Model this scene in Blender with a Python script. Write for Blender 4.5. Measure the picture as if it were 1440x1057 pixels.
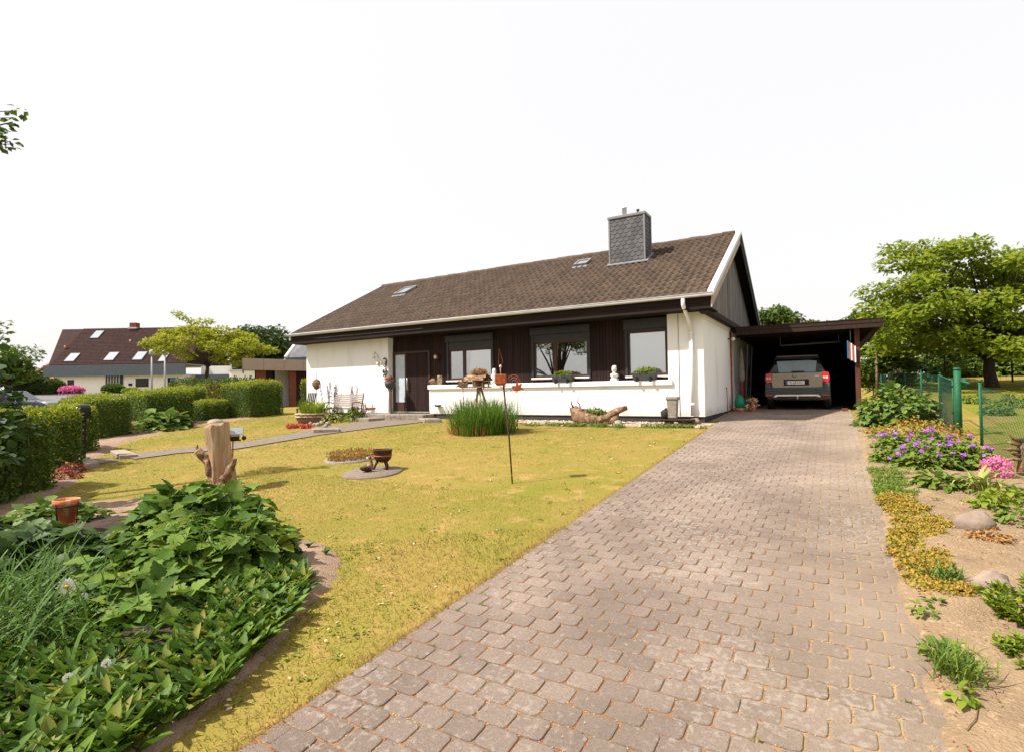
import bpy, math, random
import numpy as np
from mathutils import Vector, Matrix, noise
R = math.radians
S = bpy.context.scene
for o in list(bpy.data.objects): bpy.data.objects.remove(o)
COL = S.collection
rng = np.random.default_rng(11)
random.seed(5)

# ---------------------------------------------------------------- camera, sky, sun, exposure
CZ = 0.9535
yaw, pit, rol, F = R(30.726), R(1.407), R(.932), 758.5
FW = np.array([-math.sin(yaw)*math.cos(pit), math.cos(yaw)*math.cos(pit), math.sin(pit)])
r0 = np.array([math.cos(yaw), math.sin(yaw), 0.0]); u0 = np.cross(r0, FW)
RT = math.cos(rol)*r0 - math.sin(rol)*u0; UP = math.sin(rol)*r0 + math.cos(rol)*u0
cd = bpy.data.cameras.new('camera'); cam = bpy.data.objects.new('camera', cd); COL.objects.link(cam)
cd.sensor_fit = 'HORIZONTAL'; cd.sensor_width = 36.0; cd.lens = F/1440*36
cd.clip_start = .05; cd.clip_end = 1500
m = Matrix.Identity(4)
for i in range(3):
    m[i][0] = RT[i]; m[i][1] = UP[i]; m[i][2] = -FW[i]
m[2][3] = CZ
cam.matrix_world = m
S.camera = cam
SUN = Vector((-.59, -.53, 1.0)).normalized()      # towards the sun
w = bpy.data.worlds.new('World'); S.world = w; w.use_nodes = True
nt = w.node_tree; bg = nt.nodes['Background']
sky = nt.nodes.new('ShaderNodeTexSky'); sky.sky_type = 'NISHITA'; sky.sun_disc = False
sky.sun_elevation = math.asin(SUN.z); sky.sun_rotation = math.atan2(SUN.x, SUN.y)
sky.dust_density = 6; sky.air_density = 1.2; sky.ozone_density = 1
mx = nt.nodes.new('ShaderNodeMix'); mx.data_type = 'RGBA'; mx.inputs[0].default_value = .88
mx.inputs[7].default_value = (3.9, 3.81, 3.77, 1)       # thin bright overcast veil over the blue
nt.links.new(sky.outputs[0], mx.inputs[6]); nt.links.new(mx.outputs[2], bg.inputs[0])
bg.inputs[1].default_value = .095
sl = bpy.data.lights.new('sun', 'SUN'); so = bpy.data.objects.new('sun', sl); COL.objects.link(so)
sl.energy = 3.1; sl.angle = R(.8); sl.color = (1, .96, .89)
so.rotation_euler = SUN.to_track_quat('Z', 'Y').to_euler(); so.location = (-6, -6, 12)
S.view_settings.view_transform = 'Standard'; S.view_settings.look = 'None'
S.view_settings.exposure = 1.52; S.view_settings.gamma = 1
S.render.engine = 'CYCLES'

# ---------------------------------------------------------------- terrain and placement helpers
def sstep(t):
    t = min(1, max(0, t)); return t*t*(3-2*t)
def zg(X, Y):
    z = -.8+.0635*(Y-1.9) if Y < 14.5 else min(.033*(Y-14.5), .15)
    z = max(z, -1.0)
    if X < -28: z = z*(1-sstep((-X-28)/24)) + 1.15*sstep((-X-28)/32)
    if X > 1.3 and Y > 14.5: z += sstep((X-1.3)/1.7)*(.05*(min(Y, 42)-14.5) - min(.033*(Y-14.5), .15))
    return z
def ray(px, py): return FW + RT*((px-720)/F) - UP*((py-528.5)/F)
def at(px, py):
    d = ray(px, py); t = .5
    while t < 300:
        if CZ+d[2]*t < zg(d[0]*t, d[1]*t): break
        t *= 1.004
    return Vector((d[0]*t, d[1]*t, zg(d[0]*t, d[1]*t)))
def onY(px, py, Y):
    d = ray(px, py); t = Y/d[1]; return Vector((d[0]*t, Y, CZ+d[2]*t))
def onX(px, py, X):
    d = ray(px, py); t = X/d[0]; return Vector((X, d[1]*t, CZ+d[2]*t))
def onD(px, py, D):
    d = ray(px, py)*D; return Vector((d[0], d[1], CZ+d[2]))
def G(x, y, dz=0): return Vector((x, y, zg(x, y)+dz))
def inpoly(x, y, P):
    c = np.zeros(np.shape(x), bool); n = len(P)
    for i in range(n):
        x1, y1 = P[i][:2]; x2, y2 = P[i-1][:2]
        c ^= ((y1 > y) != (y2 > y)) & (x < (x2-x1)*(y-y1)/((y2-y1) or 1e-9)+x1)
    return c
zgv = np.vectorize(zg)

# ---------------------------------------------------------------- mesh builder
class MB:
    def __init__(s): s.V = []; s.L = []; s.N = []; s.M = []; s.SM = []; s.n = 0
    def add(s, V, Fs, mi=0, sm=False):
        s.V.append(np.asarray([tuple(v) for v in V], float).reshape(-1, 3))
        for f in Fs: s.L.append(np.asarray(f, int)+s.n); 
        s.N.append(np.array([len(f) for f in Fs], int)); s.M.append(np.full(len(Fs), mi)); s.SM.append(np.full(len(Fs), sm))
        s.n += len(s.V[-1]); return s
    def arr(s, V, T, mi=0, sm=False):
        N, k = V.shape[:2]
        if N == 0: return s
        base = (np.arange(N)*k)[:, None]+s.n
        s.L.append((base+np.concatenate([np.asarray(f) for f in T])[None]).ravel())
        c = np.tile([len(f) for f in T], N); s.N.append(c)
        s.M.append(np.repeat(np.broadcast_to(mi, (N,)), len(T)) if np.ndim(mi) else np.full(len(c), mi)); s.SM.append(np.full(len(c), sm))
        s.V.append(V.reshape(-1, 3)); s.n += N*k; return s
    def box(s, x0, x1, y0, y1, z0, z1, mi=0):
        V = [(x, y, z) for z in (z0, z1) for y in (y0, y1) for x in (x0, x1)]
        return s.add(V, [(0, 2, 3, 1), (4, 5, 7, 6), (0, 1, 5, 4), (2, 6, 7, 3), (0, 4, 6, 2), (1, 3, 7, 5)], mi)
    def obox(s, c, size, rot=None, mi=0):
        rot = rot or Matrix.Identity(3); V = []
        for z in (-.5, .5):
            for y in (-.5, .5):
                for x in (-.5, .5): V.append(Vector(c)+rot @ Vector((x*size[0], y*size[1], z*size[2])))
        return s.add(V, [(0, 2, 3, 1), (4, 5, 7, 6), (0, 1, 5, 4), (2, 6, 7, 3), (0, 4, 6, 2), (1, 3, 7, 5)], mi)
    def tube(s, P, rad, n=8, mi=0, sm=True, flat=1):
        P = [Vector(p) for p in P]; k = len(P); rad = [rad]*k if np.isscalar(rad) else rad
        V = []; ref = None
        for i, p in enumerate(P):
            d = (P[min(i+1, k-1)]-P[max(i-1, 0)]).normalized()
            if ref is None: ref = Vector((0, 0, 1)) if abs(d.z) < .9 else Vector((1, 0, 0))
            a = (ref-d*ref.dot(d)).normalized(); b = d.cross(a); ref = a
            for j in range(n):
                t = 2*math.pi*j/n; V.append(p+(a*math.cos(t)+b*math.sin(t)*flat)*rad[i])
        Fs = [(i*n+j, i*n+(j+1) % n, (i+1)*n+(j+1) % n, (i+1)*n+j) for i in range(k-1) for j in range(n)]
        Fs += [tuple(range(n-1, -1, -1)), tuple(range((k-1)*n, k*n))]
        return s.add(V, Fs, mi, sm)
    def lathe(s, prof, c=(0, 0, 0), n=20, mi=0, sm=True, sq=0):
        V = []; c = Vector(c)
        for r_, z in prof:
            for j in range(n):
                t = 2*math.pi*j/n; k = 1/max(abs(math.cos(t)), abs(math.sin(t))) if sq else 1
                V.append(c+Vector((r_*math.cos(t)*k, r_*math.sin(t)*k, z)))
        k = len(prof)
        Fs = [(i*n+j, i*n+(j+1) % n, (i+1)*n+(j+1) % n, (i+1)*n+j) for i in range(k-1) for j in range(n)]
        Fs += [tuple(range(n-1, -1, -1)), tuple(range((k-1)*n, k*n))]
        return s.add(V, Fs, mi, sm)
    def blob(s, c, rad, n=10, mi=0, bump=0., seed=0, sm=True):
        V = []; c = Vector(c); rad = Vector(rad if not np.isscalar(rad) else (rad,)*3); k = n//2+1
        for i in range(k):
            ph = math.pi*i/(k-1)
            for j in range(n):
                t = 2*math.pi*j/n; d = Vector((math.sin(ph)*math.cos(t), math.sin(ph)*math.sin(t), math.cos(ph)))
                q = 1+bump*noise.noise(d*1.7+Vector((seed*3.1, seed, 0)))
                V.append(c+Vector((d.x*rad.x, d.y*rad.y, d.z*rad.z))*q)
        Fs = [(i*n+j, (i+1)*n+j, (i+1)*n+(j+1) % n, i*n+(j+1) % n) for i in range(k-1) for j in range(n)]
        return s.add(V, Fs, mi, sm)
    def prism(s, P, d, mi=0):
        P = [Vector(p) for p in P]; d = Vector(d); n = len(P)
        return s.add(P+[p+d for p in P], [tuple(range(n-1, -1, -1)), tuple(range(n, 2*n))]+[(i, (i+1) % n, n+(i+1) % n, n+i) for i in range(n)], mi)
    def build(s, name, mats, parent=None, bevel=0, world=True, seg=2):
        me = bpy.data.meshes.new(name); V = np.concatenate(s.V)
        if parent is not None and world: V = V-np.array(parent.location)
        L = np.concatenate([np.atleast_1d(l) for l in s.L]); N = np.concatenate(s.N)
        me.vertices.add(len(V)); me.vertices.foreach_set('co', V.astype(np.float32).ravel())
        me.loops.add(len(L)); me.loops.foreach_set('vertex_index', L.astype(np.int32))
        me.polygons.add(len(N)); me.polygons.foreach_set('loop_start', np.concatenate([[0], np.cumsum(N)[:-1]]).astype(np.int32))
        me.polygons.foreach_set('material_index', np.concatenate(s.M).astype(np.int32))
        me.polygons.foreach_set('use_smooth', np.concatenate(s.SM).astype(bool))
        for q in (mats if isinstance(mats, (list, tuple)) else [mats]): me.materials.append(q)
        me.update(calc_edges=True); me.validate()
        o = bpy.data.objects.new(name, me); COL.objects.link(o)
        if parent is not None: o.parent = parent
        if bevel:
            b = o.modifiers.new('bevel', 'BEVEL'); b.width = bevel; b.segments = seg; b.limit_method = 'ANGLE'; b.angle_limit = R(40)
        return o
def tag(o, label=None, cat=None, group=None, kind=None):
    if label: o['label'] = label
    if cat: o['category'] = cat
    if group: o['group'] = group
    if kind: o['kind'] = kind
    return o
def thing(name, loc, label, cat, group=None, rz=0):
    o = bpy.data.objects.new(name, None); COL.objects.link(o); o.location = loc; o.rotation_euler.z = rz
    o.empty_display_size = .2
    return tag(o, label, cat, group)
def dup(src, loc, label, rz=None, scale=None):
    def cp(o, par):
        c = o.copy(); COL.objects.link(c)
        if par: c.parent = par
        for ch in o.children: cp(ch, c)
        return c
    c = cp(src, None); c.location = loc; c['label'] = label
    if rz is not None: c.rotation_euler.z = rz
    if scale: c.scale = (scale,)*3
    return c
def rotz(a): return Matrix.Rotation(a, 3, 'Z')

# ---------------------------------------------------------------- materials
def lin(r, g, b, k=1.0):
    f = lambda c: (c/255/12.92 if c <= 10 else ((c/255+.055)/1.055)**2.4)*k
    return (f(r), f(g), f(b), 1)
def N_(nt, t, **kw):
    n = nt.nodes.new(t)
    for k, v in kw.items(): setattr(n, k, v)
    return n
def ramp(nt, stops):
    n = N_(nt, 'ShaderNodeValToRGB'); e = n.color_ramp.elements
    e[0].position, e[0].color = stops[0]; e[1].position, e[1].color = stops[-1]
    for p, c in stops[1:-1]:
        q = e.new(p); q.color = c
    return n
def mat(name, c1, c2=None, rough=.7, sc=6, det=6, lo=.35, hi=.65, bump=0, bsc=None, metal=0, spec=.22, stretch=None, isl=0, c3=None, sc3=40, coat=0, wave=None):
    m = bpy.data.materials.new(name); m.use_nodes = True; nt = m.node_tree; p = nt.nodes['Principled BSDF']
    p.inputs['Roughness'].default_value = rough; p.inputs['Metallic'].default_value = metal
    p.inputs['Specular IOR Level'].default_value = spec; p.inputs['Coat Weight'].default_value = coat
    L = nt.links.new; tc = N_(nt, 'ShaderNodeTexCoord'); mp = N_(nt, 'ShaderNodeMapping')
    L(tc.outputs['Object'], mp.inputs[0])
    if stretch: mp.inputs['Scale'].default_value = stretch
    if c2 is None: c2 = tuple(x*.8 for x in c1[:3])+(1,)
    n = N_(nt, 'ShaderNodeTexNoise'); n.inputs['Scale'].default_value = sc; n.inputs['Detail'].default_value = det; n.inputs['Roughness'].default_value = .65
    L(mp.outputs[0], n.inputs[0]); rp = ramp(nt, [(lo, c1), (hi, c2)]); L(n.outputs[0], rp.inputs[0]); col = rp.outputs[0]
    if c3:
        n3 = N_(nt, 'ShaderNodeTexNoise'); n3.inputs['Scale'].default_value = sc3; n3.inputs['Detail'].default_value = 4; L(mp.outputs[0], n3.inputs[0])
        r3 = ramp(nt, [(.56, (0, 0, 0, 1)), (.7, (1, 1, 1, 1))]); L(n3.outputs[0], r3.inputs[0])
        x = N_(nt, 'ShaderNodeMix', data_type='RGBA'); L(r3.outputs[0], x.inputs[0]); L(col, x.inputs[6]); x.inputs[7].default_value = c3; col = x.outputs[2]
    if isl:
        g = N_(nt, 'ShaderNodeNewGeometry'); h = N_(nt, 'ShaderNodeHueSaturation'); mr = N_(nt, 'ShaderNodeMapRange')
        mr.inputs[3].default_value = 1-isl; mr.inputs[4].default_value = 1+isl
        L(g.outputs['Random Per Island'], mr.inputs[0]); L(mr.outputs[0], h.inputs['Value']); L(col, h.inputs['Color']); col = h.outputs[0]
    L(col, p.inputs['Base Color'])
    if bump:
        nb = N_(nt, 'ShaderNodeTexNoise'); nb.inputs['Scale'].default_value = bsc or sc*6; nb.inputs['Detail'].default_value = 5; L(mp.outputs[0], nb.inputs[0])
        b = N_(nt, 'ShaderNodeBump'); b.inputs['Strength'].default_value = bump; b.inputs['Distance'].default_value = .02; L(nb.outputs[0], b.inputs['Height']); L(b.outputs[0], p.inputs['Normal'])
    return m
def leafm(name, stops, tr=.35, rough=.55, spec=.22, patch=None, gain=1.0):
    stops = [tuple(min(.85, v*gain) for v in c[:3])+(1,) for c in stops]
    m = bpy.data.materials.new(name); m.use_nodes = True; nt = m.node_tree; p = nt.nodes['Principled BSDF']; L = nt.links.new
    g = N_(nt, 'ShaderNodeNewGeometry'); k = len(stops); rp = ramp(nt, [(i/(k-1), c) for i, c in enumerate(stops)])
    L(g.outputs['Random Per Island'], rp.inputs[0]); col = rp.outputs[0]
    if patch:
        tc = N_(nt, 'ShaderNodeTexCoord'); n = N_(nt, 'ShaderNodeTexNoise'); n.inputs['Scale'].default_value = patch[1]; n.inputs['Detail'].default_value = 3
        L(tc.outputs['Object'], n.inputs[0]); r2 = ramp(nt, [(.4, (0, 0, 0, 1)), (.62, (1, 1, 1, 1))]); L(n.outputs[0], r2.inputs[0])
        x = N_(nt, 'ShaderNodeMix', data_type='RGBA'); L(r2.outputs[0], x.inputs[0]); L(col, x.inputs[6]); x.inputs[7].default_value = patch[0]; col = x.outputs[2]
    L(col, p.inputs['Base Color']); p.inputs['Roughness'].default_value = rough; p.inputs['Specular IOR Level'].default_value = spec
    t = N_(nt, 'ShaderNodeBsdfTranslucent'); L(col, t.inputs[0]); ms = N_(nt, 'ShaderNodeMixShader'); ms.inputs[0].default_value = tr
    L(p.outputs[0], ms.inputs[1]); L(t.outputs[0], ms.inputs[2]); L(ms.outputs[0], nt.nodes['Material Output'].inputs[0])
    return m
def glassm(name, refl=.28, tint=(.8, .85, .88, 1)):
    m = bpy.data.materials.new(name); m.use_nodes = True; nt = m.node_tree; L = nt.links.new
    a = N_(nt, 'ShaderNodeBsdfGlossy'); a.inputs['Roughness'].default_value = .01
    t = N_(nt, 'ShaderNodeBsdfTransparent'); t.inputs[0].default_value = tint
    fr = N_(nt, 'ShaderNodeLayerWeight'); fr.inputs[0].default_value = .2; ad = N_(nt, 'ShaderNodeMath', operation='ADD'); L(fr.outputs['Fresnel'], ad.inputs[0]); ad.inputs[1].default_value = refl
    ms = N_(nt, 'ShaderNodeMixShader'); L(ad.outputs[0], ms.inputs[0]); L(t.outputs[0], ms.inputs[1]); L(a.outputs[0], ms.inputs[2])
    L(ms.outputs[0], nt.nodes['Material Output'].inputs[0]); return m

# ---------------------------------------------------------------- foliage
def rv(n):
    v = rng.normal(size=(n, 3)); return v/np.linalg.norm(v, axis=1, keepdims=True)
def nrm(v): return v/(np.linalg.norm(v, axis=-1, keepdims=True)+1e-9)
def mirror(h): return h+[(x, -y) for x, y in h[-2:0:-1]]
T_Q = (np.array([(0, 0, 0), (.5, .5, .1), (1, 0, 0), (.5, -.5, .1)]), [(0, 2, 1), (0, 3, 2)])
T_O = (np.array([(0, 0, 0), (.3, 0, -.04), (.66, 0, -.03), (1, 0, 0), (.3, .42, .1), (.66, .44, .1), (.3, -.42, .1), (.66, -.44, .1)]),
       [(0, 1, 4), (1, 2, 5, 4), (2, 3, 5), (0, 6, 1), (1, 6, 7, 2), (2, 7, 3)])
_h = [(0, 0), (-.13, .2), (-.05, .4), (.1, .36), (.17, .54), (.33, .52), (.4, .35), (.52, .44), (.64, .3), (.72, .33), (.82, .16), (.9, .13), (1, 0)]
_o = mirror(_h)
T_L = (np.array([(.36, 0, -.05)]+[(x, y, .13*abs(y)-.1*max(0, x-.4)) for x, y in _o]), [(0, i+1, (i+1) % len(_o)+1) for i in range(len(_o))])
def fol(T, pos, a, n, l, w=1.0, curl=0.0):
    P, Fs = T; a = nrm(a); n = nrm(n-a*np.sum(a*n, 1, keepdims=True)); b = np.cross(n, a)
    l = np.broadcast_to(l, (len(pos),)).reshape(-1, 1, 1); w = np.broadcast_to(w, (len(pos),)).reshape(-1, 1, 1)
    x, y, z = P[:, 0].reshape(1, -1, 1), P[:, 1].reshape(1, -1, 1), P[:, 2].reshape(1, -1, 1)
    z = z-curl*x*x
    return pos[:, None]+l*(x*a[:, None]+w*y*b[:, None]+z*n[:, None])
def strap(pos, az, ln, lean, droop, wd, seg=5, twist=.3):
    n = len(pos); t = np.linspace(0, 1, seg+1)
    th = lean[:, None]+droop[:, None]*t[None]**1.4
    hd = np.stack([np.cos(az), np.sin(az), np.zeros(n)], 1)
    st = (ln/seg)[:, None]
    rr = np.cumsum(np.concatenate([np.zeros((n, 1)), np.sin(th[:, :-1])*st], 1), 1); zz = np.cumsum(np.concatenate([np.zeros((n, 1)), np.cos(th[:, :-1])*st], 1), 1)
    c = pos[:, None]+hd[:, None]*rr[..., None]; c[..., 2] += zz
    side = np.stack([-np.sin(az+twist), np.cos(az+twist), np.zeros(n)], 1)
    wt = (wd[:, None]*(np.minimum(1, .55+t*1.5)*(1-t**3*.97))[None])[..., None]*.5
    V = np.concatenate([c-side[:, None]*wt, c+side[:, None]*wt], 1)
    k = seg+1
    return V, [(i, k+i, k+i+1, i+1) for i in range(seg)]
def clump(c, rad, n, l, T=T_Q, w=.6, up=.5, shell=.6, flat=0., curl=.1):
    d = rv(n); r_ = rng.random(n)**(1/3)*(1-shell)+shell*rng.random(n)**.25
    pos = np.array(c)+d*np.array(rad)*r_[:, None]
    nn = d*.5+rv(n)*.7+np.array([-.3*up, -.3*up, up]); a = rv(n)+d*.5; a[:, 2] -= .25+flat*0
    if flat: a[:, 2] *= 1-flat
    return fol(T, pos, a, nn, l*(.65+.7*rng.random(n)), w, curl)
# ================================================================ MATERIAL LIST
M = dict(
 lawn=mat('lawn', (.26, .175, .05, 1), (.155, .148, .02, 1), .95, .5, 9, .3, .68, .6, 60, c3=(.3, .19, .065, 1), sc3=3.2, spec=.1),
 yard=mat('yard_lawn', (.19, .17, .022, 1), (.13, .14, .015, 1), .95, .8, 9, .3, .7, .9, 40, c3=(.26, .17, .04, 1), sc3=2.2, spec=.1),
 soil=mat('soil', (.33, .225, .155, 1), (.21, .14, .095, 1), .95, 7, 10, .3, .7, 1, 70, spec=.1, c3=(.26, .17, .11, 1), sc3=30),
 sand=mat('sandy_soil', (.29, .2, .118, 1), (.19, .128, .076, 1), .95, 3, 10, .3, .7, 1, 55, spec=.1, c3=(.34, .235, .14, 1), sc3=22),
 asphalt=mat('asphalt', (.17, .15, .15, 1), (.12, .11, .11, 1), .9, 30),
 path=mat('path_stone', (.19, .15, .12, 1), (.13, .1, .078, 1), .9, 8, 8, .3, .7, .6, 50, c3=(.2, .16, .11, 1), sc3=9),
 concrete=mat('rough_concrete', (.3, .25, .2, 1), (.13, .1, .08, 1), .9, 9, 9, .35, .7, .9, 40),
 slabtop=mat('stone_slab', (.33, .27, .21, 1), (.24, .19, .15, 1), .85, 10, 8, .3, .7, .5),
 plaster=mat('white_plaster', (.82, .805, .785, 1), (.78, .765, .745, 1), .9, 1.2, 6, .3, .75, .4, 90, spec=.2, stretch=(1, 1, .3), c3=(.7, .67, .63, 1), sc3=1.6),
 white=mat('white_paint', (.8, .77, .74, 1), (.72, .69, .66, 1), .6, 5),
 plinth=mat('plinth', (.035, .034, .036, 1), (.055, .052, .05, 1), .8, 8),
 cladding=mat('dark_cladding', (.024, .0085, .006, 1), (.011, .0045, .004, 1), .7, 3, 6, .3, .7, .3, 30, stretch=(6, 6, .7), isl=.35),
 fascia=mat('dark_fascia', (.018, .008, .005, 1), (.008, .004, .003, 1), .75, 3, 6, .3, .7, .3, 30, stretch=(.7, 6, 6), isl=.2),
 soffit=mat('dark_soffit', (.012, .008, .006, 1), None, .8),
 grey_board=mat('weathered_board', (.24, .22, .21, 1), (.12, .11, .1, 1), .85, 3, 8, .3, .7, .4, 30, stretch=(5, 5, .5), isl=.25),
 pale_board=mat('pale_board', (.5, .42, .38, 1), (.33, .26, .22, 1), .8, 3, 8, .3, .7, .3, 30, stretch=(6, .6, .6)),
 tile=mat('roof_tile', (.085, .054, .036, 1), (.056, .037, .026, 1), .85, 7, 8, .3, .7, .4, 60, isl=.22, c3=(.13, .1, .062, 1), sc3=14, spec=.25),
 zinc=mat('zinc', (.5, .52, .55, 1), (.42, .44, .47, 1), .45, 6, metal=.5),
 gutter=mat('gutter', (.66, .66, .68, 1), (.55, .55, .57, 1), .4, 6),
 slate=mat('slate', (.105, .098, .1, 1), (.07, .066, .068, 1), .6, 5, isl=.22),
 slateE=mat('slate_edge', (.2, .2, .21, 1), None, .5),
 frame=mat('dark_frame', (.035, .038, .042, 1), None, .4),
 bframe=mat('brown_frame', (.06, .032, .025, 1), None, .45),
 shutter=mat('roller_shutter', (.055, .058, .065, 1), None, .45),
 sill=mat('metal_sill', (.66, .56, .53, 1), None, .35, metal=.3),
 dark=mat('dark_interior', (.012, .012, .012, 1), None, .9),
 blind=mat('white_blind', (.85, .86, .86, 1), (.82, .83, .83, 1), .8, 3),
 curtain=mat('grey_curtain', (.42, .44, .47, 1), (.36, .38, .41, 1), .8, 2),
 glass=glassm('window_glass', .36, (.95, .97, .97, 1)), frost=mat('frosted_glass', (.5, .56, .6, 1), (.4, .46, .5, 1), .25, 2),
 steel=mat('steel', (.7, .68, .64, 1), None, .3, metal=.9),
 brick=mat('red_brick', (.2, .06, .035, 1), (.12, .035, .022, 1), .85, 12, isl=.3),
 red=mat('red_paint', (.5, .03, .02, 1), None, .5), orange=mat('orange_clay', (.5, .17, .07, 1), (.38, .11, .04, 1), .8, 7, c3=(.55, .4, .3, 1), sc3=9),
 rust=mat('rust', (.42, .1, .03, 1), (.2, .045, .02, 1), .75, 18, bump=.4, c3=(.55, .2, .04, 1), sc3=26),
 rustd=mat('dark_rust', (.07, .03, .018, 1), (.035, .018, .012, 1), .7, 18, bump=.4),
 oldwood=mat('old_wood', (.45, .33, .2, 1), (.24, .15, .085, 1), .85, 4, 8, .3, .7, .6, 20, stretch=(5, 5, .6), c3=(.42, .17, .05, 1), sc3=2.4),
 drift=mat('driftwood', (.27, .16, .09, 1), (.09, .05, .03, 1), .85, 7, 9, .35, .65, 1, 18, c3=(.36, .25, .15, 1), sc3=9),
 birch=mat('birch', (.5, .4, .28, 1), (.2, .14, .08, 1), .8, 9, 6, .4, .62),
 brownwood=mat('brown_wood', (.04, .019, .014, 1), (.02, .01, .008, 1), .75, 4, 8, stretch=(4, 4, 1)),
 postwood=mat('post_wood', (.11, .038, .027, 1), (.06, .022, .017, 1), .75, 4, 8, stretch=(4, 4, .6)),
 bark=mat('bark', (.06, .042, .032, 1), (.03, .02, .016, 1), .9, 9, 8, bump=.8),
 stone=mat('field_stone', (.27, .2, .15, 1), (.19, .14, .11, 1), .85, 6, 8, bump=.5, bsc=20),
 greystone=mat('grey_stone', (.3, .26, .22, 1), (.2, .17, .14, 1), .85, 9, 8, bump=.4),
 darkstone=mat('dark_stone', (.03, .028, .026, 1), None, .8),
 pebble=mat('pebble', (.5, .38, .29, 1), (.36, .26, .2, 1), .8, 3, isl=.45),
 greyplastic=mat('grey_plastic', (.07, .072, .075, 1), None, .5), black=mat('black_plastic', (.012, .012, .013, 1), None, .5),
 greenpaint=mat('green_coating', (.012, .1, .042, 1), (.01, .075, .034, 1), .6, 8), wire=mat('green_wire', (.016, .075, .05, 1), None, .5),
 weave=mat('barrel_wood', (.25, .16, .11, 1), (.15, .09, .06, 1), .85, 5, stretch=(1, 1, 5)),
 wall2=mat('neighbour_wall', (.82, .8, .79, 1), (.77, .75, .74, 1), .9, 2), slate2=mat('blue_grey_fascia', (.085, .1, .115, 1), (.07, .085, .1, 1), .6, 3),
 tile2=mat('neighbour_tile', (.045, .017, .013, 1), (.022, .01, .009, 1), .95, 3, 8, bump=.5, bsc=18, isl=.2), tile3=mat('orange_tile', (.5, .14, .06, 1), (.38, .09, .04, 1), .8, 3, isl=.15),
 tan=mat('tan_fascia', (.34, .27, .23, 1), (.3, .24, .2, 1), .7, 2), greytile=mat('grey_tile', (.14, .14, .145, 1), (.09, .09, .095, 1), .7, 6),
 lampgrey=mat('lamp_grey', (.35, .36, .34, 1), None, .5), ceramic=mat('white_ceramic', (.75, .73, .7, 1), (.65, .62, .58, 1), .4, 9),
 paver=mat('paver', (.27, .203, .16, 1), (.19, .145, .117, 1), .9, 60, 9, .36, .64, .8, 190, isl=.1, c3=(.33, .26, .205, 1), sc3=140, spec=.2),
)
def wall_dirt(m):
    nt = m.node_tree; L = nt.links.new; p = nt.nodes['Principled BSDF']; src = p.inputs['Base Color'].links[0].from_socket
    tc = N_(nt, 'ShaderNodeTexCoord'); sx = N_(nt, 'ShaderNodeSeparateXYZ'); L(tc.outputs['Object'], sx.inputs[0])
    n = N_(nt, 'ShaderNodeTexNoise'); n.inputs['Scale'].default_value = 5; n.inputs['Detail'].default_value = 8; L(tc.outputs['Object'], n.inputs[0])
    a = N_(nt, 'ShaderNodeMath', operation='MULTIPLY_ADD'); L(n.outputs[0], a.inputs[0]); a.inputs[1].default_value = -.5; L(sx.outputs[2], a.inputs[2])
    mr = N_(nt, 'ShaderNodeMapRange'); mr.inputs[1].default_value = .16; mr.inputs[2].default_value = -.1; mr.inputs[4].default_value = .6; L(a.outputs[0], mr.inputs[0])
    x = N_(nt, 'ShaderNodeMix', data_type='RGBA'); L(mr.outputs[0], x.inputs[0]); L(src, x.inputs[6]); x.inputs[7].default_value = (.42, .36, .28, 1); L(x.outputs[2], p.inputs['Base Color'])
wall_dirt(M['plaster'])
def jointm():
    m = bpy.data.materials.new('joint_moss'); m.use_nodes = True; nt = m.node_tree; L = nt.links.new; p = nt.nodes['Principled BSDF']; p.inputs['Roughness'].default_value = .95
    tc = N_(nt, 'ShaderNodeTexCoord'); n = N_(nt, 'ShaderNodeTexNoise'); n.inputs['Scale'].default_value = 9; n.inputs['Detail'].default_value = 10; n.inputs['Roughness'].default_value = .85
    L(tc.outputs['Object'], n.inputs[0])
    rp = ramp(nt, [(.36, (.05, .05, .03, 1)), (.46, (.15, .11, .06, 1)), (.53, (.2, .075, .032, 1)), (.58, (.24, .15, .07, 1)), (.66, (.2, .06, .025, 1)), (.8, (.22, .14, .07, 1))]); L(n.outputs[0], rp.inputs[0])
    sx = N_(nt, 'ShaderNodeSeparateXYZ'); L(tc.outputs['Object'], sx.inputs[0])
    ad = N_(nt, 'ShaderNodeMath', operation='MULTIPLY_ADD'); L(n.outputs[0], ad.inputs[0]); ad.inputs[1].default_value = 1.6; L(sx.outputs[0], ad.inputs[2])
    mr = N_(nt, 'ShaderNodeMapRange'); mr.inputs[1].default_value = .1; mr.inputs[2].default_value = .95; L(ad.outputs[0], mr.inputs[0])
    x = N_(nt, 'ShaderNodeMix', data_type='RGBA'); L(mr.outputs[0], x.inputs[0]); L(rp.outputs[0], x.inputs[6]); x.inputs[7].default_value = (.27, .18, .09, 1)
    L(x.outputs[2], p.inputs['Base Color']); return m
M['joint'] = jointm()
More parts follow.
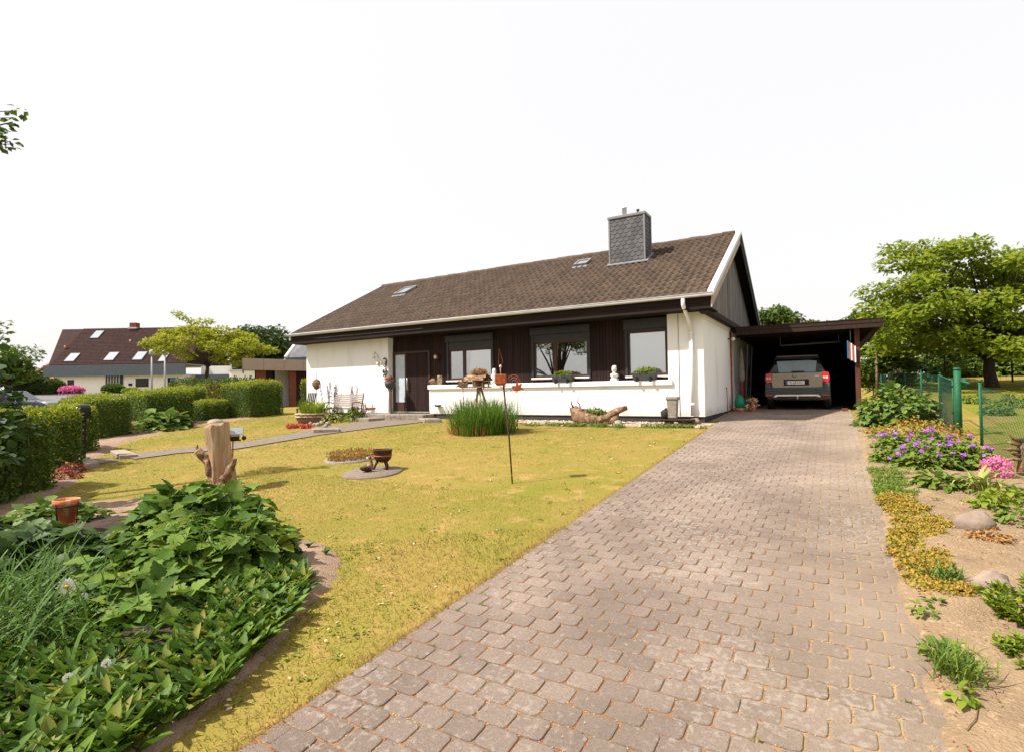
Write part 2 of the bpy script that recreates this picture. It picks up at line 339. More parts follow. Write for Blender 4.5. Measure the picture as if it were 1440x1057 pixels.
def dusty_paver(m):
    nt = m.node_tree; L = nt.links.new; p = nt.nodes['Principled BSDF']; src = p.inputs['Base Color'].links[0].from_socket
    tc = N_(nt, 'ShaderNodeTexCoord'); sx = N_(nt, 'ShaderNodeSeparateXYZ'); L(tc.outputs['Object'], sx.inputs[0])
    n = N_(nt, 'ShaderNodeTexNoise'); n.inputs['Scale'].default_value = 2.6; n.inputs['Detail'].default_value = 9; n.inputs['Roughness'].default_value = .7; L(tc.outputs['Object'], n.inputs[0])
    ad = N_(nt, 'ShaderNodeMath', operation='MULTIPLY_ADD'); L(n.outputs[0], ad.inputs[0]); ad.inputs[1].default_value = 1.9; L(sx.outputs[0], ad.inputs[2])
    mr = N_(nt, 'ShaderNodeMapRange'); mr.inputs[1].default_value = .25; mr.inputs[2].default_value = 1.75; mr.inputs[4].default_value = .8; L(ad.outputs[0], mr.inputs[0])
    x = N_(nt, 'ShaderNodeMix', data_type='RGBA'); L(mr.outputs[0], x.inputs[0]); L(src, x.inputs[6]); x.inputs[7].default_value = (.29, .215, .145, 1)
    # pale lichen specks in the middle of the drive
    n2 = N_(nt, 'ShaderNodeTexNoise'); n2.inputs['Scale'].default_value = 26; n2.inputs['Detail'].default_value = 6; L(tc.outputs['Object'], n2.inputs[0])
    n3 = N_(nt, 'ShaderNodeTexNoise'); n3.inputs['Scale'].default_value = 1.1; n3.inputs['Detail'].default_value = 2; L(tc.outputs['Object'], n3.inputs[0])
    a2 = N_(nt, 'ShaderNodeMath', operation='MULTIPLY_ADD'); L(n3.outputs[0], a2.inputs[0]); a2.inputs[1].default_value = .55; L(n2.outputs[0], a2.inputs[2])
    r2 = N_(nt, 'ShaderNodeMapRange'); r2.inputs[1].default_value = .83; r2.inputs[2].default_value = .98; r2.inputs[4].default_value = .6; L(a2.outputs[0], r2.inputs[0])
    n5 = N_(nt, 'ShaderNodeTexNoise'); n5.inputs['Scale'].default_value = .8; n5.inputs['Detail'].default_value = 5; L(tc.outputs['Object'], n5.inputs[0])
    r5 = N_(nt, 'ShaderNodeMapRange'); r5.inputs[1].default_value = .35; r5.inputs[2].default_value = .65; r5.inputs[3].default_value = .8; r5.inputs[4].default_value = 1.14; L(n5.outputs[0], r5.inputs[0])
    hv = N_(nt, 'ShaderNodeHueSaturation'); L(r5.outputs[0], hv.inputs['Value']); L(x.outputs[2], hv.inputs['Color'])
    y = N_(nt, 'ShaderNodeMix', data_type='RGBA'); L(r2.outputs[0], y.inputs[0]); L(hv.outputs[0], y.inputs[6]); y.inputs[7].default_value = (.38, .32, .265, 1)
    L(y.outputs[2], p.inputs['Base Color'])
dusty_paver(M['paver'])

# ================================================================ THE SETTING
BED = [(-2.95, .4), (-2.95, 1.5), (-3.1, 1.9), (-3.36, 2.4), (-3.62, 2.85), (-3.86, 3.3), (-4.12, 3.62), (-4.45, 3.85), (-5.0, 3.95), (-5.5, 3.98), (-6.1, 4.15), (-7.4, 4.5), (-9.0, 4.4), (-10.4, 3.3), (-11.2, 1.5), (-11, -1), (-3.1, -1)]
SAND = [(.385, -.8), (.385, 14.9), (.62, 15.6), (.68, 18.6), (2.6, 18.6), (2.1, 14), (2.12, 9), (2.2, -.8)]
HBED = [(-10.4, 3.3), (-12.2, 4.55), (-14.2, 5.0), (-15.6, 6.3), (-18.2, 8.0), (-20.1, 10.5), (-20.5, 11.7), (-20.6, 14), (-25, 14), (-25, 5), (-12, 1)]
xs = sorted(set(list(np.arange(-30, 8.01, .5))+[-320, -220, -160, -120, -95, -80, -70, -62, -55, -50, -46, -42, -39, -36, -34, -32, 9, 10, 12, 15, 20, 30, 45, 70, 110, 200, 320]))
ys = sorted(set(list(np.arange(-6, 46.01, .5))+[-80, -40, -20, -12, -.46, -1.2496, 19.045, 48, 52, 60, 75, 100, 150, 250, 400]))
b = MB(); gv = [(x, y, zg(x, y)) for y in ys for x in xs]; nx = len(xs)
mi_ = []
Fs = [(j*nx+i, j*nx+i+1, (j+1)*nx+i+1, (j+1)*nx+i) for j in range(len(ys)-1) for i in range(nx-1)]
b.add(gv, Fs, 0, True)
o = b.build('lawn', [M['lawn']]); tag(o, kind='structure')

def sheet(name, P, m, off, step=.12, amp=.0, sc=2., mound=0, kind='structure', edge=.18):
    """grid sheet cut to a polygon; lifted from the ground, sinking under it along its edge"""
    X0, X1 = min(p[0] for p in P), max(p[0] for p in P); Y0, Y1 = min(p[1] for p in P), max(p[1] for p in P)
    gx = np.arange(X0-step, X1+step*1.5, step); gy = np.arange(Y0-step, Y1+step*1.5, step)
    XX, YY = np.meshgrid(gx, gy); D = np.full(XX.shape, 1e9); n = len(P)
    for i in range(n):
        ax, ay = P[i][:2]; bx, by = P[i-1][:2]; l2 = (bx-ax)**2+(by-ay)**2+1e-9
        t = np.clip(((XX-ax)*(bx-ax)+(YY-ay)*(by-ay))/l2, 0, 1); D = np.minimum(D, np.hypot(XX-ax-t*(bx-ax), YY-ay-t*(by-ay)))
    D = np.where(inpoly(XX, YY, P), D, -D)
    Z = zgv(XX, YY); NZ = np.array([[noise.fractal(Vector((x*sc, y*sc, 3.3)), .8, 2, 4) for x, y in zip(rx, ry)] for rx, ry in zip(XX, YY)]) if amp else 0
    e = np.clip((D+(NZ*.05 if amp else 0))/edge, -1, 1)
    Z = Z+np.where(e > 0, off+(mound)*e*(2-e)+amp*NZ*np.clip((D-.06)/.45, 0, 1), -.03*-e*np.sign(1))
    Z = np.where(e <= 0, zgv(XX, YY)-.04*np.clip(-e*3, .2, 1), Z)
    k = len(gx); keep = D > -edge*1.1
    Fs = [(j*k+i, j*k+i+1, (j+1)*k+i+1, (j+1)*k+i) for j in range(len(gy)-1) for i in range(k-1) if keep[j, i] or keep[j+1, i+1]]
    used = sorted({v for f in Fs for v in f}); mp_ = {v: i for i, v in enumerate(used)}; fl = np.stack([XX.ravel(), YY.ravel(), Z.ravel()], 1)
    o = MB().add(fl[used], [tuple(mp_[v] for v in f) for f in Fs], 0, True).build(name, m)
    return tag(o, kind=kind)
sheet('flower_bed_soil', BED, M['soil'], .01, .1, .05, 2.5, .05)
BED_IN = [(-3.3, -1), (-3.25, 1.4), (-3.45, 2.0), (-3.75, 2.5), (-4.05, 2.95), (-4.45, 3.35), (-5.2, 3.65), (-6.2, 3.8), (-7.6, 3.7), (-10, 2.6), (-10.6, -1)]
sheet('bed_shaded_soil', BED_IN, mat('shaded_soil', (.06, .04, .026, 1), (.03, .02, .014, 1), .95, 9, 9, bump=.8, bsc=60), .065, .12, .05, 2.5, .05)  # dark inner soil; shade beneath the plants is put into its colour
sheet('sandy_soil', SAND, M['sand'], .012, .07, .05, 2.2, .05, edge=.16)
sheet('hedge_soil', HBED, M['soil'], .008, .2, .03, 1.5, .03)
for nm, P, mm, of, st_ in (('road', [(-75, 2), (-34, 7), (-27.5, 10), (-26.5, 13), (-31, 19), (-52, 27), (-78, 22)], M['asphalt'], .02, 1.0),):
    sheet(nm, P, mm, of, st_, edge=.5)
YARD = [(2.12, -6), (2.15, 14), (3.2, 16), (2.2, 34), (24, 38), (30, -6)]
sheet('yard_lawn', YARD, M['yard'], .006, .5, edge=.5)

# driveway of rounded concrete pavers laid in courses
DX0, DX1 = -2.56, .44
b = MB()
gx = [-2.57, (DX0+DX1)/2, DX1]; gy = [y for y in ys if -4 <= y <= 25] 
gy = sorted(set([-4.0]+gy+[25.0]))
b.add([(x, y, zg(min(x, 1.2), y)+.0155) for y in gy for x in gx], [(j*3+i, j*3+i+1, (j+1)*3+i+1, (j+1)*3+i) for j in range(len(gy)-1) for i in range(2)], 1)
cw, ch, g_ = .2, .158, .0075
outl = []
def rr(hw, hh, r_):
    pts = []
    for cx_, cy_, a0 in ((1, 1, 0), (-1, 1, 90), (-1, -1, 180), (1, -1, 270)):
        for q in (0, 45, 90):
            t = R(a0+q); pts.append((cx_*(hw-r_)+r_*math.cos(t), cy_*(hh-r_)+r_*math.sin(t)))
    return np.array(pts)
PV = []
row = 0; y = -3.2
while y < 24.4:
    DL = DX0 if y < 15 else -2.83
    x = DL+(.0 if row % 2 == 0 else -cw/2)
    while x < DX1-.02:
        xa, xb = max(x, DL), min(x+cw, DX1)
        if xb-xa > .05:
            hw, hh = (xb-xa-g_)/2*(1+random.uniform(-.03, .01)), (ch-g_*.8)/2*(1+random.uniform(-.03, .01))
            cx_, cy_ = (xa+xb)/2+random.uniform(-.003, .003), y+ch/2+random.uniform(-.003, .003)
            th = random.gauss(0, .014); c, s_ = math.cos(th), math.sin(th); tx, ty = random.gauss(0, .007), random.gauss(0, .007); hz = .0235+random.gauss(0, .0012)
            ed = -.001 if (xa == DL or xb == DX1) else 0
            ring = []
            for ins, dz in ((.007, 0), (.002, -.0018), (0, -.005), (0, -.034)):
                q = rr(hw-ins, hh-ins, .028 if hw > .04 else .015)
                for px_, py_ in q: ring.append((cx_+px_*c-py_*s_, cy_+px_*s_+py_*c, hz+dz+px_*tx+py_*ty+ed))
            ring = np.array(ring); ring[:, 2] += zg(0, cy_)+(ring[:, 1]-cy_)*(.0635 if cy_ < 14.5 else (.033 if cy_ < 19 else 0))
            PV.append(ring)
        x += cw
    y += ch; row += 1
T = [tuple(range(12))]
for k_ in range(3): T += [(k_*12+i, (k_+1)*12+i, (k_+1)*12+(i+1) % 12, k_*12+(i+1) % 12) for i in range(12)]
b.arr(np.array(PV), T, 0, False)
tag(b.build('driveway', [M['paver'], M['joint']]), kind='structure')
# loose reddish seed husks and sand caught in the joints
n = 26000; yy = 1.2+(rng.random(n)**2.0)*13; xx = DX0+rng.random(n)*(DX1-DX0)
rown = np.round((yy+3.2)/ch); onj = rng.random(n) < .93; hj = rng.random(n) < .55
clus = np.array([noise.noise(Vector((a_*2.3, b_*2.3, 5))) for a_, b_ in zip(xx, yy)]); keep_ = clus+rng.normal(0, .25, n) > -.05
row_ = np.floor((yy+3.2)/ch); xj = DX0+np.round((xx-DX0)/cw-.5*(row_ % 2))*cw+.5*(row_ % 2)*cw
yy2 = np.where(onj & hj, rown*ch-3.2+rng.normal(0, .005, n), yy); xx = np.where(onj & ~hj, xj+rng.normal(0, .005, n), xx); yy = yy2
xx, yy, onj = xx[keep_], yy[keep_], onj[keep_]; n = len(xx)
pos = np.stack([xx, yy, zgv(xx, yy)+.022], 1)
pos[:, 2] += np.where(onj, -.003, .006)
a = rv(n); a[:, 2] *= .3; nn = rv(n)*.5+np.array([0, 0, 1])
b = MB().arr(fol(T_Q, pos, a, nn, .004+.009*rng.random(n), .8), T_Q[1], (rng.random(n) < .4+.5*(xx+2.5)/3).astype(int))
tag(b.build('seed_litter', [leafm('husk_red', [(.4, .08, .02, 1), (.3, .06, .02, 1), (.5, .16, .04, 1)], .1), leafm('husk_tan', [(.5, .36, .16, 1), (.4, .26, .12, 1)], .1)]), kind='stuff')

# little weeds sprouting from the paving joints
q = MB()
for k in range(70):
    y_ = round((1.3+random.random()**1.6*13+3.2)/ch)*ch-3.2; x_ = DX0+(abs(random.gauss(0, .35)) if k < 45 else random.random()*3); m_ = random.randint(6, 16); az = rng.random(m_)*6.28
    V, Tt = strap(np.array([[x_, y_, zg(0, y_)+.015]])+rng.normal(0, .008, (m_, 3))*np.array([1.6, .5, 0]), az, .012+.03*rng.random(m_), .3+.8*rng.random(m_), .3+rng.random(m_), np.full(m_, .005), 2); q.arr(V, Tt, 0)
tag(q.build('joint_weeds', leafm('joint_weed', [(.1, .15, .02, 1), (.16, .2, .03, 1), (.24, .2, .05, 1)], .3)), kind='stuff')

# garden path from the door step down to the hedge gate
up = [(158, 641), (250, 631.5), (330, 624), (400, 612), (450, 601.5), (520, 592), (556, 588)]
lo = [(190, 646), (250, 638), (330, 632), (400, 620.5), (450, 612), (540, 600), (600, 593)]
b = MB(); A_ = [at(*p) for p in up]; B_ = [at(*p) for p in lo]
def resam(P, k):
    d = [0]
    for i in range(1, len(P)): d.append(d[-1]+(P[i]-P[i-1]).length)
    out = []
    for t in np.linspace(0, d[-1], k):
        i = min(max(np.searchsorted(d, t)-1, 0), len(P)-2); out.append(P[i].lerp(P[i+1], (t-d[i])/(d[i+1]-d[i])))
    return out
A_, B_ = resam(A_, 40), resam(B_, 40)
V = []
for p, q in zip(A_, B_):
    for t in (0, .25, .5, .75, 1): 
        s_ = p.lerp(q, t); V.append((s_.x, s_.y, zg(s_.x, s_.y)+.022))
b.add(V, [(i*5+j, i*5+j+1, (i+1)*5+j+1, (i+1)*5+j) for i in range(39) for j in range(4)], 0)
tag(b.build('garden_path', M['path']), kind='structure')
PATH = [(p.x, p.y) for p in A_]+[(p.x, p.y) for p in B_[::-1]]

# gravel strip along the house front
GRAV = [(-8.6, 14.46), (-8.2, 13.75), (-6.4, 13.3), (-4.6, 13.5), (-2.75, 13.6), (-2.6, 14.3), (-2.8, 14.46)]
sheet('gravel_bed', GRAV, M['sand'], .006, .12, edge=.1)
n = 5200; P = np.stack([-8.8+rng.random(n)*6.3, 13.2+rng.random(n)*1.25], 1); P = P[inpoly(P[:, 0], P[:, 1], GRAV)]; n = len(P)
o8 = np.array([(1, 0, 0), (0, 1, 0), (-1, 0, 0), (0, -1, 0), (0, 0, 1), (0, 0, -1), (.6, .6, .5), (-.6, .6, .5), (-.6, -.6, .5), (.6, -.6, .5)])
Tp = [(0, 6, 9), (0, 1, 6), (1, 7, 6), (1, 2, 7), (2, 8, 7), (2, 3, 8), (3, 9, 8), (3, 0, 9), (6, 7, 4), (7, 8, 4), (8, 9, 4), (9, 6, 4)]
def pebbles(P, z, smin, smax):
    n = len(P); s_ = (smin+(smax-smin)*rng.random(n)**2)[:, None, None]*(1+.3*rng.normal(size=(n, 1, 3))*np.array([1, 1, .6]))
    V = o8[None]*s_*(1+.12*rng.normal(size=(n, 10, 1))); t = rng.random(n)*6.28; c, s2 = np.cos(t)[:, None], np.sin(t)[:, None]
    W = np.stack([V[..., 0]*c-V[..., 1]*s2, V[..., 0]*s2+V[..., 1]*c, V[..., 2]*.75], 2); W[..., :2] += P[:, None]; W[..., 2] += np.asarray(z)[:, None]; return W
tag(MB().arr(pebbles(P, zgv(P[:, 0], P[:, 1])+.012, .012, .035), Tp, 0).build('gravel', M['pebble']), kind='stuff')

# short lawn grass, denser near the camera
LAWN = [(-2.62, -1), (-2.62, 13.6), (-6, 13.4), (-8.6, 13.7), (-10.6, 13.4), (-13, 14.2), (-18.2, 14.3), (-20.4, 14.5), (-20.4, 11.7), (-18, 8), (-15, 5.6), (-11, 3.8), (-7.4, 4.6), (-3, -1)]
gp = []
for n, y0, y1, x0, x1 in ((105000, -.5, 6.5, -9.5, -2.6), (11000, 3.5, 6.5, -15, -9.5), (56000, 6.5, 14.2, -14, -2.6), (32000, 5.5, 14.4, -20.5, -13)):
    P = np.stack([x0+rng.random(n)*(x1-x0), y0+rng.random(n)*(y1-y0)], 1)
    k = inpoly(P[:, 0], P[:, 1], LAWN) & ~inpoly(P[:, 0], P[:, 1], BED) & ~inpoly(P[:, 0], P[:, 1], PATH)
    gp.append(P[k])
edge_ = np.stack([DX0-.012+rng.normal(0, .03, 9000)*(1+.8*np.sin(np.arange(9000)*.37)), .3+rng.random(9000)**1.5*13], 1); gp.append(edge_)
P = np.concatenate(gp); n = len(P); D_ = np.hypot(P[:, 0], P[:, 1])
pos = np.stack([P[:, 0], P[:, 1], zgv(P[:, 0], P[:, 1])], 1)
a = rv(n)*.8+np.stack([np.zeros(n), np.zeros(n), np.where(D_ < 6, .85, .62)], 1); b = MB()
pn = np.array([noise.noise(Vector((p[0]*.35, p[1]*.45, 4)))*.7+noise.noise(Vector((p[0]*.9, p[1]*.9, 7)))+.5*noise.noise(Vector((p[0]*3, p[1]*3, 2))) for p in P])
mi = (pn*1.3+rng.normal(0, .26, n) > -.06).astype(int)
T_B = (np.array([(0, .5, 0), (0, -.5, 0), (1, 0, 0)]), [(0, 1, 2)])
mi = np.where(P[:, 0]-DX0 > -.16+rng.normal(0, .05, n), 0, mi)
b.arr(fol(T_B, pos, a, rv(n)*.55+np.array([-.2, -.2, 1]), (.011+.021*rng.random(n))*(1+D_*.012)*np.where(D_ < 6, 1.45, 1)*np.where(np.abs(P[:, 0]-DX0) < .09, 1.3, 1), .1+D_*.013), T_B[1], mi)
g_straw = leafm('grass_straw', [(.34, .23, .08, 1), (.31, .215, .055, 1), (.38, .255, .115, 1), (.28, .21, .042, 1)], .4, .8, .1)
g_green = leafm('grass_green', [(.18, .19, .022, 1), (.225, .21, .028, 1), (.13, .165, .018, 1), (.27, .225, .042, 1)], .4, .8, .1)
tag(b.build('lawn_grass', [g_straw, g_green]), kind='stuff')
# flat weeds and clover scattered in the turf
q = MB(); n = 420; P = np.stack([-12+rng.random(n)*9.4, .8+rng.random(n)**1.2*12.6], 1); P = P[inpoly(P[:, 0], P[:, 1], LAWN) & ~inpoly(P[:, 0], P[:, 1], BED) & ~inpoly(P[:, 0], P[:, 1], PATH)]
for x_, y_ in P:
    k = random.randint(5, 14); sp_ = random.uniform(.02, .07); pp = np.array([x_, y_, zg(x_, y_)+.012])+rng.normal(size=(k, 3))*np.array([sp_, sp_, .003]); 
    q.arr(fol(T_O, pp, rv(k)*np.array([1, 1, .25])+np.array([0, 0, .15]), rv(k)*.3+np.array([0, 0, 1]), .018+.022*rng.random(k), .7), T_O[1], (rng.random(k) < .12).astype(int), True)
tag(q.build('lawn_weeds', [leafm('weed_leaf', [(.14, .2, .025, 1), (.2, .24, .03, 1), (.3, .27, .04, 1)], .3), leafm('weed_dry', [(.45, .3, .12, 1), (.6, .5, .3, 1)], .2)]), kind='stuff')
# ================================================================ THE HOUSE
XR, XL, YF, YB, YC = -2.85, -18.28, 14.5, 23.8, 14.75
GXL, GXR, EY, EZ, RY, RZ = -18.58, -2.5, 13.96, 3.24, 19.15, 5.98
SLP = (RZ-EZ)/(RY-EY); BY = 2*RY-EY
def roofz(y): return RZ-abs(y-RY)*SLP
H = thing('house', (-10.5, 19, 0), 'white plastered bungalow with brown tiled gable roof beside the carport', 'house')
cx = lambda px, py=500, Y=YC: onY(px, py, Y).x
WL = onY(546, 520, YF).x                       # right end of the left white wall
PR = cx(942, 480)                              # left edge of the white corner pier
lwL = onY(604, 560, YF).x; cpR = onY(945, 534, YF-.06).x
b = MB()
b.box(XL, WL, YF, YF+.25, .17, 2.88)                                   # left wall, 
b.box(PR, XR, YF, YF+.3, 1.0, 2.88); b.box(XR-.25, XR, YF+.3, 18.75, .17, 2.75)
b.box(XL, XL+.25, YF+.25, YB, .17, 2.88)
b.box(XR-.25, XR, 18.95, YB, .17, 2.75); b.box(XL+.25, XR-.25, YB-.25, YB, .17, 2.88)
b.build('wall', M['plaster'], H)
b = MB(); b.box(lwL, XR, YF-.004, YF+.24, .17, 1.0); b.build('low_wall', M['plaster'], H)
b = MB(); b.box(lwL-.03, cpR, YF-.065, YC-.01, 1.0, 1.14); b.build('coping', M['plaster'], H, .012)
b = MB(); b.box(XL+.02, WL-.02, YF+.02, YF+.2, -.3, .17); b.box(lwL+.02, XR-.02, YF+.03, YF+.2, -.3, .17); b.box(XR-.2, XR-.02, YF+.2, YB, -.3, .17); b.build('plinth', M['plinth'], H)
b = MB(); b.box(XR-.02, XR+.03, YF-.03, 18.74, 2.7, 2.75); b.box(XR-.02, XR+.05, YF-.03, 18.74, 2.75, 2.8); b.build('cornice', M['white'], H)
# windows: x0,x1,z0,z1 of the opening in the cladding plane
def ozs(px0, px1, py0, py1):
    a, c = onY(px0, py1, YC), onY(px1, py0, YC); return a.x, c.x, a.z, c.z
W1 = (cx(629.5), cx(693.5), 1.24, 2.74); W2 = (cx(749), cx(829.5), 1.24, 2.76); W3 = (cx(880.5), cx(941), 1.22, 2.78)
DG = (cx(553.5), cx(604.5))
# dark vertical cladding boards with openings
b = MB(); x = WL+.002; bw = .098
def clad(x0, x1, z0, z1):
    d = random.uniform(-.004, .004)
    b.box(x0+.004, x1-.004, YC+d, YC+.03, z0, z1)
dr0, dr1 = cx(553), cx(604.8)
while x < PR-.01:
    x1 = min(x+bw, PR); mid = (x+x1)/2; hit = None
    for (a0, a1, c0, c1) in (W1, W2, W3):
        if a0 < mid < a1: hit = (c0, c1)
    if dr0 < mid < dr1: clad(x, x1, 2.36, 2.88)
    elif hit: clad(x, x1, .9, hit[0]); clad(x, x1, hit[1], 2.88)
    else: clad(x, x1, .2, 2.88)
    x = x1
b.build('cladding', M['cladding'], H)
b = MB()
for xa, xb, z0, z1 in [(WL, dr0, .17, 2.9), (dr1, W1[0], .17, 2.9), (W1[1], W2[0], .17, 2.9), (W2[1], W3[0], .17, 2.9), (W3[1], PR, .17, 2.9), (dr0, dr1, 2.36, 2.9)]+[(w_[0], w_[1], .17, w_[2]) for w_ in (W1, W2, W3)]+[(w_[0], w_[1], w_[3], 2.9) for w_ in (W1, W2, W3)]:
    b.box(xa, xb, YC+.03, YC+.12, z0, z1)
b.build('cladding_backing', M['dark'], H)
for wi, (x0, x1, z0, z1) in enumerate((W1, W2, W3)):
    fr = MB(); f_ = .05; yf, yb = YC+.0, YC+.07
    fr.box(x0-.02, x0+f_, yf-.035, yb, z0+.045, z1); fr.box(x1-f_, x1+.02, yf-.035, yb, z0+.045, z1); fr.box(x0+f_, x1-f_, yf+.005, yb, z1-.05, z1)
    W = fr.build('window', M['frame'], H); tag(W, ('window with grey curtain and half lowered shutter', 'window reflecting tree branches', 'window with closed white blind')[wi])
    pw = dict(parent=W, world=False); off = -np.array(H.location)
    def wb(name, m, boxes, bevel=0):
        q = MB()
        for bx in boxes: q.box(*bx)
        q.V = [v+off for v in q.V]; return q.build(name, m, W, bevel, world=False)
    zt = {0: 2.3, 1: 2.37, 2: 2.5}[wi]
    bf = []
    if wi < 2:
        xm = x0+(x1-x0)*(.37 if wi == 0 else .4); bf = [(xm-.06, xm+.06, yf+.012, yb, z0+.12, zt)]
    bf += [(x0+f_, x1-f_, yf+.01, yb, z0+.05, z0+.125), (x0+f_, x1-f_, yf+.01, yb, zt-.04, zt+.03), (x0+f_, x0+f_+.06, yf+.01, yb, z0+.125, zt-.04), (x1-f_-.055, x1-f_, yf+.01, yb, z0+.125, zt-.04)]
    wb('window_frame', M['bframe'], bf, .006)
    wb('pane', M['glass'], [(x0+f_, x1-f_, yf+.035, yf+.045, z0+.1, zt)])
    wb('sill', M['sill'], [(x0-.01, x1+.01, yf-.11, yf+.03, z0-.005, z0+.045)], .012)
    # roller shutter slats and its box
    q = MB(); z = zt+.02
    while z < z1-.2 and wi < 2:
        q.box(x0+f_, x1-f_, yf-.012, yf+.005, z, z+.038); z += .042
    if wi == 2: q.box(x0+f_, x1-f_, yf-.012, yf+.005, zt+.02, zt+.06)
    q.V = [v+off for v in q.V]; q.build('roller_shutter', M['shutter'], W, .008, world=False)
    bz0 = min(z, z1-.16) if wi < 2 else zt+.06
    wb('shutter_box', M['frame'], [(x0-.04, x1+.04, yf-.1, yf+.02, bz0, bz0+.18+.06*(wi == 2)), (x0-.06, x1+.06, yf-.12, yf-.01, bz0+.18+.06*(wi == 2), bz0+.22+.06*(wi == 2))], .01)
    # room behind
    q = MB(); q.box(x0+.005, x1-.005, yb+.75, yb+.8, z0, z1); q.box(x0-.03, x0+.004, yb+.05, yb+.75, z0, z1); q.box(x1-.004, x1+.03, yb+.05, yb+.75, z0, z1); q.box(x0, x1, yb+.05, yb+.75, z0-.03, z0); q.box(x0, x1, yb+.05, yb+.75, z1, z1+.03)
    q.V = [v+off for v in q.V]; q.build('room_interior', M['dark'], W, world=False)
    q = MB()
    if wi == 0:
        xm = x0+(x1-x0)*.37+.07
        q.prism([(xm+.05, yb+.03, z0+.13), (x1-f_, yb+.03, z0+.13), (x1-f_, yb+.03, zt), (xm+.16, yb+.03, zt)], (0, .02, 0)); q.V = [v+off for v in q.V]; q.build('curtain', M['blind'], W, world=False)
    if wi == 1:
        q.box(x0+.12, x0+.6, yb+.03, yb+.05, z0+.13, z0+.27); q.V = [v+off for v in q.V]; q.build('sill_card', M['curtain'], W, world=False)
    if wi == 2:
        z = z0+.13
        while z < zt-.03: q.box(x0+.1, x1-.1, yb+.02, yb+.032, z, z+.031); z += .033
        q.V = [v+off for v in q.V]; q.build('blind', M['blind'], W, world=False)
# entrance door with frosted side light
Dz0, Dz1 = .24, 2.36
gx0, gx1, dx0, dx1 = cx(556), cx(568), cx(570.5), cx(604)
D = MB()
n_ = 9
for i in range(n_):
    xa = dx0+.05+(dx1-dx0-.1)*i/n_; D.box(xa+.003, xa+(dx1-dx0-.1)/n_-.003, YC-.012, YC+.04, Dz0+.02, Dz1-.06)
D = D.build('door', M['cladding'], H)
def hb(name, m, boxes, par, bevel=0):
    q = MB()
    for bx in boxes: q.box(*bx)
    q.V = [v-np.array(H.location) for v in q.V]; return q.build(name, m, par, bevel, world=False)
hb('door_frame', M['bframe'], [(dx0-.03, dx0+.05, YC-.03, YC+.05, Dz0, Dz1), (dx1-.05, dx1+.02, YC-.03, YC+.05, Dz0, Dz1), (dr0, dx0-.03, YC-.03, YC+.05, Dz1-.1, Dz1), (dr0, gx0, YC-.03, YC+.05, Dz0, Dz1-.1), (gx0, gx1+.02, YC-.03, YC+.05, Dz0, Dz0+.32), (dx0+.05, dx1-.05, YC-.03, YC+.05, Dz1-.06, Dz1)], D, .006)
hb('side_light', M['frost'], [(gx0, dx0-.03, YC+.0, YC+.02, Dz0+.32, Dz1-.1)], D)
q = MB(); hx = dx0+.12; q.tube([(hx, YC-.03, 1.42), (hx, YC-.08, 1.38), (hx, YC-.085, 1.2), (hx, YC-.08, 1.02), (hx, YC-.03, .98)], .018, 8); q.V = [v-np.array(H.location) for v in q.V]; q.build('door_handle', M['steel'], D, world=False)
hb('threshold', M['steel'], [(dr0, dx1, YC-.06, YC-.03, .19, .23)], D)

# soffit, fascia boards
b = MB(); b.box(GXL, GXR-.04, EY+.05, YF+.4, 2.885, 2.905); b.box(GXL, XL, YF+.4, YB+.5, 2.885, 2.905); b.box(GXL, GXR-.04, YB-.3, BY-.05, 2.885, 2.905); b.build('soffit', M['soffit'], H)
b = MB(); b.box(GXL, GXR-.03, EY+.02, EY+.05, 2.88, 3.03); b.box(GXL, GXR-.03, EY+.015, EY+.05, 3.036, 3.24); b.box(GXL-.02, GXL, EY+.02, BY-.02, 2.88, 3.2); b.box(GXL, GXR-.03, BY-.05, BY-.02, 2.88, 3.24); b.build('fascia', M['fascia'], H)
b = MB(); g0 = EY-.055
b.add([(x_, g0+.075*math.cos(t), 3.245+.075*math.sin(t)) for x_ in (GXL-.05, GXR+.03) for t in np.linspace(-math.pi, 0, 11)]+[(x_, g0+.068*math.cos(t), 3.246+.068*math.sin(t)) for x_ in (GXL-.05, GXR+.03) for t in np.linspace(-math.pi, 0, 11)],
      [(i, i+1, 12+i, 11+i) for i in range(10)]+[(22+i, 33+i, 34+i, 23+i) for i in range(10)]+[tuple(range(11)), tuple(range(21, 10, -1)), (0, 11, 33, 22), (10, 32, 43, 21)], 0, True)
b.tube([(GXL-.05, g0-.075, 3.25), (GXR+.03, g0-.075, 3.25)], .012, 6)
b.build('gutter', M['gutter'], H)
px_ = onY(973, 540, YF-.08).x
b = MB(); b.tube([(px_-.06, g0, 3.18), (px_-.06, g0+.02, 3.0), (px_-.03, YF-.1, 2.62), (px_, YF-.07, 2.35)], .05, 12); b.tube([(px_, YF-.07, 2.36), (px_, YF-.07, .2)], .048, 12)
for z in (2.3, .45): b.tube([(px_, YF-.07, z), (px_, YF-.07, z+.07)], .06, 12)
b.build('downpipe', M['white'], H)
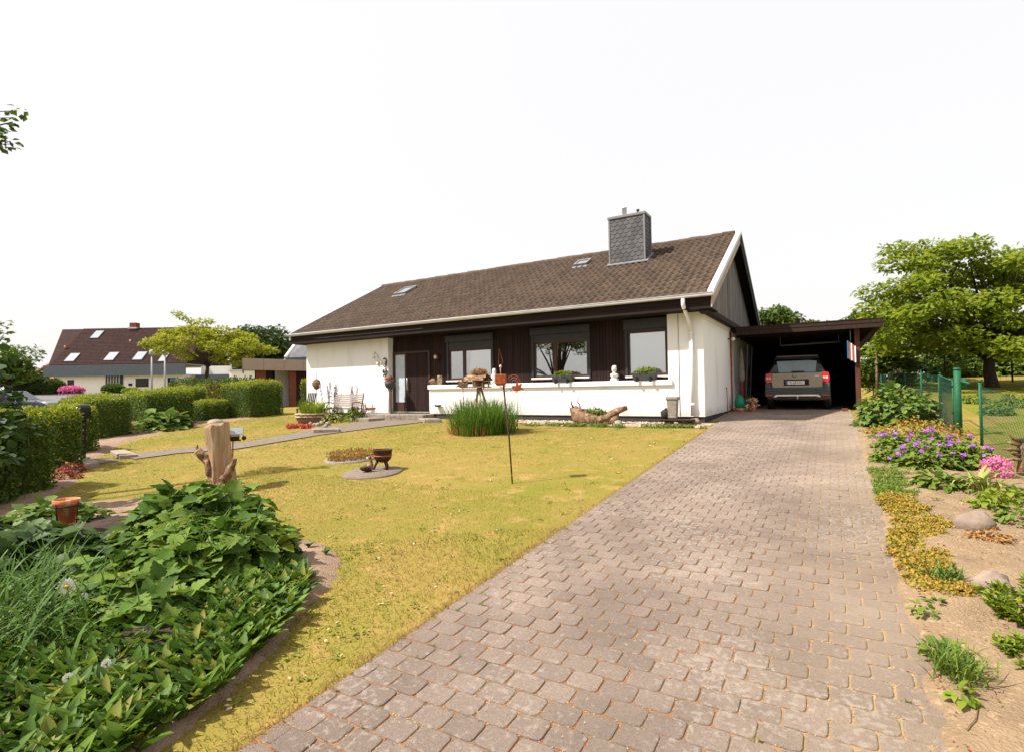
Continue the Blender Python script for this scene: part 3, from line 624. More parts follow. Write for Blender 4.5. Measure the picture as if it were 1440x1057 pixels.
# roof: slab, pantiles, ridge
b = MB()
for sgn in (1, -1):
    y0 = EY-.0 if sgn > 0 else BY
    P = [(GXL, y0, EZ-.05), (GXL, RY, RZ-.05), (GXL, RY, RZ-.25), (GXL, y0+sgn*.1, EZ-.19)]
    b.prism(P, (GXR-.03-GXL, 0, 0))
RF = b.build('roof', M['soffit'], H)
def tiles(mb, x0, x1, y0, z0, y1, z1, tw, rows, amp=.028):
    L_ = math.hypot(y1-y0, z1-z0); vy, vz = (y1-y0)/L_, (z1-z0)/L_; nY = math.copysign(1, y1-y0); ny, nz = -vz*nY, abs(vy)
    ny = -vz*(1 if vy > 0 else -1)
    cols = max(1, round((x1-x0)/tw)); tw = (x1-x0)/cols; h = L_/rows; us = np.linspace(0, 1, 11); VV = []
    prof = amp*(.5-.5*np.cos(us*2*math.pi))**1.3
    for j in range(rows):
        for i in range(cols):
            lift = .03+random.gauss(0, .003); sk = random.gauss(0, .004)
            for (v, lf, dp) in ((j*h-.02, lift, -.028), (j*h-.02, lift, 0), (j*h+h*1.03, .004, 0)):
                s_ = prof+lf+dp+.01
                VV.append(np.stack([x0+(i+us*.995)*tw, y0+vy*(v+sk)+ny*s_, z0+vz*(v+sk)+nz*s_], 1))
    VV = np.array(VV).reshape(rows*cols, 33, 3)
    mb.arr(VV, [(i, i+1, 12+i, 11+i) for i in range(10)]+[(11+i, 12+i, 23+i, 22+i) for i in range(10)], 0, True)
b = MB(); tiles(b, GXL+.06, GXR-.1, EY-.04, EZ-.03, RY, RZ, .21, 17, .05); tiles(b, GXL+.06, GXR-.1, BY+.04, EZ-.03, RY, RZ, .21, 17, .05)
TL = b.build('roof_tiles', M['tile'], None); TL.parent = RF; TL.location = tuple(-np.array(H.location))
b = MB(); x = GXL+.05
while x < GXR-.5:
    zj = random.gauss(0, .006)
    V = [(x_, RY+(.13+e)*math.cos(t), RZ+.0+zj+(.13+e)*math.sin(t)*.8) for x_, e in ((x, .012), (x+.38, 0)) for t in np.linspace(-.25, math.pi+.25, 9)]
    V += [(x, RY+.11*math.cos(t), RZ+zj+.11*math.sin(t)*.8) for t in np.linspace(-.25, math.pi+.25, 9)]
    b.add(V, [(i, i+1, 10+i, 9+i) for i in range(8)]+[(18+i, 19+i, 1+i, i) for i in range(8)], 0, True); x += .36
q = b.build('ridge_tiles', M['tile'], None); q.parent = RF; q.location = tuple(-np.array(H.location))
# verge trims and barge boards
def rake(mb, x0, x1, up_, dn, back=False, mi=0, ext=0):
    y0 = BY if back else EY; s_ = -1 if back else 1
    P = [(x0, y0-s_*ext, EZ+up_-SLP*ext), (x0, RY, RZ+up_), (x0, RY, RZ+dn), (x0, y0-s_*ext, EZ+dn-SLP*ext)]
    mb.prism(P, (x1-x0, 0, 0), mi)
b = MB(); rake(b, GXL-.03, GXL+.07, .09, -.2, ext=.02); rake(b, GXL-.03, GXL+.07, .09, -.2, True); b.build('verge_trim', M['zinc'], H)
b = MB(); rake(b, GXR-.11, GXR+.035, .1, -.03, ext=.03); b.build('verge_cap', M['gutter'], H)
b = MB(); rake(b, GXR-.03, GXR, -.03, -.17, ext=.0); rake(b, GXR-.04, GXR-.012, -.17, -.34, ext=0); b.build('barge_board', M['pale_board'], H)
b = MB(); rake(b, GXR-.11, GXR+.03, .08, .0, True); b.build('verge_cap', M['zinc'], H)
b = MB(); rake(b, GXR-.04, GXR, 0, -.34, True); tag(b.build('barge_board', M['fascia'], H), 'dark brown rear barge board')
# gable cladding and beam
b = MB(); y = YF-.2
while y < YB+.2:
    zt = min(roofz(y), roofz(y+.115))-.2
    if zt > 2.9: b.box(XR-.02, XR+.03+random.uniform(-.006, .006), y+.003, y+.112, 2.84, zt)
    y += .115
b.build('gable_cladding', M['grey_board'], H)
b = MB(); b.box(XR+.0, XR+.22, EY+.06, BY-.06, 2.80, 2.94); b.build('gable_beam', M['fascia'], H)
b = MB(); z = .0
while z < 2.7:
    o_ = .11 if int(z/.075) % 2 else 0
    b.box(XR-.25, XR+.02+random.uniform(-.004, .004), 18.76, 18.94, z+.004, z+.07); z += .075
b.build('brick_edge', M['brick'], H)
b = MB(); b.tube([(XR+.012, 18.735, .15), (XR+.012, 18.735, 2.68)], .016, 6); b.build('edge_strip', M['red'], H)
b = MB(); wx = onY(955, 520, YF).x; b.tube([(wx, YF-.012, .2), (wx, YF-.012, 2.86)], .008, 6); b.build('wall_cable', M['lampgrey'], H)
# skylights
def onroof(px, py):
    d = ray(px, py); # plane z = EZ + SLP*(y-EY)
    t = (EZ-SLP*EY-CZ)/(d[2]-SLP*d[1]); return Vector((d[0]*t, d[1]*t, CZ+d[2]*t))
NV = Vector((0, -SLP, 1)).normalized(); UV_ = Vector((0, 1, SLP)).normalized()
def skylight(px, py, wd, ln, lab):
    c = onroof(px, py); rm = Matrix(((1, 0, 0), (0, UV_.y, NV.y), (0, UV_.z, NV.z)))
    q = MB()
    for dx, dy, sx, sy in ((-wd/2, 0, .07, ln), (wd/2, 0, .07, ln), (0, ln/2, wd+.07, .09), (0, -ln/2, wd+.07, .07)):
        q.obox(c+rm @ Vector((dx, dy, .1)), (sx, sy, .09), rm)
    q.obox(c+rm @ Vector((0, -ln/2-.13, .055)), (wd+.15, .22, .02), rm)
    q.V = [v-np.array(H.location) for v in q.V]; k = q.build('skylight', M['slateE'], RF, .008, world=False); tag(k, lab)
    q = MB(); q.obox(c+rm @ Vector((0, 0, .11)), (wd-.06, ln-.06, .02), rm); q.V = [v-np.array(H.location) for v in q.V]; q.build('skylight_pane', M['glassW'], k, world=False)
M['glassW'] = mat('skylight_glass', (.5, .55, .6, 1), None, .03, metal=.9)
skylight(571, 411.5, .62, .8, 'larger skylight near the left end of the roof'); skylight(820, 373, .45, .5, 'small skylight beside the chimney')
# chimney clad in slate scales
c0 = onroof(858, 376); c1 = onroof(920, 371)
kx0 = c0.x; ky0 = c0.y; kx1 = onY(907, 360, ky0).x; kt = onY(880, 305, ky0).z; ky1 = ky0+.62
kx1 = kx0+1.02 if kx1-kx0 < .5 else kx1
b = MB(); b.box(kx0, kx1, ky0, ky1, roofz(ky0)-.2, kt); CH = b.build('chimney', M['slate'], None); CH.parent = RF; CH.location = tuple(-np.array(H.location))
q = MB()
def scales(o_, ux, uz, wd, ht, nn_):
    s_ = .2; rows = int(ht/.135)+1; V = []
    pts = [(-.5, .55), (-.5, -.05), (-.42, -.3), (-.22, -.47), (0, -.5), (.3, -.42), (.5, -.1), (.5, .55)]
    for j in range(rows+1):
        for i in range(-2, int(wd/s_)+3):
            u = (i+.5*(j % 2))*s_; v = .07+j*.135; ring = []
            for a, c in pts:
                uu = min(max(u+a*s_+.03*c, .0), wd); vv = min(max(v+c*s_, 0), ht)
                ring.append(o_+ux*uu+uz*vv+nn_*(.012+.012*(.5-c)))
            if max(r_.dot(ux) for r_ in ring)-min(r_.dot(ux) for r_ in ring) > .02 and max(r_.z for r_ in ring)-min(r_.z for r_ in ring) > .02:
                q.add(ring, [tuple(range(8))])
                low = ring[1:7]; q.add(low+[p_-nn_*.03 for p_ in low], [(k, k+1, 7+k, 6+k) for k in range(5)], 1)
                q.add([p_+nn_*.001+Vector((0, 0, .0)) for p_ in low]+[p_+Vector((0, 0, -.016))-nn_*.004 for p_ in low], [(k, k+1, 7+k, 6+k) for k in range(5)], 1)
zb = roofz(ky0)+.02
scales(Vector((kx0, ky0, zb)), Vector((1, 0, 0)), Vector((0, 0, 1)), kx1-kx0, kt-zb, Vector((0, -1, 0)))
scales(Vector((kx1, ky0, zb)), Vector((0, 1, 0)), Vector((0, 0, 1)), ky1-ky0, kt-zb, Vector((1, 0, 0)))
q.V = [v-0 for v in q.V]; q.build('slate_scales', [M['slate'], M['darkstone']], CH, world=False)
q = MB(); q.box(kx0-.05, kx1+.05, ky0-.05, ky1+.05, kt-.02, kt+.07); q.build('chimney_cap', M['slateE'], CH, .01, world=False)
q = MB()
for ax, ay in ((kx0, ky0-.03), (kx1+.0, ky0-.03), (kx1+.03, ky1-.02)): q.box(ax-.025, ax+.025, ay-.005, ay+.025, zb-.1, kt-.021)
q.prism([(kx0-.08, ky0-.1, roofz(ky0-.1)+.075), (kx1+.12, ky0-.1, roofz(ky0-.1)+.075), (kx1+.12, ky0+.0, roofz(ky0)+.08), (kx0-.08, ky0, roofz(ky0)+.08)], (0, 0, .03))
q.prism([(kx1+.03, ky0, roofz(ky0)+.08), (kx1+.13, ky0, roofz(ky0)+.08), (kx1+.13, ky1, roofz(ky1)+.08), (kx1+.03, ky1, roofz(ky1)+.08)], (0, 0, .03))
q.build('flashing', M['slateE'], CH, world=False)
ptx = onY(877.5, 297, (ky0+ky1)/2).x; q = MB(); q.lathe([(.075, 0), (.075, .33), (.085, .33), (.085, .36), (.0, .36)], (ptx, ky0+.35, kt+.07), 14); q.build('flue_pipe', M['gutter'], CH, world=False)
p2 = onY(897, 297, ky0+.3).x; q = MB(); q.lathe([(.035, 0), (.035, .15), (.06, .16), (.06, .19), (0, .22)], (p2, ky0+.3, kt+.07), 10); q.build('vent_pipe', M['greyplastic'], CH, world=False)
# antenna mast seen beyond the left verge
# ================================================================ CARPORT
CY = 18.5
cl = onY(1026, 472, CY); cr = onY(1243, 452, CY)
K = thing('carport', (-.9, CY, .14), 'dark brown wooden flat roofed carport attached to the white house', 'carport')
kt_, kb_ = 2.80, 2.55
b = MB(); b.box(XR+.06, cr.x-.02, CY+.03, 25.6, kt_-.1, kt_-.02); b.build('roof', M['soffit'], K)
b = MB(); b.box(XR+.23, cr.x, CY, CY+.03, kt_-.115, kt_+.0); b.box(XR+.23, cr.x-.015, CY+.012, CY+.04, kb_, kt_-.12); b.box(cr.x-.03, cr.x, CY+.04, 25.6, kb_+.1, kt_); b.build('fascia', M['brownwood'], K)
b = MB(); b.box(XR+.25, cr.x-.02, CY-.01, CY+.3, kt_+.002, kt_+.012)
x = XR+.3
while x < cr.x-.1:
    b.obox((x, CY+.0, kt_+.005), (.16, .03, .018), Matrix.Rotation(random.gauss(0, .05), 3, 'Y')); x += .17
b.build('roof_felt', M['brownwood'], K)
pp = onY(1207, 540, 18.85).x
b = MB(); b.box(pp-.065, pp+.065, 18.79, 18.92, .2, kb_+.02); b.build('post', M['postwood'], K, .01)
b = MB(); b.box(pp-.05, pp+.05, 18.8, 18.91, .08, .2); b.build('post_foot', M['greystone'], K)
b = MB(); b.prism([(pp+.06, 18.82, 1.95), (pp+.06, 18.82, 2.12), (cr.x-.16, 18.82, kb_+.08), (cr.x-.03, 18.82, kb_+.08)], (0, .08, 0)); b.build('brace', M['brownwood'], K)
b = MB()
for y in np.arange(CY+.9, 25.4, .95): b.box(XR+.1, cr.x-.06, y, y+.09, kb_+.0, kt_-.1)
b.build('rafters', M['soffit'], K)
b = MB(); y = 19.3
while y < 25.4: b.box(pp-.02, pp+.02, y+.003, y+.137, .16, kb_); y += .14
b.box(pp+.02, pp+.03, 19.3, 25.4, .14, kb_+.25)
x = XR-.3
while x < pp: b.box(x+.003, x+.137, 25.4, 25.44, .12, kb_+.2); x += .14
b.box(XR-.3, pp+.03, 25.44, 25.46, .05, kb_+.28); b.box(XR-.1, XR+.0, 23.82, 25.4, .05, kb_+.28)
b.build('side_boards', M['fascia'], K)

# ================================================================ CAR (seen from behind)
CXc = (onY(1071, 540, 18.95).x+onY(1172, 540, 18.95).x)/2+.005; C0 = 18.98; ZC = .15
car = thing('parked_car', (CXc, C0+2.1, ZC), 'bronze estate car parked nose in under the carport', 'car')
paint = mat('bronze_paint', (.27, .222, .165, 1), (.25, .205, .15, 1), .32, 3, metal=.4, coat=.5)
def section(y, hw, z0, z1, rt, rb, n=6):
    P = []
    for sx, zc_, rr_, a0, cz_ in ((1, 0, rb, -90, z0+rb), (1, 1, rt, 0, z1-rt)):
        for i in range(n):
            t = R(a0+90*i/(n-1)); P.append((hw-rr_+rr_*math.cos(t), cz_+rr_*math.sin(t)))
    P = P+[(-x_, z_) for x_, z_ in P[::-1]]
    return [(CXc+x_, C0+y, ZC+z_) for x_, z_ in P]
def loft(secs, name, m, par, sm=True, bevel=0):
    q = MB(); V = [v for s_ in secs for v in s_]; n = len(secs[0]); k = len(secs)
    q.add(V, [(i*n+j, i*n+(j+1) % n, (i+1)*n+(j+1) % n, (i+1)*n+j) for i in range(k-1) for j in range(n)]+[tuple(range(n-1, -1, -1)), tuple(range((k-1)*n, k*n))], 0, sm)
    return q.build(name, m, par, bevel)
loft([section(.05, .84, .42, 1.12, .06, .1), section(.12, .88, .36, 1.14, .08, .12), (section(.5, .9, .3, 1.13, .09, .12)), section(2.4, .9, .3, 1.1, .09, .12), section(3.2, .89, .3, 1.02, .1, .12), section(3.9, .84, .32, .92, .12, .14), section(4.2, .7, .4, .8, .12, .14)], 'body', paint, car)
def section2(y, hb, ht, z0, z1, r_=.12, n=6):
    P = [(hb, z0), (hb, z0+.03)]
    for i in range(n):
        t = R(8+82*i/(n-1)); P.append((ht-r_+r_*math.cos(t), z1-r_+r_*math.sin(t)))
    P = P+[(-x_, z_) for x_, z_ in P[::-1]]
    return [(CXc+x_, C0+y, ZC+z_) for x_, z_ in P]
loft([section2(.1, .84, .78, 1.1, 1.2, .04), section2(.22, .84, .66, 1.1, 1.58), section2(.36, .85, .63, 1.1, 1.675), section2(1.5, .85, .64, 1.08, 1.71), section2(2.4, .84, .6, 1.05, 1.62), section2(3.1, .8, .74, 1.0, 1.09, .05)], 'cabin', mat('car_glass', (.01, .011, .012, 1), None, .12, coat=.3), car)
tg = MB(); tg.prism([(CXc-.69, C0+.045, ZC+.70), (CXc+.69, C0+.045, ZC+.70), (CXc+.71, C0+.035, ZC+.9), (CXc+.69, C0+.04, ZC+1.17), (CXc-.69, C0+.04, ZC+1.17), (CXc-.71, C0+.035, ZC+.9)], (0, -.05, 0))
TG = tg.build('tailgate', paint, car, .025, seg=3)
def cb(name, m, boxes, par=car, bevel=.008):
    q = MB()
    for bx in boxes: q.box(CXc+bx[0], CXc+bx[1], C0+bx[2], C0+bx[3], ZC+bx[4], ZC+bx[5])
    return q.build(name, m, par, bevel) if par is car else _sub(q, name, m, par, bevel)
def _sub(q, name, m, par, bevel):
    q.V = [v-np.array(car.location) for v in q.V]; return q.build(name, m, par, bevel, world=False)
# rear window, tilted
q = MB(); q.prism([(CXc-.50, C0+.11, ZC+1.18), (CXc+.52, C0+.11, ZC+1.18), (CXc+.56, C0+.2, ZC+1.52), (CXc+.3, C0+.22, ZC+1.555), (CXc-.56, C0+.22, ZC+1.545)], (0, -.02, .005)); q.build('rear_window', mat('rear_glass', (.16, .2, .22, 1), (.12, .155, .17, 1), .12, 2, coat=.5), car)
cb('roof_panel', paint, [(-.58, .58, .4, 2.3, 1.69, 1.725)], bevel=.015)
cb('roof_spoiler', M['black'], [(-.62, .62, .1, .5, 1.6, 1.66)], bevel=.02)
cb('wiper', M['black'], [(-.14, .22, .055, .085, 1.2, 1.225), (-.05, .05, .04, .09, 1.17, 1.22)])
rl = mat('tail_light_red', (.5, .01, .012, 1), None, .15, coat=.8); rli = mat('tail_light_clear', (.75, .5, .45, 1), None, .2)
for s_ in (-1, 1):
    q = MB(); xi, xo = CXc+s_*.69, CXc+s_*.9; q.prism([(xi, C0+.04, ZC+.88), (CXc+s_*.86, C0+.04, ZC+.84), (xo, C0+.04, ZC+.98), (CXc+s_*.87, C0+.04, ZC+1.17), (xi, C0+.04, ZC+1.19)][::s_], (0, -.05, 0)); tl = q.build('tail_light', rl, car, .03, seg=3)
    q = MB()
    for dx in (-.045, .03): q.box(CXc+s_*.785+dx-.03, CXc+s_*.785+dx+.03, C0-.018, C0-.008, ZC+.98, ZC+1.05)
    _sub(q, 'light_insert', rli, tl, .006)
q = MB(); q.prism([(CXc-.9, C0+.02, ZC+.42), (CXc+.9, C0+.02, ZC+.42), (CXc+.9, C0+.02, ZC+.68), (CXc+.75, C0+.02, ZC+.71), (CXc-.75, C0+.02, ZC+.71), (CXc-.9, C0+.02, ZC+.68)], (0, -.1, 0)); q.box(CXc-.9, CXc-.72, C0-.02, C0+.1, ZC+.68, ZC+.86); q.box(CXc+.72, CXc+.9, C0-.02, C0+.1, ZC+.68, ZC+.86); BU = q.build('bumper', M['greyplastic'], car, .035, seg=3)
q = MB()
P = [(-.66, .42), (-.58, .5), (.58, .5), (.66, .42), (.6, .42), (.53, .45), (-.53, .45), (-.6, .42)]
for i, j in ((0, 3), ): q.prism([(CXc+P[k][0], C0-.081, ZC+P[k][1]) for k in (0, 1, 2, 3, 4, 5, 6, 7)], (0, -.02, 0))
_sub(q, 'diffuser_trim', M['steel'], BU, .004)
for s_ in (-1, 1):
    q = MB(); q.box(CXc+s_*.78-.09, CXc+s_*.78+.09, C0-.09, C0-.07, ZC+.46, ZC+.5); _sub(q, 'reflector', rl, BU, .004)
q = MB(); q.tube([(CXc+.02, C0+.0, ZC+.36), (CXc+.02, C0-.12, ZC+.36), (CXc+.02, C0-.15, ZC+.42)], .02, 8); q.blob((CXc+.02, C0-.15, ZC+.44), .028, 10); _sub(q, 'tow_bar', M['steel'], BU, 0)
q = MB(); q.box(CXc-.035, CXc+.075, C0-.1, C0-.078, ZC+.4, ZC+.52); _sub(q, 'tow_cover', M['black'], BU, .01)
# number plate with raised lettering
cb('plate_recess', M['black'], [(-.36, .34, -.012, -.004, .78, .97)], TG, .004)
PL = MB(); PL.box(CXc-.30, CXc+.22, C0-.024, C0-.013, ZC+.815, ZC+.925); PL = _sub(PL, 'number_plate', mat('plate_white', (.75, .74, .72, 1), None, .4), TG, .003)
q = MB(); q.box(CXc-.295, CXc-.245, C0-.027, C0-.0245, ZC+.82, ZC+.92); _sub(q, 'plate_band', mat('plate_blue', (.04, .1, .5, 1), None, .4), TG, 0)
def text(body, size, loc, rot, m, par, name, ext=.0015, parloc=None):
    cu = bpy.data.curves.new(name, 'FONT'); cu.body = body; cu.size = size; cu.extrude = ext; cu.align_x = 'CENTER'; cu.align_y = 'CENTER'
    o = bpy.data.objects.new(name, cu); COL.objects.link(o); dg = bpy.context.evaluated_depsgraph_get(); me = bpy.data.meshes.new_from_object(o.evaluated_get(dg)); bpy.data.objects.remove(o)
    me.transform(Matrix.Translation(Vector(loc)-Vector(parloc or (0, 0, 0))) @ rot); me.materials.clear(); me.materials.append(m); o = bpy.data.objects.new(name, me); COL.objects.link(o); o.parent = par; return o
text('SL·LB 3333', .098, (CXc-.012, C0-.026, ZC+.869), Matrix.Rotation(R(90), 4, 'X') @ Matrix.Scale(.83, 4, (1, 0, 0)), M['black'], TG, 'plate_lettering', .0012, car.location)
q = MB(); q.tube([(CXc-.06, C0-.006, ZC+1.09), (CXc-.06, C0-.025, ZC+1.09)], .052, 20, 0, True); BG = _sub(q, 'emblem', M['black'], TG, .004)
q = MB(); q.tube([(CXc-.06, C0-.02, ZC+1.09), (CXc-.06, C0-.03, ZC+1.09)], .037, 18, 0, True); _sub(q, 'emblem_disc', mat('emblem_silver', (.72, .74, .66, 1), None, .35, metal=.3), TG, 0)
q = MB(); e0 = Vector((CXc-.06, C0-.0305, ZC+1.09))
q.prism([e0+Vector(p) for p in ((-.022, 0, -.012), (.012, 0, -.012), (.024, 0, 0), (.012, 0, .014), (.0, 0, .02), (-.02, 0, .016), (-.006, 0, .004), (-.022, 0, .002))], (0, -.004, 0)); _sub(q, 'emblem_wing', mat('emblem_green', (.03, .14, .04, 1), None, .4), TG, 0)
q = MB(); q.box(CXc+.5, CXc+.62, C0-.014, C0-.008, ZC+1.06, ZC+1.08); _sub(q, 'badge', M['steel'], TG, 0)
for sx in (-1, 1):
    for yy in (.75, 3.35):
        q = MB(); q.tube([(CXc+sx*.9, C0+yy, ZC+.33), (CXc+sx*.7, C0+yy, ZC+.33)], .33, 26); wl = q.build('wheel', M['black'], car, .03)
        q = MB(); q.tube([(CXc+sx*.905, C0+yy, ZC+.33), (CXc+sx*.88, C0+yy, ZC+.33)], .2, 20); _sub(q, 'rim', M['steel'], wl, 0)
    q = MB(); q.tube([(CXc+sx*.6, C0+.5, ZC+1.7), (CXc+sx*.6, C0+.7, ZC+1.75), (CXc+sx*.6, C0+2, ZC+1.75), (CXc+sx*.6, C0+2.2, ZC+1.68)], .018, 8); q.build('roof_rail', M['black'], car)
    q = MB(); q.blob((CXc+sx*1.0, C0+2.75, ZC+1.06), (.1, .06, .075), 10); q.build('wing_mirror', M['black'], car)
# ================================================================ LEAF MATERIALS
g = lambda r, g_, b, k=1.: (r*k, g_*k, b*k, 1)
LM = dict(
hedge=leafm('hedge_leaf', [g(.03, .065, .008), g(.05, .09, .01), g(.075, .115, .012), g(.04, .075, .009)], .3, gain=1.35),
hedgetop=leafm('hedge_new_growth', [g(.16, .19, .012), g(.21, .22, .015), g(.12, .16, .012)], .35, gain=1.55),
 core=mat('hedge_core', (.06, .09, .015, 1), None, .9),
conifer=leafm('conifer_leaf', [g(.035, .07, .012), g(.07, .11, .014), g(.1, .125, .016)], .25, gain=1.2),
anem=leafm('anemone_leaf', [g(.03, .06, .008), g(.07, .12, .012), g(.11, .16, .018), g(.05, .1, .01), g(.04, .08, .014), g(.13, .16, .02)], .32, .6, .2, gain=1.45),
dark=leafm('dark_leaf', [g(.018, .042, .007), g(.032, .06, .009), g(.045, .08, .01)], .25, .55, .25, gain=1.2),
lily=leafm('lily_leaf', [g(.03, .065, .009), g(.055, .11, .012), g(.1, .155, .014), g(.04, .085, .01), g(.07, .12, .014), g(.18, .17, .025)], .3, .55, .2, gain=1.35),
strap=leafm('strap_leaf', [g(.035, .075, .012), g(.055, .105, .016), g(.08, .13, .022)], .28, .55, .2, gain=1.4),
grass=leafm('ornamental_blade', [g(.06, .13, .015), g(.09, .16, .018), g(.05, .11, .015), g(.13, .18, .03)], .35, .5, gain=1.5),
dry=leafm('dry_blade', [g(.36, .18, .05), g(.28, .13, .04), g(.42, .25, .09)], .2, .8, gain=1.0),
bright=leafm('bright_leaf', [g(.09, .15, .01), g(.14, .19, .013), g(.19, .22, .016), g(.07, .12, .01)], .38, gain=1.35),
gold=leafm('golden_leaf', [g(.23, .25, .012), g(.27, .27, .014), g(.18, .22, .012), g(.31, .28, .02)], .5, gain=1.2),
tree=leafm('tree_leaf', [g(.04, .075, .012), g(.06, .1, .015), g(.085, .12, .02)], .3, gain=1.2),
far=leafm('far_leaf', [g(.03, .06, .014), g(.045, .08, .018), g(.07, .1, .022)], .3, gain=1.0),
rowan=leafm('yellow_green_leaf', [g(.09, .135, .008), g(.14, .178, .01), g(.19, .21, .013), g(.06, .1, .008)], .5, gain=1.5),
elder=leafm('elder_leaf', [g(.06, .105, .014), g(.09, .135, .018), g(.12, .16, .02)], .35, gain=1.3),
peony=leafm('peony_leaf', [g(.06, .11, .018), g(.085, .14, .022), g(.12, .165, .025)], .3, .55, .25, gain=1.25),
sedum=leafm('sedum_leaf', [g(.16, .17, .015), g(.24, .2, .02), g(.34, .17, .03), g(.12, .14, .014)], .2, gain=1.2),
orange=leafm('orange_tip_leaf', [g(.2, .2, .02), g(.28, .2, .03), g(.36, .14, .03), g(.14, .17, .016)], .3, gain=1.1),
gera=leafm('cranesbill_leaf', [g(.1, .15, .02), g(.14, .18, .024), g(.075, .13, .018)], .35, gain=1.3),
 purple=leafm('purple_petal', [g(.42, .1, .6), g(.34, .07, .52), g(.52, .18, .62)], .35),
 pink=leafm('pink_petal', [g(.72, .16, .36), g(.6, .12, .32), g(.8, .35, .5)], .3),
 white=leafm('white_petal', [g(.8, .78, .7), g(.7, .7, .6)], .3),
 lilac=leafm('lilac_petal', [g(.5, .4, .62), g(.6, .5, .68), g(.36, .28, .5)], .3),
 redf=leafm('red_petal', [g(.6, .03, .04), g(.5, .02, .06), g(.7, .1, .1)], .25),
 yellow=leafm('yellow_centre', [g(.7, .45, .03), g(.6, .36, .02)], .1),
 redleaf=leafm('red_leaf', [g(.3, .05, .03), g(.22, .05, .03), g(.36, .12, .05)], .25),
 stem=leafm('green_stem', [g(.07, .12, .02), g(.1, .14, .025)], .1),
 buds=leafm('flower_bud', [g(.3, .3, .08), g(.24, .27, .06)], .2),
)
# ================================================================ HEDGES
def hedge(label, p0, p1, th, h, n=8500, leaf=.06, mats=('hedge', 'hedgetop'), rnd=.22, grp='clipped hedge blocks along the lawn', name='hedge', cat='hedge', jit=.05, wav=.06):
    p0, p1 = Vector((p0[0], p0[1], 0)), Vector((p1[0], p1[1], 0)); u = (p1-p0); L_ = u.length; u.normalize(); v = Vector((-u.y, u.x, 0))
    if v.dot(p0+p1) < 0: v = -v
    c = (p0+p1)/2+v*th/2; z0 = zg(c.x, c.y)
    hx, hy = L_/2, th/2; A = np.array([2*hx*2*hy, 2*hx*h, 2*hx*h, 2*hy*h, 2*hy*h]); fi = rng.choice(5, n, p=A/A.sum())
    q = rng.uniform(-1, 1, (n, 3)); q[:, 0] *= hx; q[:, 1] *= hy; q[:, 2] = (q[:, 2]+1)*h/2
    for k, (ax, val) in enumerate(((2, h), (1, hy), (1, -hy), (0, hx), (0, -hx))): q[fi == k, ax] = val
    inn = np.stack([np.clip(q[:, 0], -hx+rnd, hx-rnd), np.clip(q[:, 1], -hy+rnd, hy-rnd), np.clip(q[:, 2], 0, h-rnd)], 1)
    nn = nrm(q-inn); q = inn+nn*rnd
    wv = np.array([noise.noise(Vector((a*1.6+c.x, b_*1.6+c.y, d*1.6))) for a, b_, d in q])*wav
    q += nn*(wv+rng.normal(0, jit, n)*.6)[:, None]
    ud, vd = np.array(u), np.array(v)
    def W(a): return a[:, :1]*ud+a[:, 1:2]*vd+a[:, 2:]*np.array([0, 0, 1])
    pos = W(q); pos += np.array([c.x, c.y, 0]); pos[:, 2] += zgv(pos[:, 0], pos[:, 1])
    nw = W(nn); top = (q[:, 2] > h-.17+rng.normal(0, .07, n)) & (rng.random(n) < .92)
    a = nw*.7+rv(n)*.9+np.array([0, 0, .35]); bb = MB()
    bb.arr(fol(T_Q, pos, a, nw+rv(n)*.6, leaf*(.6+.8*rng.random(n)), .62), T_Q[1], np.where(top | (rng.random(n) < .1), 1, 0))
    k = .09; V = []
    for zz, s_ in ((-.1, 0), (h-.22, 0), (h-.1, .1)):
        for a_, b_ in ((-1, -1), (1, -1), (1, 1), (-1, 1)): V.append(c+u*(a_*(hx-k-s_))+v*(b_*(hy-k-s_))+Vector((0, 0, z0+zz)))
    bb.add(V, [(0, 1, 5, 4), (1, 2, 6, 5), (2, 3, 7, 6), (3, 0, 4, 7), (4, 5, 9, 8), (5, 6, 10, 9), (6, 7, 11, 10), (7, 4, 8, 11), (8, 9, 10, 11)], 2)
    o = bb.build(name, [LM[mats[0]], LM[mats[1]], LM['core']])
    return tag(o, label, cat, grp)
hedge('dark tall conifer hedge at the left edge nearest the viewer', (-10.2, 1.6), (-11.3, 3.4), 1.6, 1.33, 11000, .08, ('conifer', 'conifer'), .25, wav=.16, jit=.1)
hedge('narrow upright hedge block next to the nearest conifer hedge', (-11.6, 3.35), (-11.65, 4.05), 1.1, 1.4, 5500, .055)
hedge('clipped hedge block directly left of the letterbox post', (-14.1, 4.75), (-14.1, 5.35), 1.5, 1.24, 6000)
hedge('clipped hedge block directly behind the letterbox post', (-16.5, 5.95), (-16.5, 6.6), 1.9, 1.2, 6000)
hedge('broad rounded hedge block between letterbox and leafy shrub', (-19.9, 7.7), (-20.0, 9.0), 2.2, 1.32, 8500, rnd=.35, wav=.12)
hedge('long clipped hedge block behind the leafy rhubarb like shrub', (-21.35, 10.0), (-21.3, 11.75), 2.0, 1.34, 9000, rnd=.22, wav=.09)
hedge('small low rounded hedge bush between two larger blocks', (-21.8, 12.3), (-21.7, 13.4), 1.2, .8, 4200, .06, rnd=.32)
hedge('light green hedge block set back behind the small round bush', (-24.6, 12.2), (-24.4, 14.0), 1.2, 1.35, 4500)
hedge('big square hedge block left of the house with shaded right face', (-20.7, 13.6), (-20.9, 15.35), 1.8, 1.44, 9500, wav=.09)
hedge('hedge block touching the left corner of the white house', (-20.9, 16.2), (-19.2, 16.9), 1.6, 1.5, 6500)

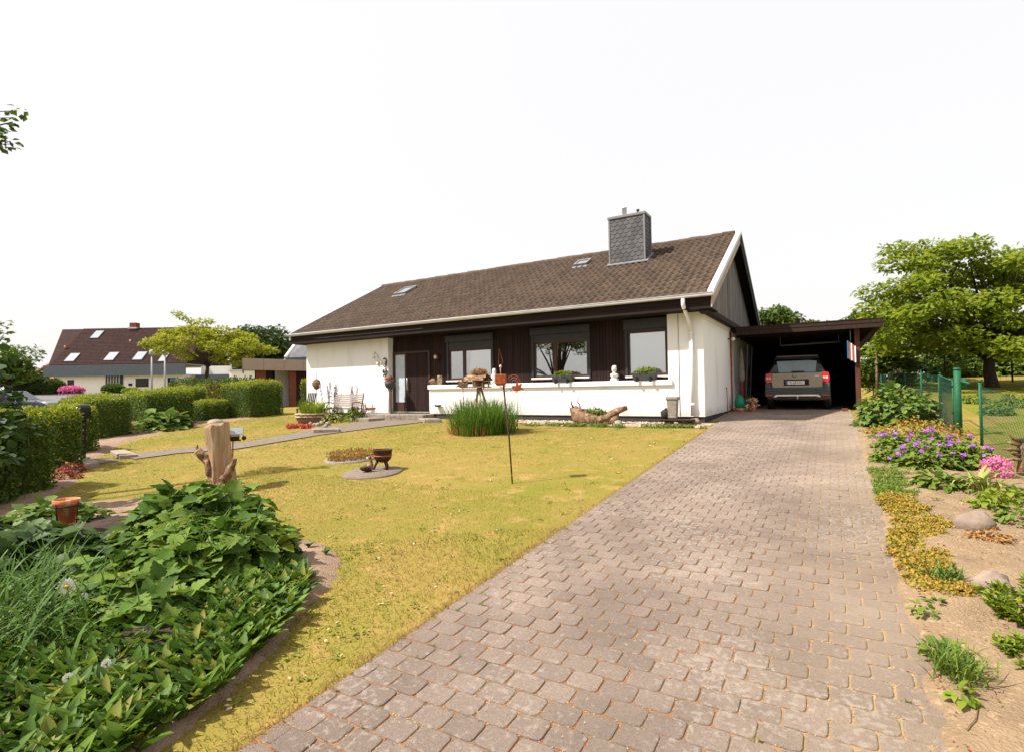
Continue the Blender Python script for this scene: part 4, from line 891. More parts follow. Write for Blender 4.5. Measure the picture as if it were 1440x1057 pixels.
# ================================================================ TREES AND SHRUBS
def tree(name, label, base, fork, clusters, lm, leaf, nper, tr, cat='tree', grp=None, rad=(.8, .8, .45), T=T_Q, w=.6, bark='bark', limb=.32, up=1.25, extra=None):
    t = thing(name, base, label, cat, grp); base = Vector(base); fork = Vector(fork)
    q = MB(); mid = base.lerp(fork, .5)+Vector((random.uniform(-.1, .1), random.uniform(-.1, .1), 0))*tr*3
    q.tube([base-Vector((0, 0, .2)), base+Vector((0, 0, .15)), mid, fork], [tr*1.5, tr*1.15, tr, tr*.85], 10)
    cl = [Vector(c[:3]) for c in clusters]
    hubs = []
    for i, c in enumerate(cl):
        if i % 3 == 0 or len(cl) < 8:
            d = c-fork; m1 = fork+d*.35+Vector((0, 0, d.length*.06)); m2 = fork+d*.7+Vector((random.uniform(-.2, .2), random.uniform(-.2, .2), d.length*.05))
            q.tube([fork-Vector((0, 0, tr*.6)), m1, m2, c], [tr*limb*1.5, tr*limb, tr*limb*.55, tr*limb*.16], 6); hubs.append(m2)
        else:
            h_ = min(hubs, key=lambda p: (p-c).length); m1 = h_.lerp(c, .5)+Vector((0, 0, .1))
            q.tube([h_, m1, c], [tr*limb*.45, tr*limb*.3, tr*limb*.1], 5)
    q.build('trunk', M[bark], t)
    b_ = MB()
    for c in clusters:
        s_ = c[3] if len(c) > 3 else 1
        b_.arr(clump(c[:3], np.array(rad)*s_, int(nper*s_*s_), leaf, T, w, up, .35, .5), T[1], 0, False)
    mm = [LM[lm]]
    if extra: extra(b_, clusters); mm.append(LM[extra.m])
    b_.build('crown', mm, t); return t
def dome(c, R_, n, zlo=-.1, rmin=.55, flat=1.0):
    out = []
    while len(out) < n:
        d = rv(1)[0]
        if d[2] < zlo: continue
        r_ = rmin+(1-rmin)*random.random()
        out.append((c[0]+d[0]*R_[0]*r_, c[1]+d[1]*R_[1]*r_, c[2]+d[2]*R_[2]*r_, random.uniform(.75, 1.25)))
    return out
BORDER = []
# big yellow green tree on the right
rb = onD(1395, 545, 22); rb.z = zg(rb.x, rb.y); fk = rb+Vector((-.05, 0, 1.25))
cc = dome((rb.x+.2, rb.y+.2, rb.z+2.2), (4.4, 3.8, 4.0), 125, -.26, .5)
cc += [(onD(x_, y_, D_)[0], onD(x_, y_, D_)[1], onD(x_, y_, D_)[2], 1.0) for x_, y_, D_ in ((1258, 372, 21.5), (1270, 400, 21), (1245, 420, 22), (1240, 448, 21), (1262, 352, 22), (1300, 395, 20), (1290, 440, 19.5), (1330, 420, 19), (1250, 470, 21), (1295, 372, 21), (1318, 360, 21.5), (1340, 352, 21), (1308, 350, 22), (1278, 352, 22.5), (1365, 346, 21), (1230, 410, 22), (1228, 435, 21.5))]
tree('broadleaf_tree', 'large spreading yellow green tree with dark forked trunk behind the fence', rb, fk, cc, 'rowan', .19, 235, .2, rad=(.75, .75, .36), limb=.3)
# golden tree beyond the hedges
gb = onD(288, 545, 36); gb.z = zg(gb.x, gb.y); gf = onD(292, 514, 36)
def pcl(L_, sp=1): return [(*onD(x_, y_, D_), s_*sp) for x_, y_, D_, s_ in L_]
gl = [(215, 481, 36, .8), (232, 477, 35, .9), (228, 492, 37, .9), (248, 488, 35, 1), (250, 470, 36.5, .9), (262, 500, 36, .8), (270, 478, 35, 1), (280, 462, 37, .9), (296, 470, 36, 1), (300, 488, 35, 1.1), (315, 478, 36, 1), (322, 494, 35, .9), (332, 470, 36, .8), (345, 482, 35, 1), (358, 488, 37, .9), (372, 492, 36, .8), (340, 498, 36, .9), (310, 505, 36, .8), (290, 452, 37, .6), (260, 462, 35, .7), (248, 440, 36, .42), (256, 446, 36, .4), (270, 452, 36, .45), (205, 484, 36, .5), (383, 493, 36, .5), (330, 510, 36, .6), (236, 466, 36, .6), (312, 464, 36, .7), (350, 474, 36, .7)]
tree('golden_tree', 'golden leaved spreading tree in front of the grey fascia house', gb, gf, pcl(gl), 'gold', .2, 300, .13, rad=(.85, .85, .36), limb=.3)
# dark tree behind it
db = onD(365, 545, 62); db.z = zg(db.x, db.y); dcn = onD(362, 500, 62)
tree('dark_green_tree', 'dark green round tree behind the golden tree', db, dcn, dome((dcn.x, dcn.y, dcn.z+.3), (3.9, 3.5, 3.4), 60, -.5, .45), 'far', .45, 150, .4, rad=(1.2, 1.2, .9))
# trees behind the carport and beyond the fence
for px, py, D_, w_, h_, nm, lab in ((1092, 450, 46, 1.7, 1.3, 'garden_tree', 'rounded tree rising behind the house and carport'), (1137, 463, 50, 1.0, .5, 'garden_tree', 'low treetop peeping over the middle of the carport roof'), (1165, 464, 52, 1.2, .5, 'garden_tree', 'flat treetop just over the carport roof, second from the big tree'), (1207, 455, 50, 1.5, .7, 'garden_tree', 'treetop at the right end of the carport roof')):
    c = onD(px, py, D_); bs = Vector((c.x, c.y, zg(c.x, c.y)))
    tree(nm, lab, bs, c-Vector((0, 0, h_*.9)), dome(c, (w_, w_, h_), 34, -.8, .4), 'tree', .3, 130, .2, rad=(.6, .6, .42), grp='trees rising over the carport')
class _bl:
    m = 'white'
    def __call__(s, b_, cl):
        for c in cl:
            if random.random() < .3:
                p = np.array(c[:3])+np.array([random.uniform(-.4, .4), -.55, random.uniform(0, .4)]); n = 34
                d = rng.normal(size=(n, 3))*np.array([.13, .1, .05]); b_.arr(fol(T_Q, p+d, rv(n), rv(n)+np.array([0, -.6, .7]), .07, .9), T_Q[1], 1)
for i, (px, py, D_, w_, h_, lab) in enumerate(((1234, 505, 26, 1.3, 1.7, 'elder shrub with cream blossom beside the carport post'), (1292, 500, 28, 1.7, 1.9, 'elder shrub with cream blossom left of the dark tree trunk'), (1340, 498, 31, 1.7, 2.0, 'green shrub just left of the dark tree trunk'), (1388, 500, 32, 1.9, 2.0, 'green shrub straight behind the dark tree trunk'), (1428, 496, 31, 1.9, 2.2, 'green shrub just right of the dark tree trunk'), (1475, 496, 31, 2.1, 2.2, 'green shrub cut by the right picture edge'), (1262, 470, 33, 1.7, 1.9, 'taller green shrub behind the two elders'))):
    c = onD(px, py, D_); bs = Vector((c.x, c.y, zg(c.x, c.y)))
    ex = _bl() if i < 2 else None
    tree('elder_shrub' if i < 2 else 'green_shrub', lab, bs, bs+Vector((0, 0, .7)), dome((c.x, c.y, c.z-.2), (w_, w_*.8, h_), 48, -.8, .4), 'elder', .17, 200, .1, cat='shrub', rad=(.6, .6, .4), extra=ex, grp='shrubs behind the garden fence')
for i, (x_, y_, w_, h_) in enumerate(((3.4, 38.5, 2.0, 1.9), (6.5, 41, 2.6, 2.2), (11, 40, 2.6, 2.9), (15.5, 39, 2.6, 3.0), (20, 36, 2.8, 3.2))):
    bs = G(x_, y_)
    tree('boundary_shrub', ('dark leafy shrub at the far end of the lawn behind the elder blossom', 'dark leafy boundary shrub behind the big tree, left of its trunk', 'dark leafy boundary shrub far right behind the big tree', 'dark leafy boundary shrub at the right picture edge', 'tall dark shrub mostly beyond the right picture edge')[i], bs, bs+Vector((0, 0, .8)), dome((x_, y_, bs.z+.9), (w_, w_*.7, h_), 46, -.6, .4), 'elder', .26, 150, .12, cat='shrub', rad=(.8, .8, .55), grp='dark shrubs on the far boundary')
for i, (px, py, w_, h_, lm_, lab) in enumerate(((1402, 583, .3, .25, 'gera', 'low green border plant in the far lawn below the big tree'), (1425, 572, .42, .34, 'elder', 'rounded green border plant right of the big tree trunk'), (1372, 567, .35, .25, 'gera', 'low green border plant left of the big tree trunk'))):
    c = at(px, py); BORDER.append((lab, c, w_, h_, lm_))
# tree standing left of the picture, whose twigs reach in at the top left
lt = G(-15.2, -1.4); c = onD(-95, 175, 9.5)
tw = [(*onD(x_, y_, D_), s_) for x_, y_, D_, s_ in ((28, 156, 9.5, .2), (14, 166, 9.5, .17), (18, 172, 9.5, .12), (4, 180, 9.4, .2), (16, 203, 9.5, .24), (2, 200, 9.5, .24), (-14, 190, 9.5, .4), (-40, 185, 9.5, .6), (6, 455, 11.5, .2), (10, 470, 11.5, .18), (0, 463, 11.5, .25), (-8, 480, 11, .4), (-30, 470, 11, .5))]
tree('overhanging_tree', 'tree at the left edge whose leafy twigs reach into the sky', lt, lt+Vector((.2, 0, 2.1)), dome((lt.x-.2, lt.y-.4, 4.4), (2.4, 2.2, 2.2), 40, -.5, .5)+tw, 'tree', .13, 260, .2, rad=(.6, .6, .4))
# broad leaved dark shrub at the left edge
c = onD(-75, 570, 8.2)
tree('broadleaf_shrub', 'dark glossy broad leaved shrub cut by the left picture edge', G(c.x, c.y), G(c.x, c.y)+Vector((0, 0, .6)), dome((c.x-.1, c.y, .35), (.8, .7, .9), 30, -.9, .4)+[(*onD(x_, y_, 7.6), s_) for x_, y_, s_ in ((12, 548, .4), (26, 562, .3), (22, 586, .3), (2, 580, .5), (34, 584, .2), (10, 610, .35), (-8, 640, .5), (16, 640, .2), (-2, 520, .45), (6, 500, .3))], 'dark', .15, 75, .06, cat='shrub', rad=(.35, .35, .25), T=T_O, w=.9)
# leafy shrub and plants among the hedges
def leafy(name, label, c, rad, n, leaf, lm, T=T_O, w=.8, cat='plant', grp=None, stems=10, flowers=None, up=1.0, shell=.75, zup=.0, curl=.25, extra=None):
    c = Vector(c); t = thing(name, c, label, cat, grp)
    d = rv(n); d[:, 2] = np.abs(d[:, 2])*(1)-.12*rng.random(n); r_ = shell+(1-shell)*rng.random(n)**.6; r_ *= 1+.3*np.array([noise.noise(Vector((q[0]*2.3+c.x*5, q[1]*2.3, q[2]*2.3))) for q in d])
    pos = np.array(c)+d*np.array(rad)*r_[:, None]; pos[:, 2] += zup+.03
    a = d*np.array([1, 1, .2])+rv(n)*.55; a[:, 2] -= .15; nn = d*.6+rv(n)*.35+np.array([0, 0, up])
    b_ = MB().arr(fol(T, pos, a, nn, leaf*(.55+.75*rng.random(n)), w, curl), T[1], 0, T is not T_Q); b_.build('foliage', LM[lm], t)
    q = MB()
    for i in range(stems):
        p = Vector(pos[i*(n//max(stems, 1)) % n]); bs = c+Vector((random.uniform(-.2, .2)*rad[0], random.uniform(-.2, .2)*rad[1], -.05)); q.tube([bs, bs.lerp(p, .5)+Vector((0, 0, .12*rad[2])), p], [.008, .006, .004], 5)
    if stems: q.build('stem', LM['stem'], t)
    if flowers: flowers(t, pos, d)
    return t
for lab, c, w_, h_, lm_ in BORDER: leafy('border_plant', lab, c, (w_, w_, h_), 260, .11, lm_, T_O, .5, stems=4, shell=.5)
c = at(232, 603); leafy('rhubarb_like_shrub', 'pale green big leaved shrub in front of the hedge blocks', (c.x, c.y, c.z), (1.05, .7, .62), 260, .3, 'peony', T_L, .9, cat='shrub')
c = at(282, 596); 
for i, (px, py, w_, lab) in enumerate(((195, 611, .35, 'low green plant beside the clay pot under the hedge'), (250, 601, .3, 'low green plant next to the leafy shrub'))):
    c = at(px, py); leafy('border_plant', lab, c, (w_, w_, .25), 120, .1, 'gera')
for i, (px, py, w_, lab) in enumerate(((88, 674, .28, 'small rusty red plant at the foot of the hedge'), (100, 664, .24, 'second small rusty red plant beside the stone slabs'))):
    c = at(px, py); leafy('red_plant', lab, c, (w_, w_, .16), 260, .07, 'redleaf', T_Q, .6, stems=3, grp='rusty red plants by the slabs')
# brownish clipped shrub row beyond the hedges
p0, p1 = onD(236, 552, 31), onD(352, 552, 31)
hedge('brownish green rounded hedge behind the clipped blocks below the golden tree', (p0.x, p0.y), (p1.x, p1.y), 1.6, 1.55-.0, 5500, .12, ('orange', 'hedge'), .45, None, jit=.12, wav=.3)
def ball(label, px0, px1, py0, D_, lm='hedge', name='clipped_shrub', n=2600, leaf=.13, kz=1.0, py1=None, cat='shrub', grp=None, mats=None):
    c = onD((px0+px1)/2, py0, D_); r_ = (px1-px0)/2*D_/F; zb = zg(c.x, c.y); h = c.z-zb if py1 is None else (py1-py0)*D_/F; zb = c.z-h
    d = rv(n); d[:, 2] = np.abs(d[:, 2])**.8*np.sign(d[:, 2]+.3)
    pos = np.array([c.x, c.y, zb+h*.45])+d*np.array([r_, r_, h*.55*kz])*(.92+.1*rng.random((n, 1)))
    b_ = MB().arr(fol(T_Q, pos, d*.6+rv(n), d+rv(n)*.7, leaf*(.6+.8*rng.random(n)), .65), T_Q[1], 0)
    b_.blob((c.x, c.y, zb+h*.45), (r_*.85, r_*.85, h*.48), 12, 1)
    return tag(b_.build(name, [LM[lm], LM['core']]), label, cat, grp)
ball('round clipped shrub at the left end of the far house', 54, 87, 533, 52, leaf=.2)
ball('round clipped shrub under the entrance glazing of the far house', 147, 172, 541, 53, leaf=.2, n=2000)
ball('pink flowering rhododendron in front of the far house wall', 87, 115, 543.5, 52, 'pink', 'rhododendron', leaf=.18, n=2000)
ball('small light green bush below the far house window', 174, 193, 546, 50, 'bright', 'small_bush', leaf=.16, n=1200)
ball('dark green shrub mass left of the far round clipped shrub', 8, 56, 526, 48, 'far', 'dark_shrub', leaf=.3, n=2600)
ball('small dark conifer beside the orange roofed house', 56, 66, 519, 70, 'far', 'small_conifer', leaf=.25, n=900)
ball('low green bush beside the dark blue car behind the hedge', 46, 80, 571, 27, 'hedge', 'low_bush', leaf=.14, n=1600)
c = onD(12, 520, 44); tree('garden_tree', 'yellowish green garden tree at the far left behind the dark shrub', (c.x, c.y, zg(c.x, c.y)), c-Vector((0, 0, 1)), dome((c.x-1, c.y, c.z), (2.6, 2.4, 2.3), 36, -.6, .4), 'elder', .3, 130, .2, rad=(.8, .8, .6))

# ================================================================ NEIGHBOURING BUILDINGS
def ax(px0, py0, D0, px1, py1, D1):
    a, c = onD(px0, py0, D0), onD(px1, py1, D1); return a, c
# far house with steep brown roof and grey fascia
pA, pB = onD(68, 553, 60), onD(318, 553, 60)
u = Vector((pB.x-pA.x, pB.y-pA.y, 0)); LH = u.length; u.normalize(); v = Vector((-u.y, u.x, 0)); 
if v.dot(pA) < 0: v = -v
HO = Vector((pA.x, pA.y, min(zg(pA.x, pA.y), 1.1)))
FH = thing('neighbour_house', HO, 'distant white house with steep brown tiled roof and blue grey fascia band', 'house')
def fl(px, py, dv=0.0):
    """picture point on the facade plane shifted back by dv -> (along, height)"""
    d = ray(px, py); o_ = HO+v*dv; t = v.dot(o_-Vector((0, 0, CZ)))/v.dot(Vector(d)); p = Vector((0, 0, CZ))+Vector(d)*t; return (p-HO).dot(u), p.z-HO.z
def fp(a, d, z): return HO+u*a+v*d+Vector((0, 0, z))
def fbox(q, a0, a1, d0, d1, z0, z1, mi=0):
    V = [fp(a, d, z) for z in (z0, z1) for d in (d0, d1) for a in (a0, a1)]
    q.add(V, [(0, 2, 3, 1), (4, 5, 7, 6), (0, 1, 5, 4), (2, 6, 7, 3), (0, 4, 6, 2), (1, 3, 7, 5)], mi)
zf0, zf1 = fl(150, 528.5)[1], fl(150, 513)[1]
q = MB(); fbox(q, .6, LH-4.6, .0, 8, -.5, zf0+.1); q.build('wall', M['wall2'], FH)
q = MB(); fbox(q, -.1, LH-4.2, -.6, -.45, zf0, zf1); fbox(q, -.1, .05, -.45, 8, zf0, zf1); q.build('fascia_band', M['slate2'], FH)
q = MB(); fbox(q, 0, LH-4.25, -.45, 8, zf1-.1, zf1-.02); q.build('eaves', M['zinc'], FH)
rid = 4.4; za = fl(88, 459.5, rid); zb_ = fl(256, 464.5, rid); zr_ = (za[1]+zb_[1])/2; ra = za[0]; re_ = LH-4.2
q = MB(); e0_ = fl(72, 511)[0]
q.add([fp(e0_, -.4, zf1), fp(re_, -.4, zf1), fp(re_, rid, zr_), fp(ra, rid, zr_), fp(e0_, 2*rid+.4, zf1), fp(re_, 2*rid+.4, zf1)], [(0, 1, 2, 3), (3, 2, 5, 4), (0, 3, 4), (1, 5, 2)], 0)
RFn = q.build('roof', M['tile2'], FH)
q = MB(); sl_ = Vector((0, 0, zr_-zf1))+v*(rid+.4); rows = 26; L_ = re_-e0_
for j in range(rows):
    for i in range(44):
        a0 = e0_+.1+(L_-.2)*i/44; s0, s1 = j/rows, (j+1.05)/rows
        if a0 < e0_+(ra-e0_)*s0+.1: continue
        P = [fp(a, -.4, zf1)+sl_*s_+Vector((0, 0, dz)) for a, s_, dz in ((a0+.03, s0, .1), (a0+(L_/44)-.02, s0, .07), (a0+(L_/44)-.02, s1, .03), (a0+.03, s1, .05))]; q.add(P, [(0, 1, 2, 3)])
q.V = [x_-np.array(HO) for x_ in q.V]; q.build('roof_tiles', M['tile2'], RFn, world=False)
def sub(q, name, m, par, bevel=0): 
    q.V = [x_-np.array(HO) for x_ in q.V]; return q.build(name, m, par, bevel, world=False)
for i, (x0, y0, x1, y1) in enumerate(((131, 466, 142, 478), (95, 497, 108, 509), (150, 497, 163, 508), (190, 497, 203, 508), (226, 500, 234, 510))):
    yc = (y0+y1)/2; s_ = (511.5-yc)/(511.5-462); dv = -.4+(rid+.4)*s_; a0, a1 = fl(x0, yc, dv)[0], fl(x1, yc, dv)[0]
    P = lambda a, k, dz: fp(a, -.4, zf1)+sl_*k+Vector((0, 0, dz))
    k0, k1 = s_-.1, s_+.1
    q = MB(); q.prism([P(a0-.08, k0-.01, .0), P(a1+.08, k0-.01, .0), P(a1+.08, k1+.01, .0), P(a0-.08, k1+.01, .0)], (0, 0, .16)); sk = sub(q, 'skylight', M['brownwood'], RFn)
    q = MB(); q.prism([P(a0, k0, .15), P(a1, k0, .15), P(a1, k1, .15), P(a0, k1, .15)], (0, 0, .03)); sub(q, 'skylight_pane', M['glassW'], sk)
a0, a1 = fl(185, 462, rid)[0], fl(194, 462, rid)[0]
q = MB(); fbox(q, a0, a1, rid-.35, rid+.35, zr_-.3, zr_+.62); CHn = sub(q, 'chimney', M['brick'], RFn)
q = MB(); fbox(q, a0-.12, a1+.12, rid-.5, rid+.5, zr_-.1, zr_+.06); sub(q, 'flashing', M['zinc'], CHn)
q = MB(); aa, zz = fl(183.5, 482, 2.6); q.tube([fp(aa, 2.6, zz-.45), fp(aa, 2.6, zz+.35)], .13, 8); aa, zz = fl(91.5, 489, 1.6); q.tube([fp(aa, 1.6, zz-.2), fp(aa, 1.6, zz+.25)], .1, 8); sub(q, 'roof_vent', M['orange'], RFn)
q = MB()
for (x0, y0, x1, y1) in ((95, 534, 104, 543), ): 
    a0, z1 = fl(x0, y0); a1, z0 = fl(x1, y1); fbox(q, a0, a1, -.03, .02, z0, z1)
q.build('window', M['frame'], FH)
a0, z1 = fl(191, 532); a1, z0 = fl(209, 544); q = MB(); fbox(q, a0, a1, -.04, .02, z0, z1); wn = q.build('window', M['frame'], FH)
q = MB(); fbox(q, a0+.1, a1-.1, -.06, -.045, z0+.1, z1-.1); sub(q, 'pane', mat('dark_pane', (.03, .035, .03, 1), None, .05), wn)
q = MB(); fbox(q, a0-.1, a1+.1, -.1, .0, z0-.12, z0); sub(q, 'sill', M['white'], wn)
a0, z1 = fl(150, 528); a1, z0 = fl(170, 556); q = MB(); fbox(q, a0, a1, -.04, .02, z0, z1); en = q.build('entrance_glazing', M['curtain'], FH)
q = MB()
for k in range(6): aa = a0+(a1-a0)*k/5; fbox(q, aa-.06, aa+.06, -.08, -.03, z0, z1)
fbox(q, a1, a1+.25, -.1, .02, z0, z1); sub(q, 'glazing_frame', M['frame'], en)
a0, z1 = fl(236, 531); a1, z0 = fl(247, 546); q = MB(); fbox(q, a0, a1, -.05, .02, z0, z1); q.build('door', M['brownwood'], FH)
q = MB(); a0, z0 = fl(181.5, 542); fbox(q, a0, a0+.35, -.12, .0, z0, z0+.25); q.build('letterbox', M['black'], FH)
q = MB(); a0, z1 = fl(272, 514); a1, z0 = fl(320, 526); fbox(q, a0, a1, 1.5, 5, z0, z1); q.build('dormer_wall', M['wall2'], FH)
q = MB(); a0, z1 = fl(268, 526); a1, z0 = fl(321, 536); fbox(q, a0, a1, .9, 6, z0-.9, z1-.02); q.build('garage_wall', M['slate2'], FH)
# orange roofed house at the far left
a, c_ = onD(30, 545, 85), onD(75, 545, 85); uu = Vector((c_.x-a.x, c_.y-a.y, 0)).normalized(); vv = Vector((-uu.y, uu.x, 0)); vv = vv if vv.dot(a) > 0 else -vv
OH = thing('orange_roof_house', (a.x, a.y, 1.2), 'distant house with bright orange tiled roof at the left', 'house')
pz = lambda px, py, dv: onD(px, py, 85)+vv*dv
q = MB(); q.add([pz(22, 538, 0), pz(76, 535, 0), pz(76, 507, 3), pz(48, 508, 3), pz(22, 538, 7), pz(76, 535, 7)], [(0, 1, 2, 3), (3, 2, 5, 4), (0, 3, 4)]); 
q.build('roof', M['tile3'], OH)
q = MB(); 
for k in range(26):
    x_ = 24+k*2; xt = max(x_, 48) if x_ < 48 else x_; t = 1 if x_ >= 48 else (x_-22)/26
    p0_, p1_ = pz(x_, 537.5, -.08), pz(x_, 537.5-29*t, 3*t-.08); q.tube([p0_, p1_], .09, 4)
q.V = [w_-np.array(OH.location) for w_ in q.V]; q.build('roof_ribs', M['tile3'], bpy.data.objects['roof.002'] if False else OH, world=False)
q = MB(); P = [pz(26, 536, .5), pz(74, 534, .5)]; q.add([P[0]-Vector((0, 0, 3.2)), P[1]-Vector((0, 0, 3.2)), P[1], P[0], P[0]+vv*6-Vector((0, 0, 3.2)), P[1]+vv*6-Vector((0, 0, 3.2)), P[1]+vv*6, P[0]+vv*6], [(0, 1, 2, 3), (4, 7, 6, 5), (0, 3, 7, 4), (1, 5, 6, 2)]); q.build('wall', M['brick'], OH)
# neighbour's flat roofed garage with tan fascia and brick piers
ga, gb_ = onD(341, 553, 30), onD(452, 553, 33.5); uu = Vector((gb_.x-ga.x, gb_.y-ga.y, 0)); LG = uu.length; uu.normalize(); vv = Vector((*ray(347, 545)[:2], 0)).normalized()
go = Vector((ga.x, ga.y, zg(ga.x, ga.y)))
GA = thing('neighbour_garage', go, 'flat roofed carport with tan fascia and brick piers next to the house', 'garage')
def gp_(a, d, z): return go+uu*a+vv*d+Vector((0, 0, z-go.z))
def gbox(q, a0, a1, d0, d1, z0, z1): 
    V = [gp_(a, d, z) for z in (z0, z1) for d in (d0, d1) for a in (a0, a1)]; q.add(V, [(0, 2, 3, 1), (4, 5, 7, 6), (0, 1, 5, 4), (2, 6, 7, 3), (0, 4, 6, 2), (1, 3, 7, 5)], 0)
zt_, zb2 = onD(345, 503.5, 30).z, onD(345, 520, 30).z
q = MB()
for k in range(4): gbox(q, LG*k/4+.01, LG*(k+1)/4-.01, -.1, 0, zb2, zt_)
gbox(q, -.02, .06, 0, 6, zb2, zt_); q.build('fascia', M['tan'], GA)
q = MB(); gbox(q, 0, LG, 0, 6, zb2+.2, zt_-.05); q.build('roof', M['greytile'], GA)
for a0, a1, mm in ((.75, 1.3, 'brick'), (LG*.57, LG*.57+.42, 'brick')):
    q = MB(); gbox(q, a0, a1, .2, .65, -.2, zb2+.2); q.build('pier', M[mm], GA)
q = MB(); gbox(q, .75, LG, 5.6, 5.8, -.2, zb2+.2); q.build('back_wall', M['soffit'], GA)
q = MB(); gbox(q, 1.9, 3.3, 1.6, 1.8, -.2, zb2+.2); q.build('inner_wall', M['wall2'], GA)
q = MB(); gbox(q, 1.32, 1.7, .6, .7, -.2, zb2+.2); gbox(q, LG*.62, LG, 1.0, 1.1, -.2, zb2+.2); q.build('screen', M['brownwood'], GA)
q = MB(); P = [onD(402, 503, 36), onD(446, 501, 37), onD(446, 470, 41), onD(416, 484, 40)]; q.add(P+[P[0]-Vector((0, 0, 1)), P[1]-Vector((0, 0, 1)), P[2]+vv*4-Vector((0, 0, 2)), P[3]+vv*4-Vector((0, 0, 2))], [(0, 1, 2, 3), (3, 2, 6, 7), (0, 4, 5, 1), (0, 3, 7, 4)])
nb = thing('grey_roof_house', (P[0].x, P[0].y, zg(P[0].x, P[0].y)), 'grey tiled roof end of the next house peeping out behind the tan garage', 'house'); q.build('roof', M['greytile'], nb)
q = MB(); q.tube([P[0]+Vector((0, 0, .05)), P[3]+Vector((0, 0, .05))], .12, 6); q.build('verge', M['white'], nb)
q = MB(); b0, b1 = P[0]+vv*1.2, P[1]+vv*1.2; q.prism([b0, b1, (b1.x, b1.y, .1), (b0.x, b0.y, .1)], vv*4); q.build('wall', M['wall2'], nb)
# white hall end behind the golden tree
a, c_ = onD(322, 532, 50), onD(352, 532, 50); q = MB(); q.prism([(a.x, a.y, .6), (c_.x, c_.y, .6), onD(352, 520, 50), onD(322, 521, 50)], (-2, 5, 0)); q.V = [w_ for w_ in q.V]
sh = thing('white_shed', (a.x, a.y, .8), 'low white shed wall right of the golden tree trunk', 'shed'); q.build('wall', M['white'], sh)
q = MB(); q.prism([onD(321, 521.2, 49.9), onD(353, 520.2, 49.9), onD(353, 519, 49.9), onD(321, 520, 49.9)], (-2, 5, 0)); q.build('roof', M['zinc'], sh)
# street lamps
for i, (px, lab) in enumerate(((213.5, 'left one of two thin grey lamp posts in front of the far house'), (232, 'right one of two thin grey lamp posts beside the golden tree'))):
    c = onD(px, 552, 44); z0 = zg(c.x, c.y); zt2 = onD(px, 500, 44).z
    t = thing('lamp_post', (c.x, c.y, z0), lab, 'lamp post', 'lamp posts on the street')
    q = MB(); q.tube([(c.x, c.y, z0-.3), (c.x, c.y, zt2)], [.09, .06], 8); q.build('pole', M['lampgrey'], t)
    q = MB(); q.tube([(c.x, c.y, zt2), (c.x, c.y, zt2+.1), (c.x+.06, c.y, zt2+.4), (c.x+.06, c.y, zt2+.5)], [.08, .22, .2, .05], 10); q.build('lamp_head', M['lampgrey'], t)
# street sign
c = onD(249, 534, 43); t = thing('street_sign', (c.x, c.y, zg(c.x, c.y)), 'small blue street name sign below the golden tree', 'sign')
q = MB(); q.tube([(c.x, c.y, zg(c.x, c.y)-.2), c], .03, 6); q.build('pole', M['lampgrey'], t)
q = MB(); k = Vector((.5, .85, 0)).normalized(); q.prism([c-k*.45+Vector((0, 0, -.18)), c+k*.45+Vector((0, 0, -.18)), c+k*.45+Vector((0, 0, .12)), c-k*.45+Vector((0, 0, .12))], (.03, 0, 0)); q.build('sign_plate', mat('sign_blue', (.06, .16, .42, 1), None, .4), t)
# car nose parked on the road at far left
c = onD(8, 590, 26); c.z = zg(c.x, c.y)+.02
fc = thing('parked_car', c, 'dark blue car half hidden by leaves on the road at far left', 'car')
bl = mat('dark_blue_paint', (.03, .035, .07, 1), None, .2, coat=.6); q = MB()
pr = [(-2.1, .35), (-2.1, .75), (-1.7, .9), (-.9, .95), (-.3, 1.38), (.9, 1.42), (1.7, 1.0), (2.1, .9), (2.15, .4)]
dirv = Vector((.75, .66, 0)).normalized(); sd = Vector((-dirv.y, dirv.x, 0))
q.prism([c+dirv*-x_-sd*.85+Vector((0, 0, z_)) for x_, z_ in pr], sd*1.7); q.build('body', bl, fc, .12, seg=3)
for x_ in (-1.35, 1.35):
    for s_ in (-1, 1):
        q = MB(); p = c+dirv*x_+sd*s_*.8+Vector((0, 0, .32)); q.tube([p-sd*.09, p+sd*.09], .32, 18); q.build('wheel', M['black'], fc)
q = MB(); q.prism([c+dirv*-x_-sd*.8+Vector((0, 0, z_+.015)) for x_, z_ in ((-.98, .94), (-.92, .94), (-.3, 1.35), (-.36, 1.37))], sd*1.6); q.build('windscreen', mat('pale_glass', (.06, .07, .08, 1), None, .1), fc)
q = MB()
for s_ in (-1, 1): p = c+dirv*1.98+sd*s_*.6+Vector((0, 0, .74)); q.blob(p, (.14, .14, .1), 8)
q.build('headlight', M['ceramic'], fc)
# ================================================================ THINGS ON AND BY THE HOUSE FRONT
CPZ = 1.14
def on_coping(px, py=530, y=YF+.06):
    p = onY(px, py, y); return Vector((p.x, y, CPZ))
def part(q, name, m, t, bevel=0): return q.build(name, m, t, bevel)
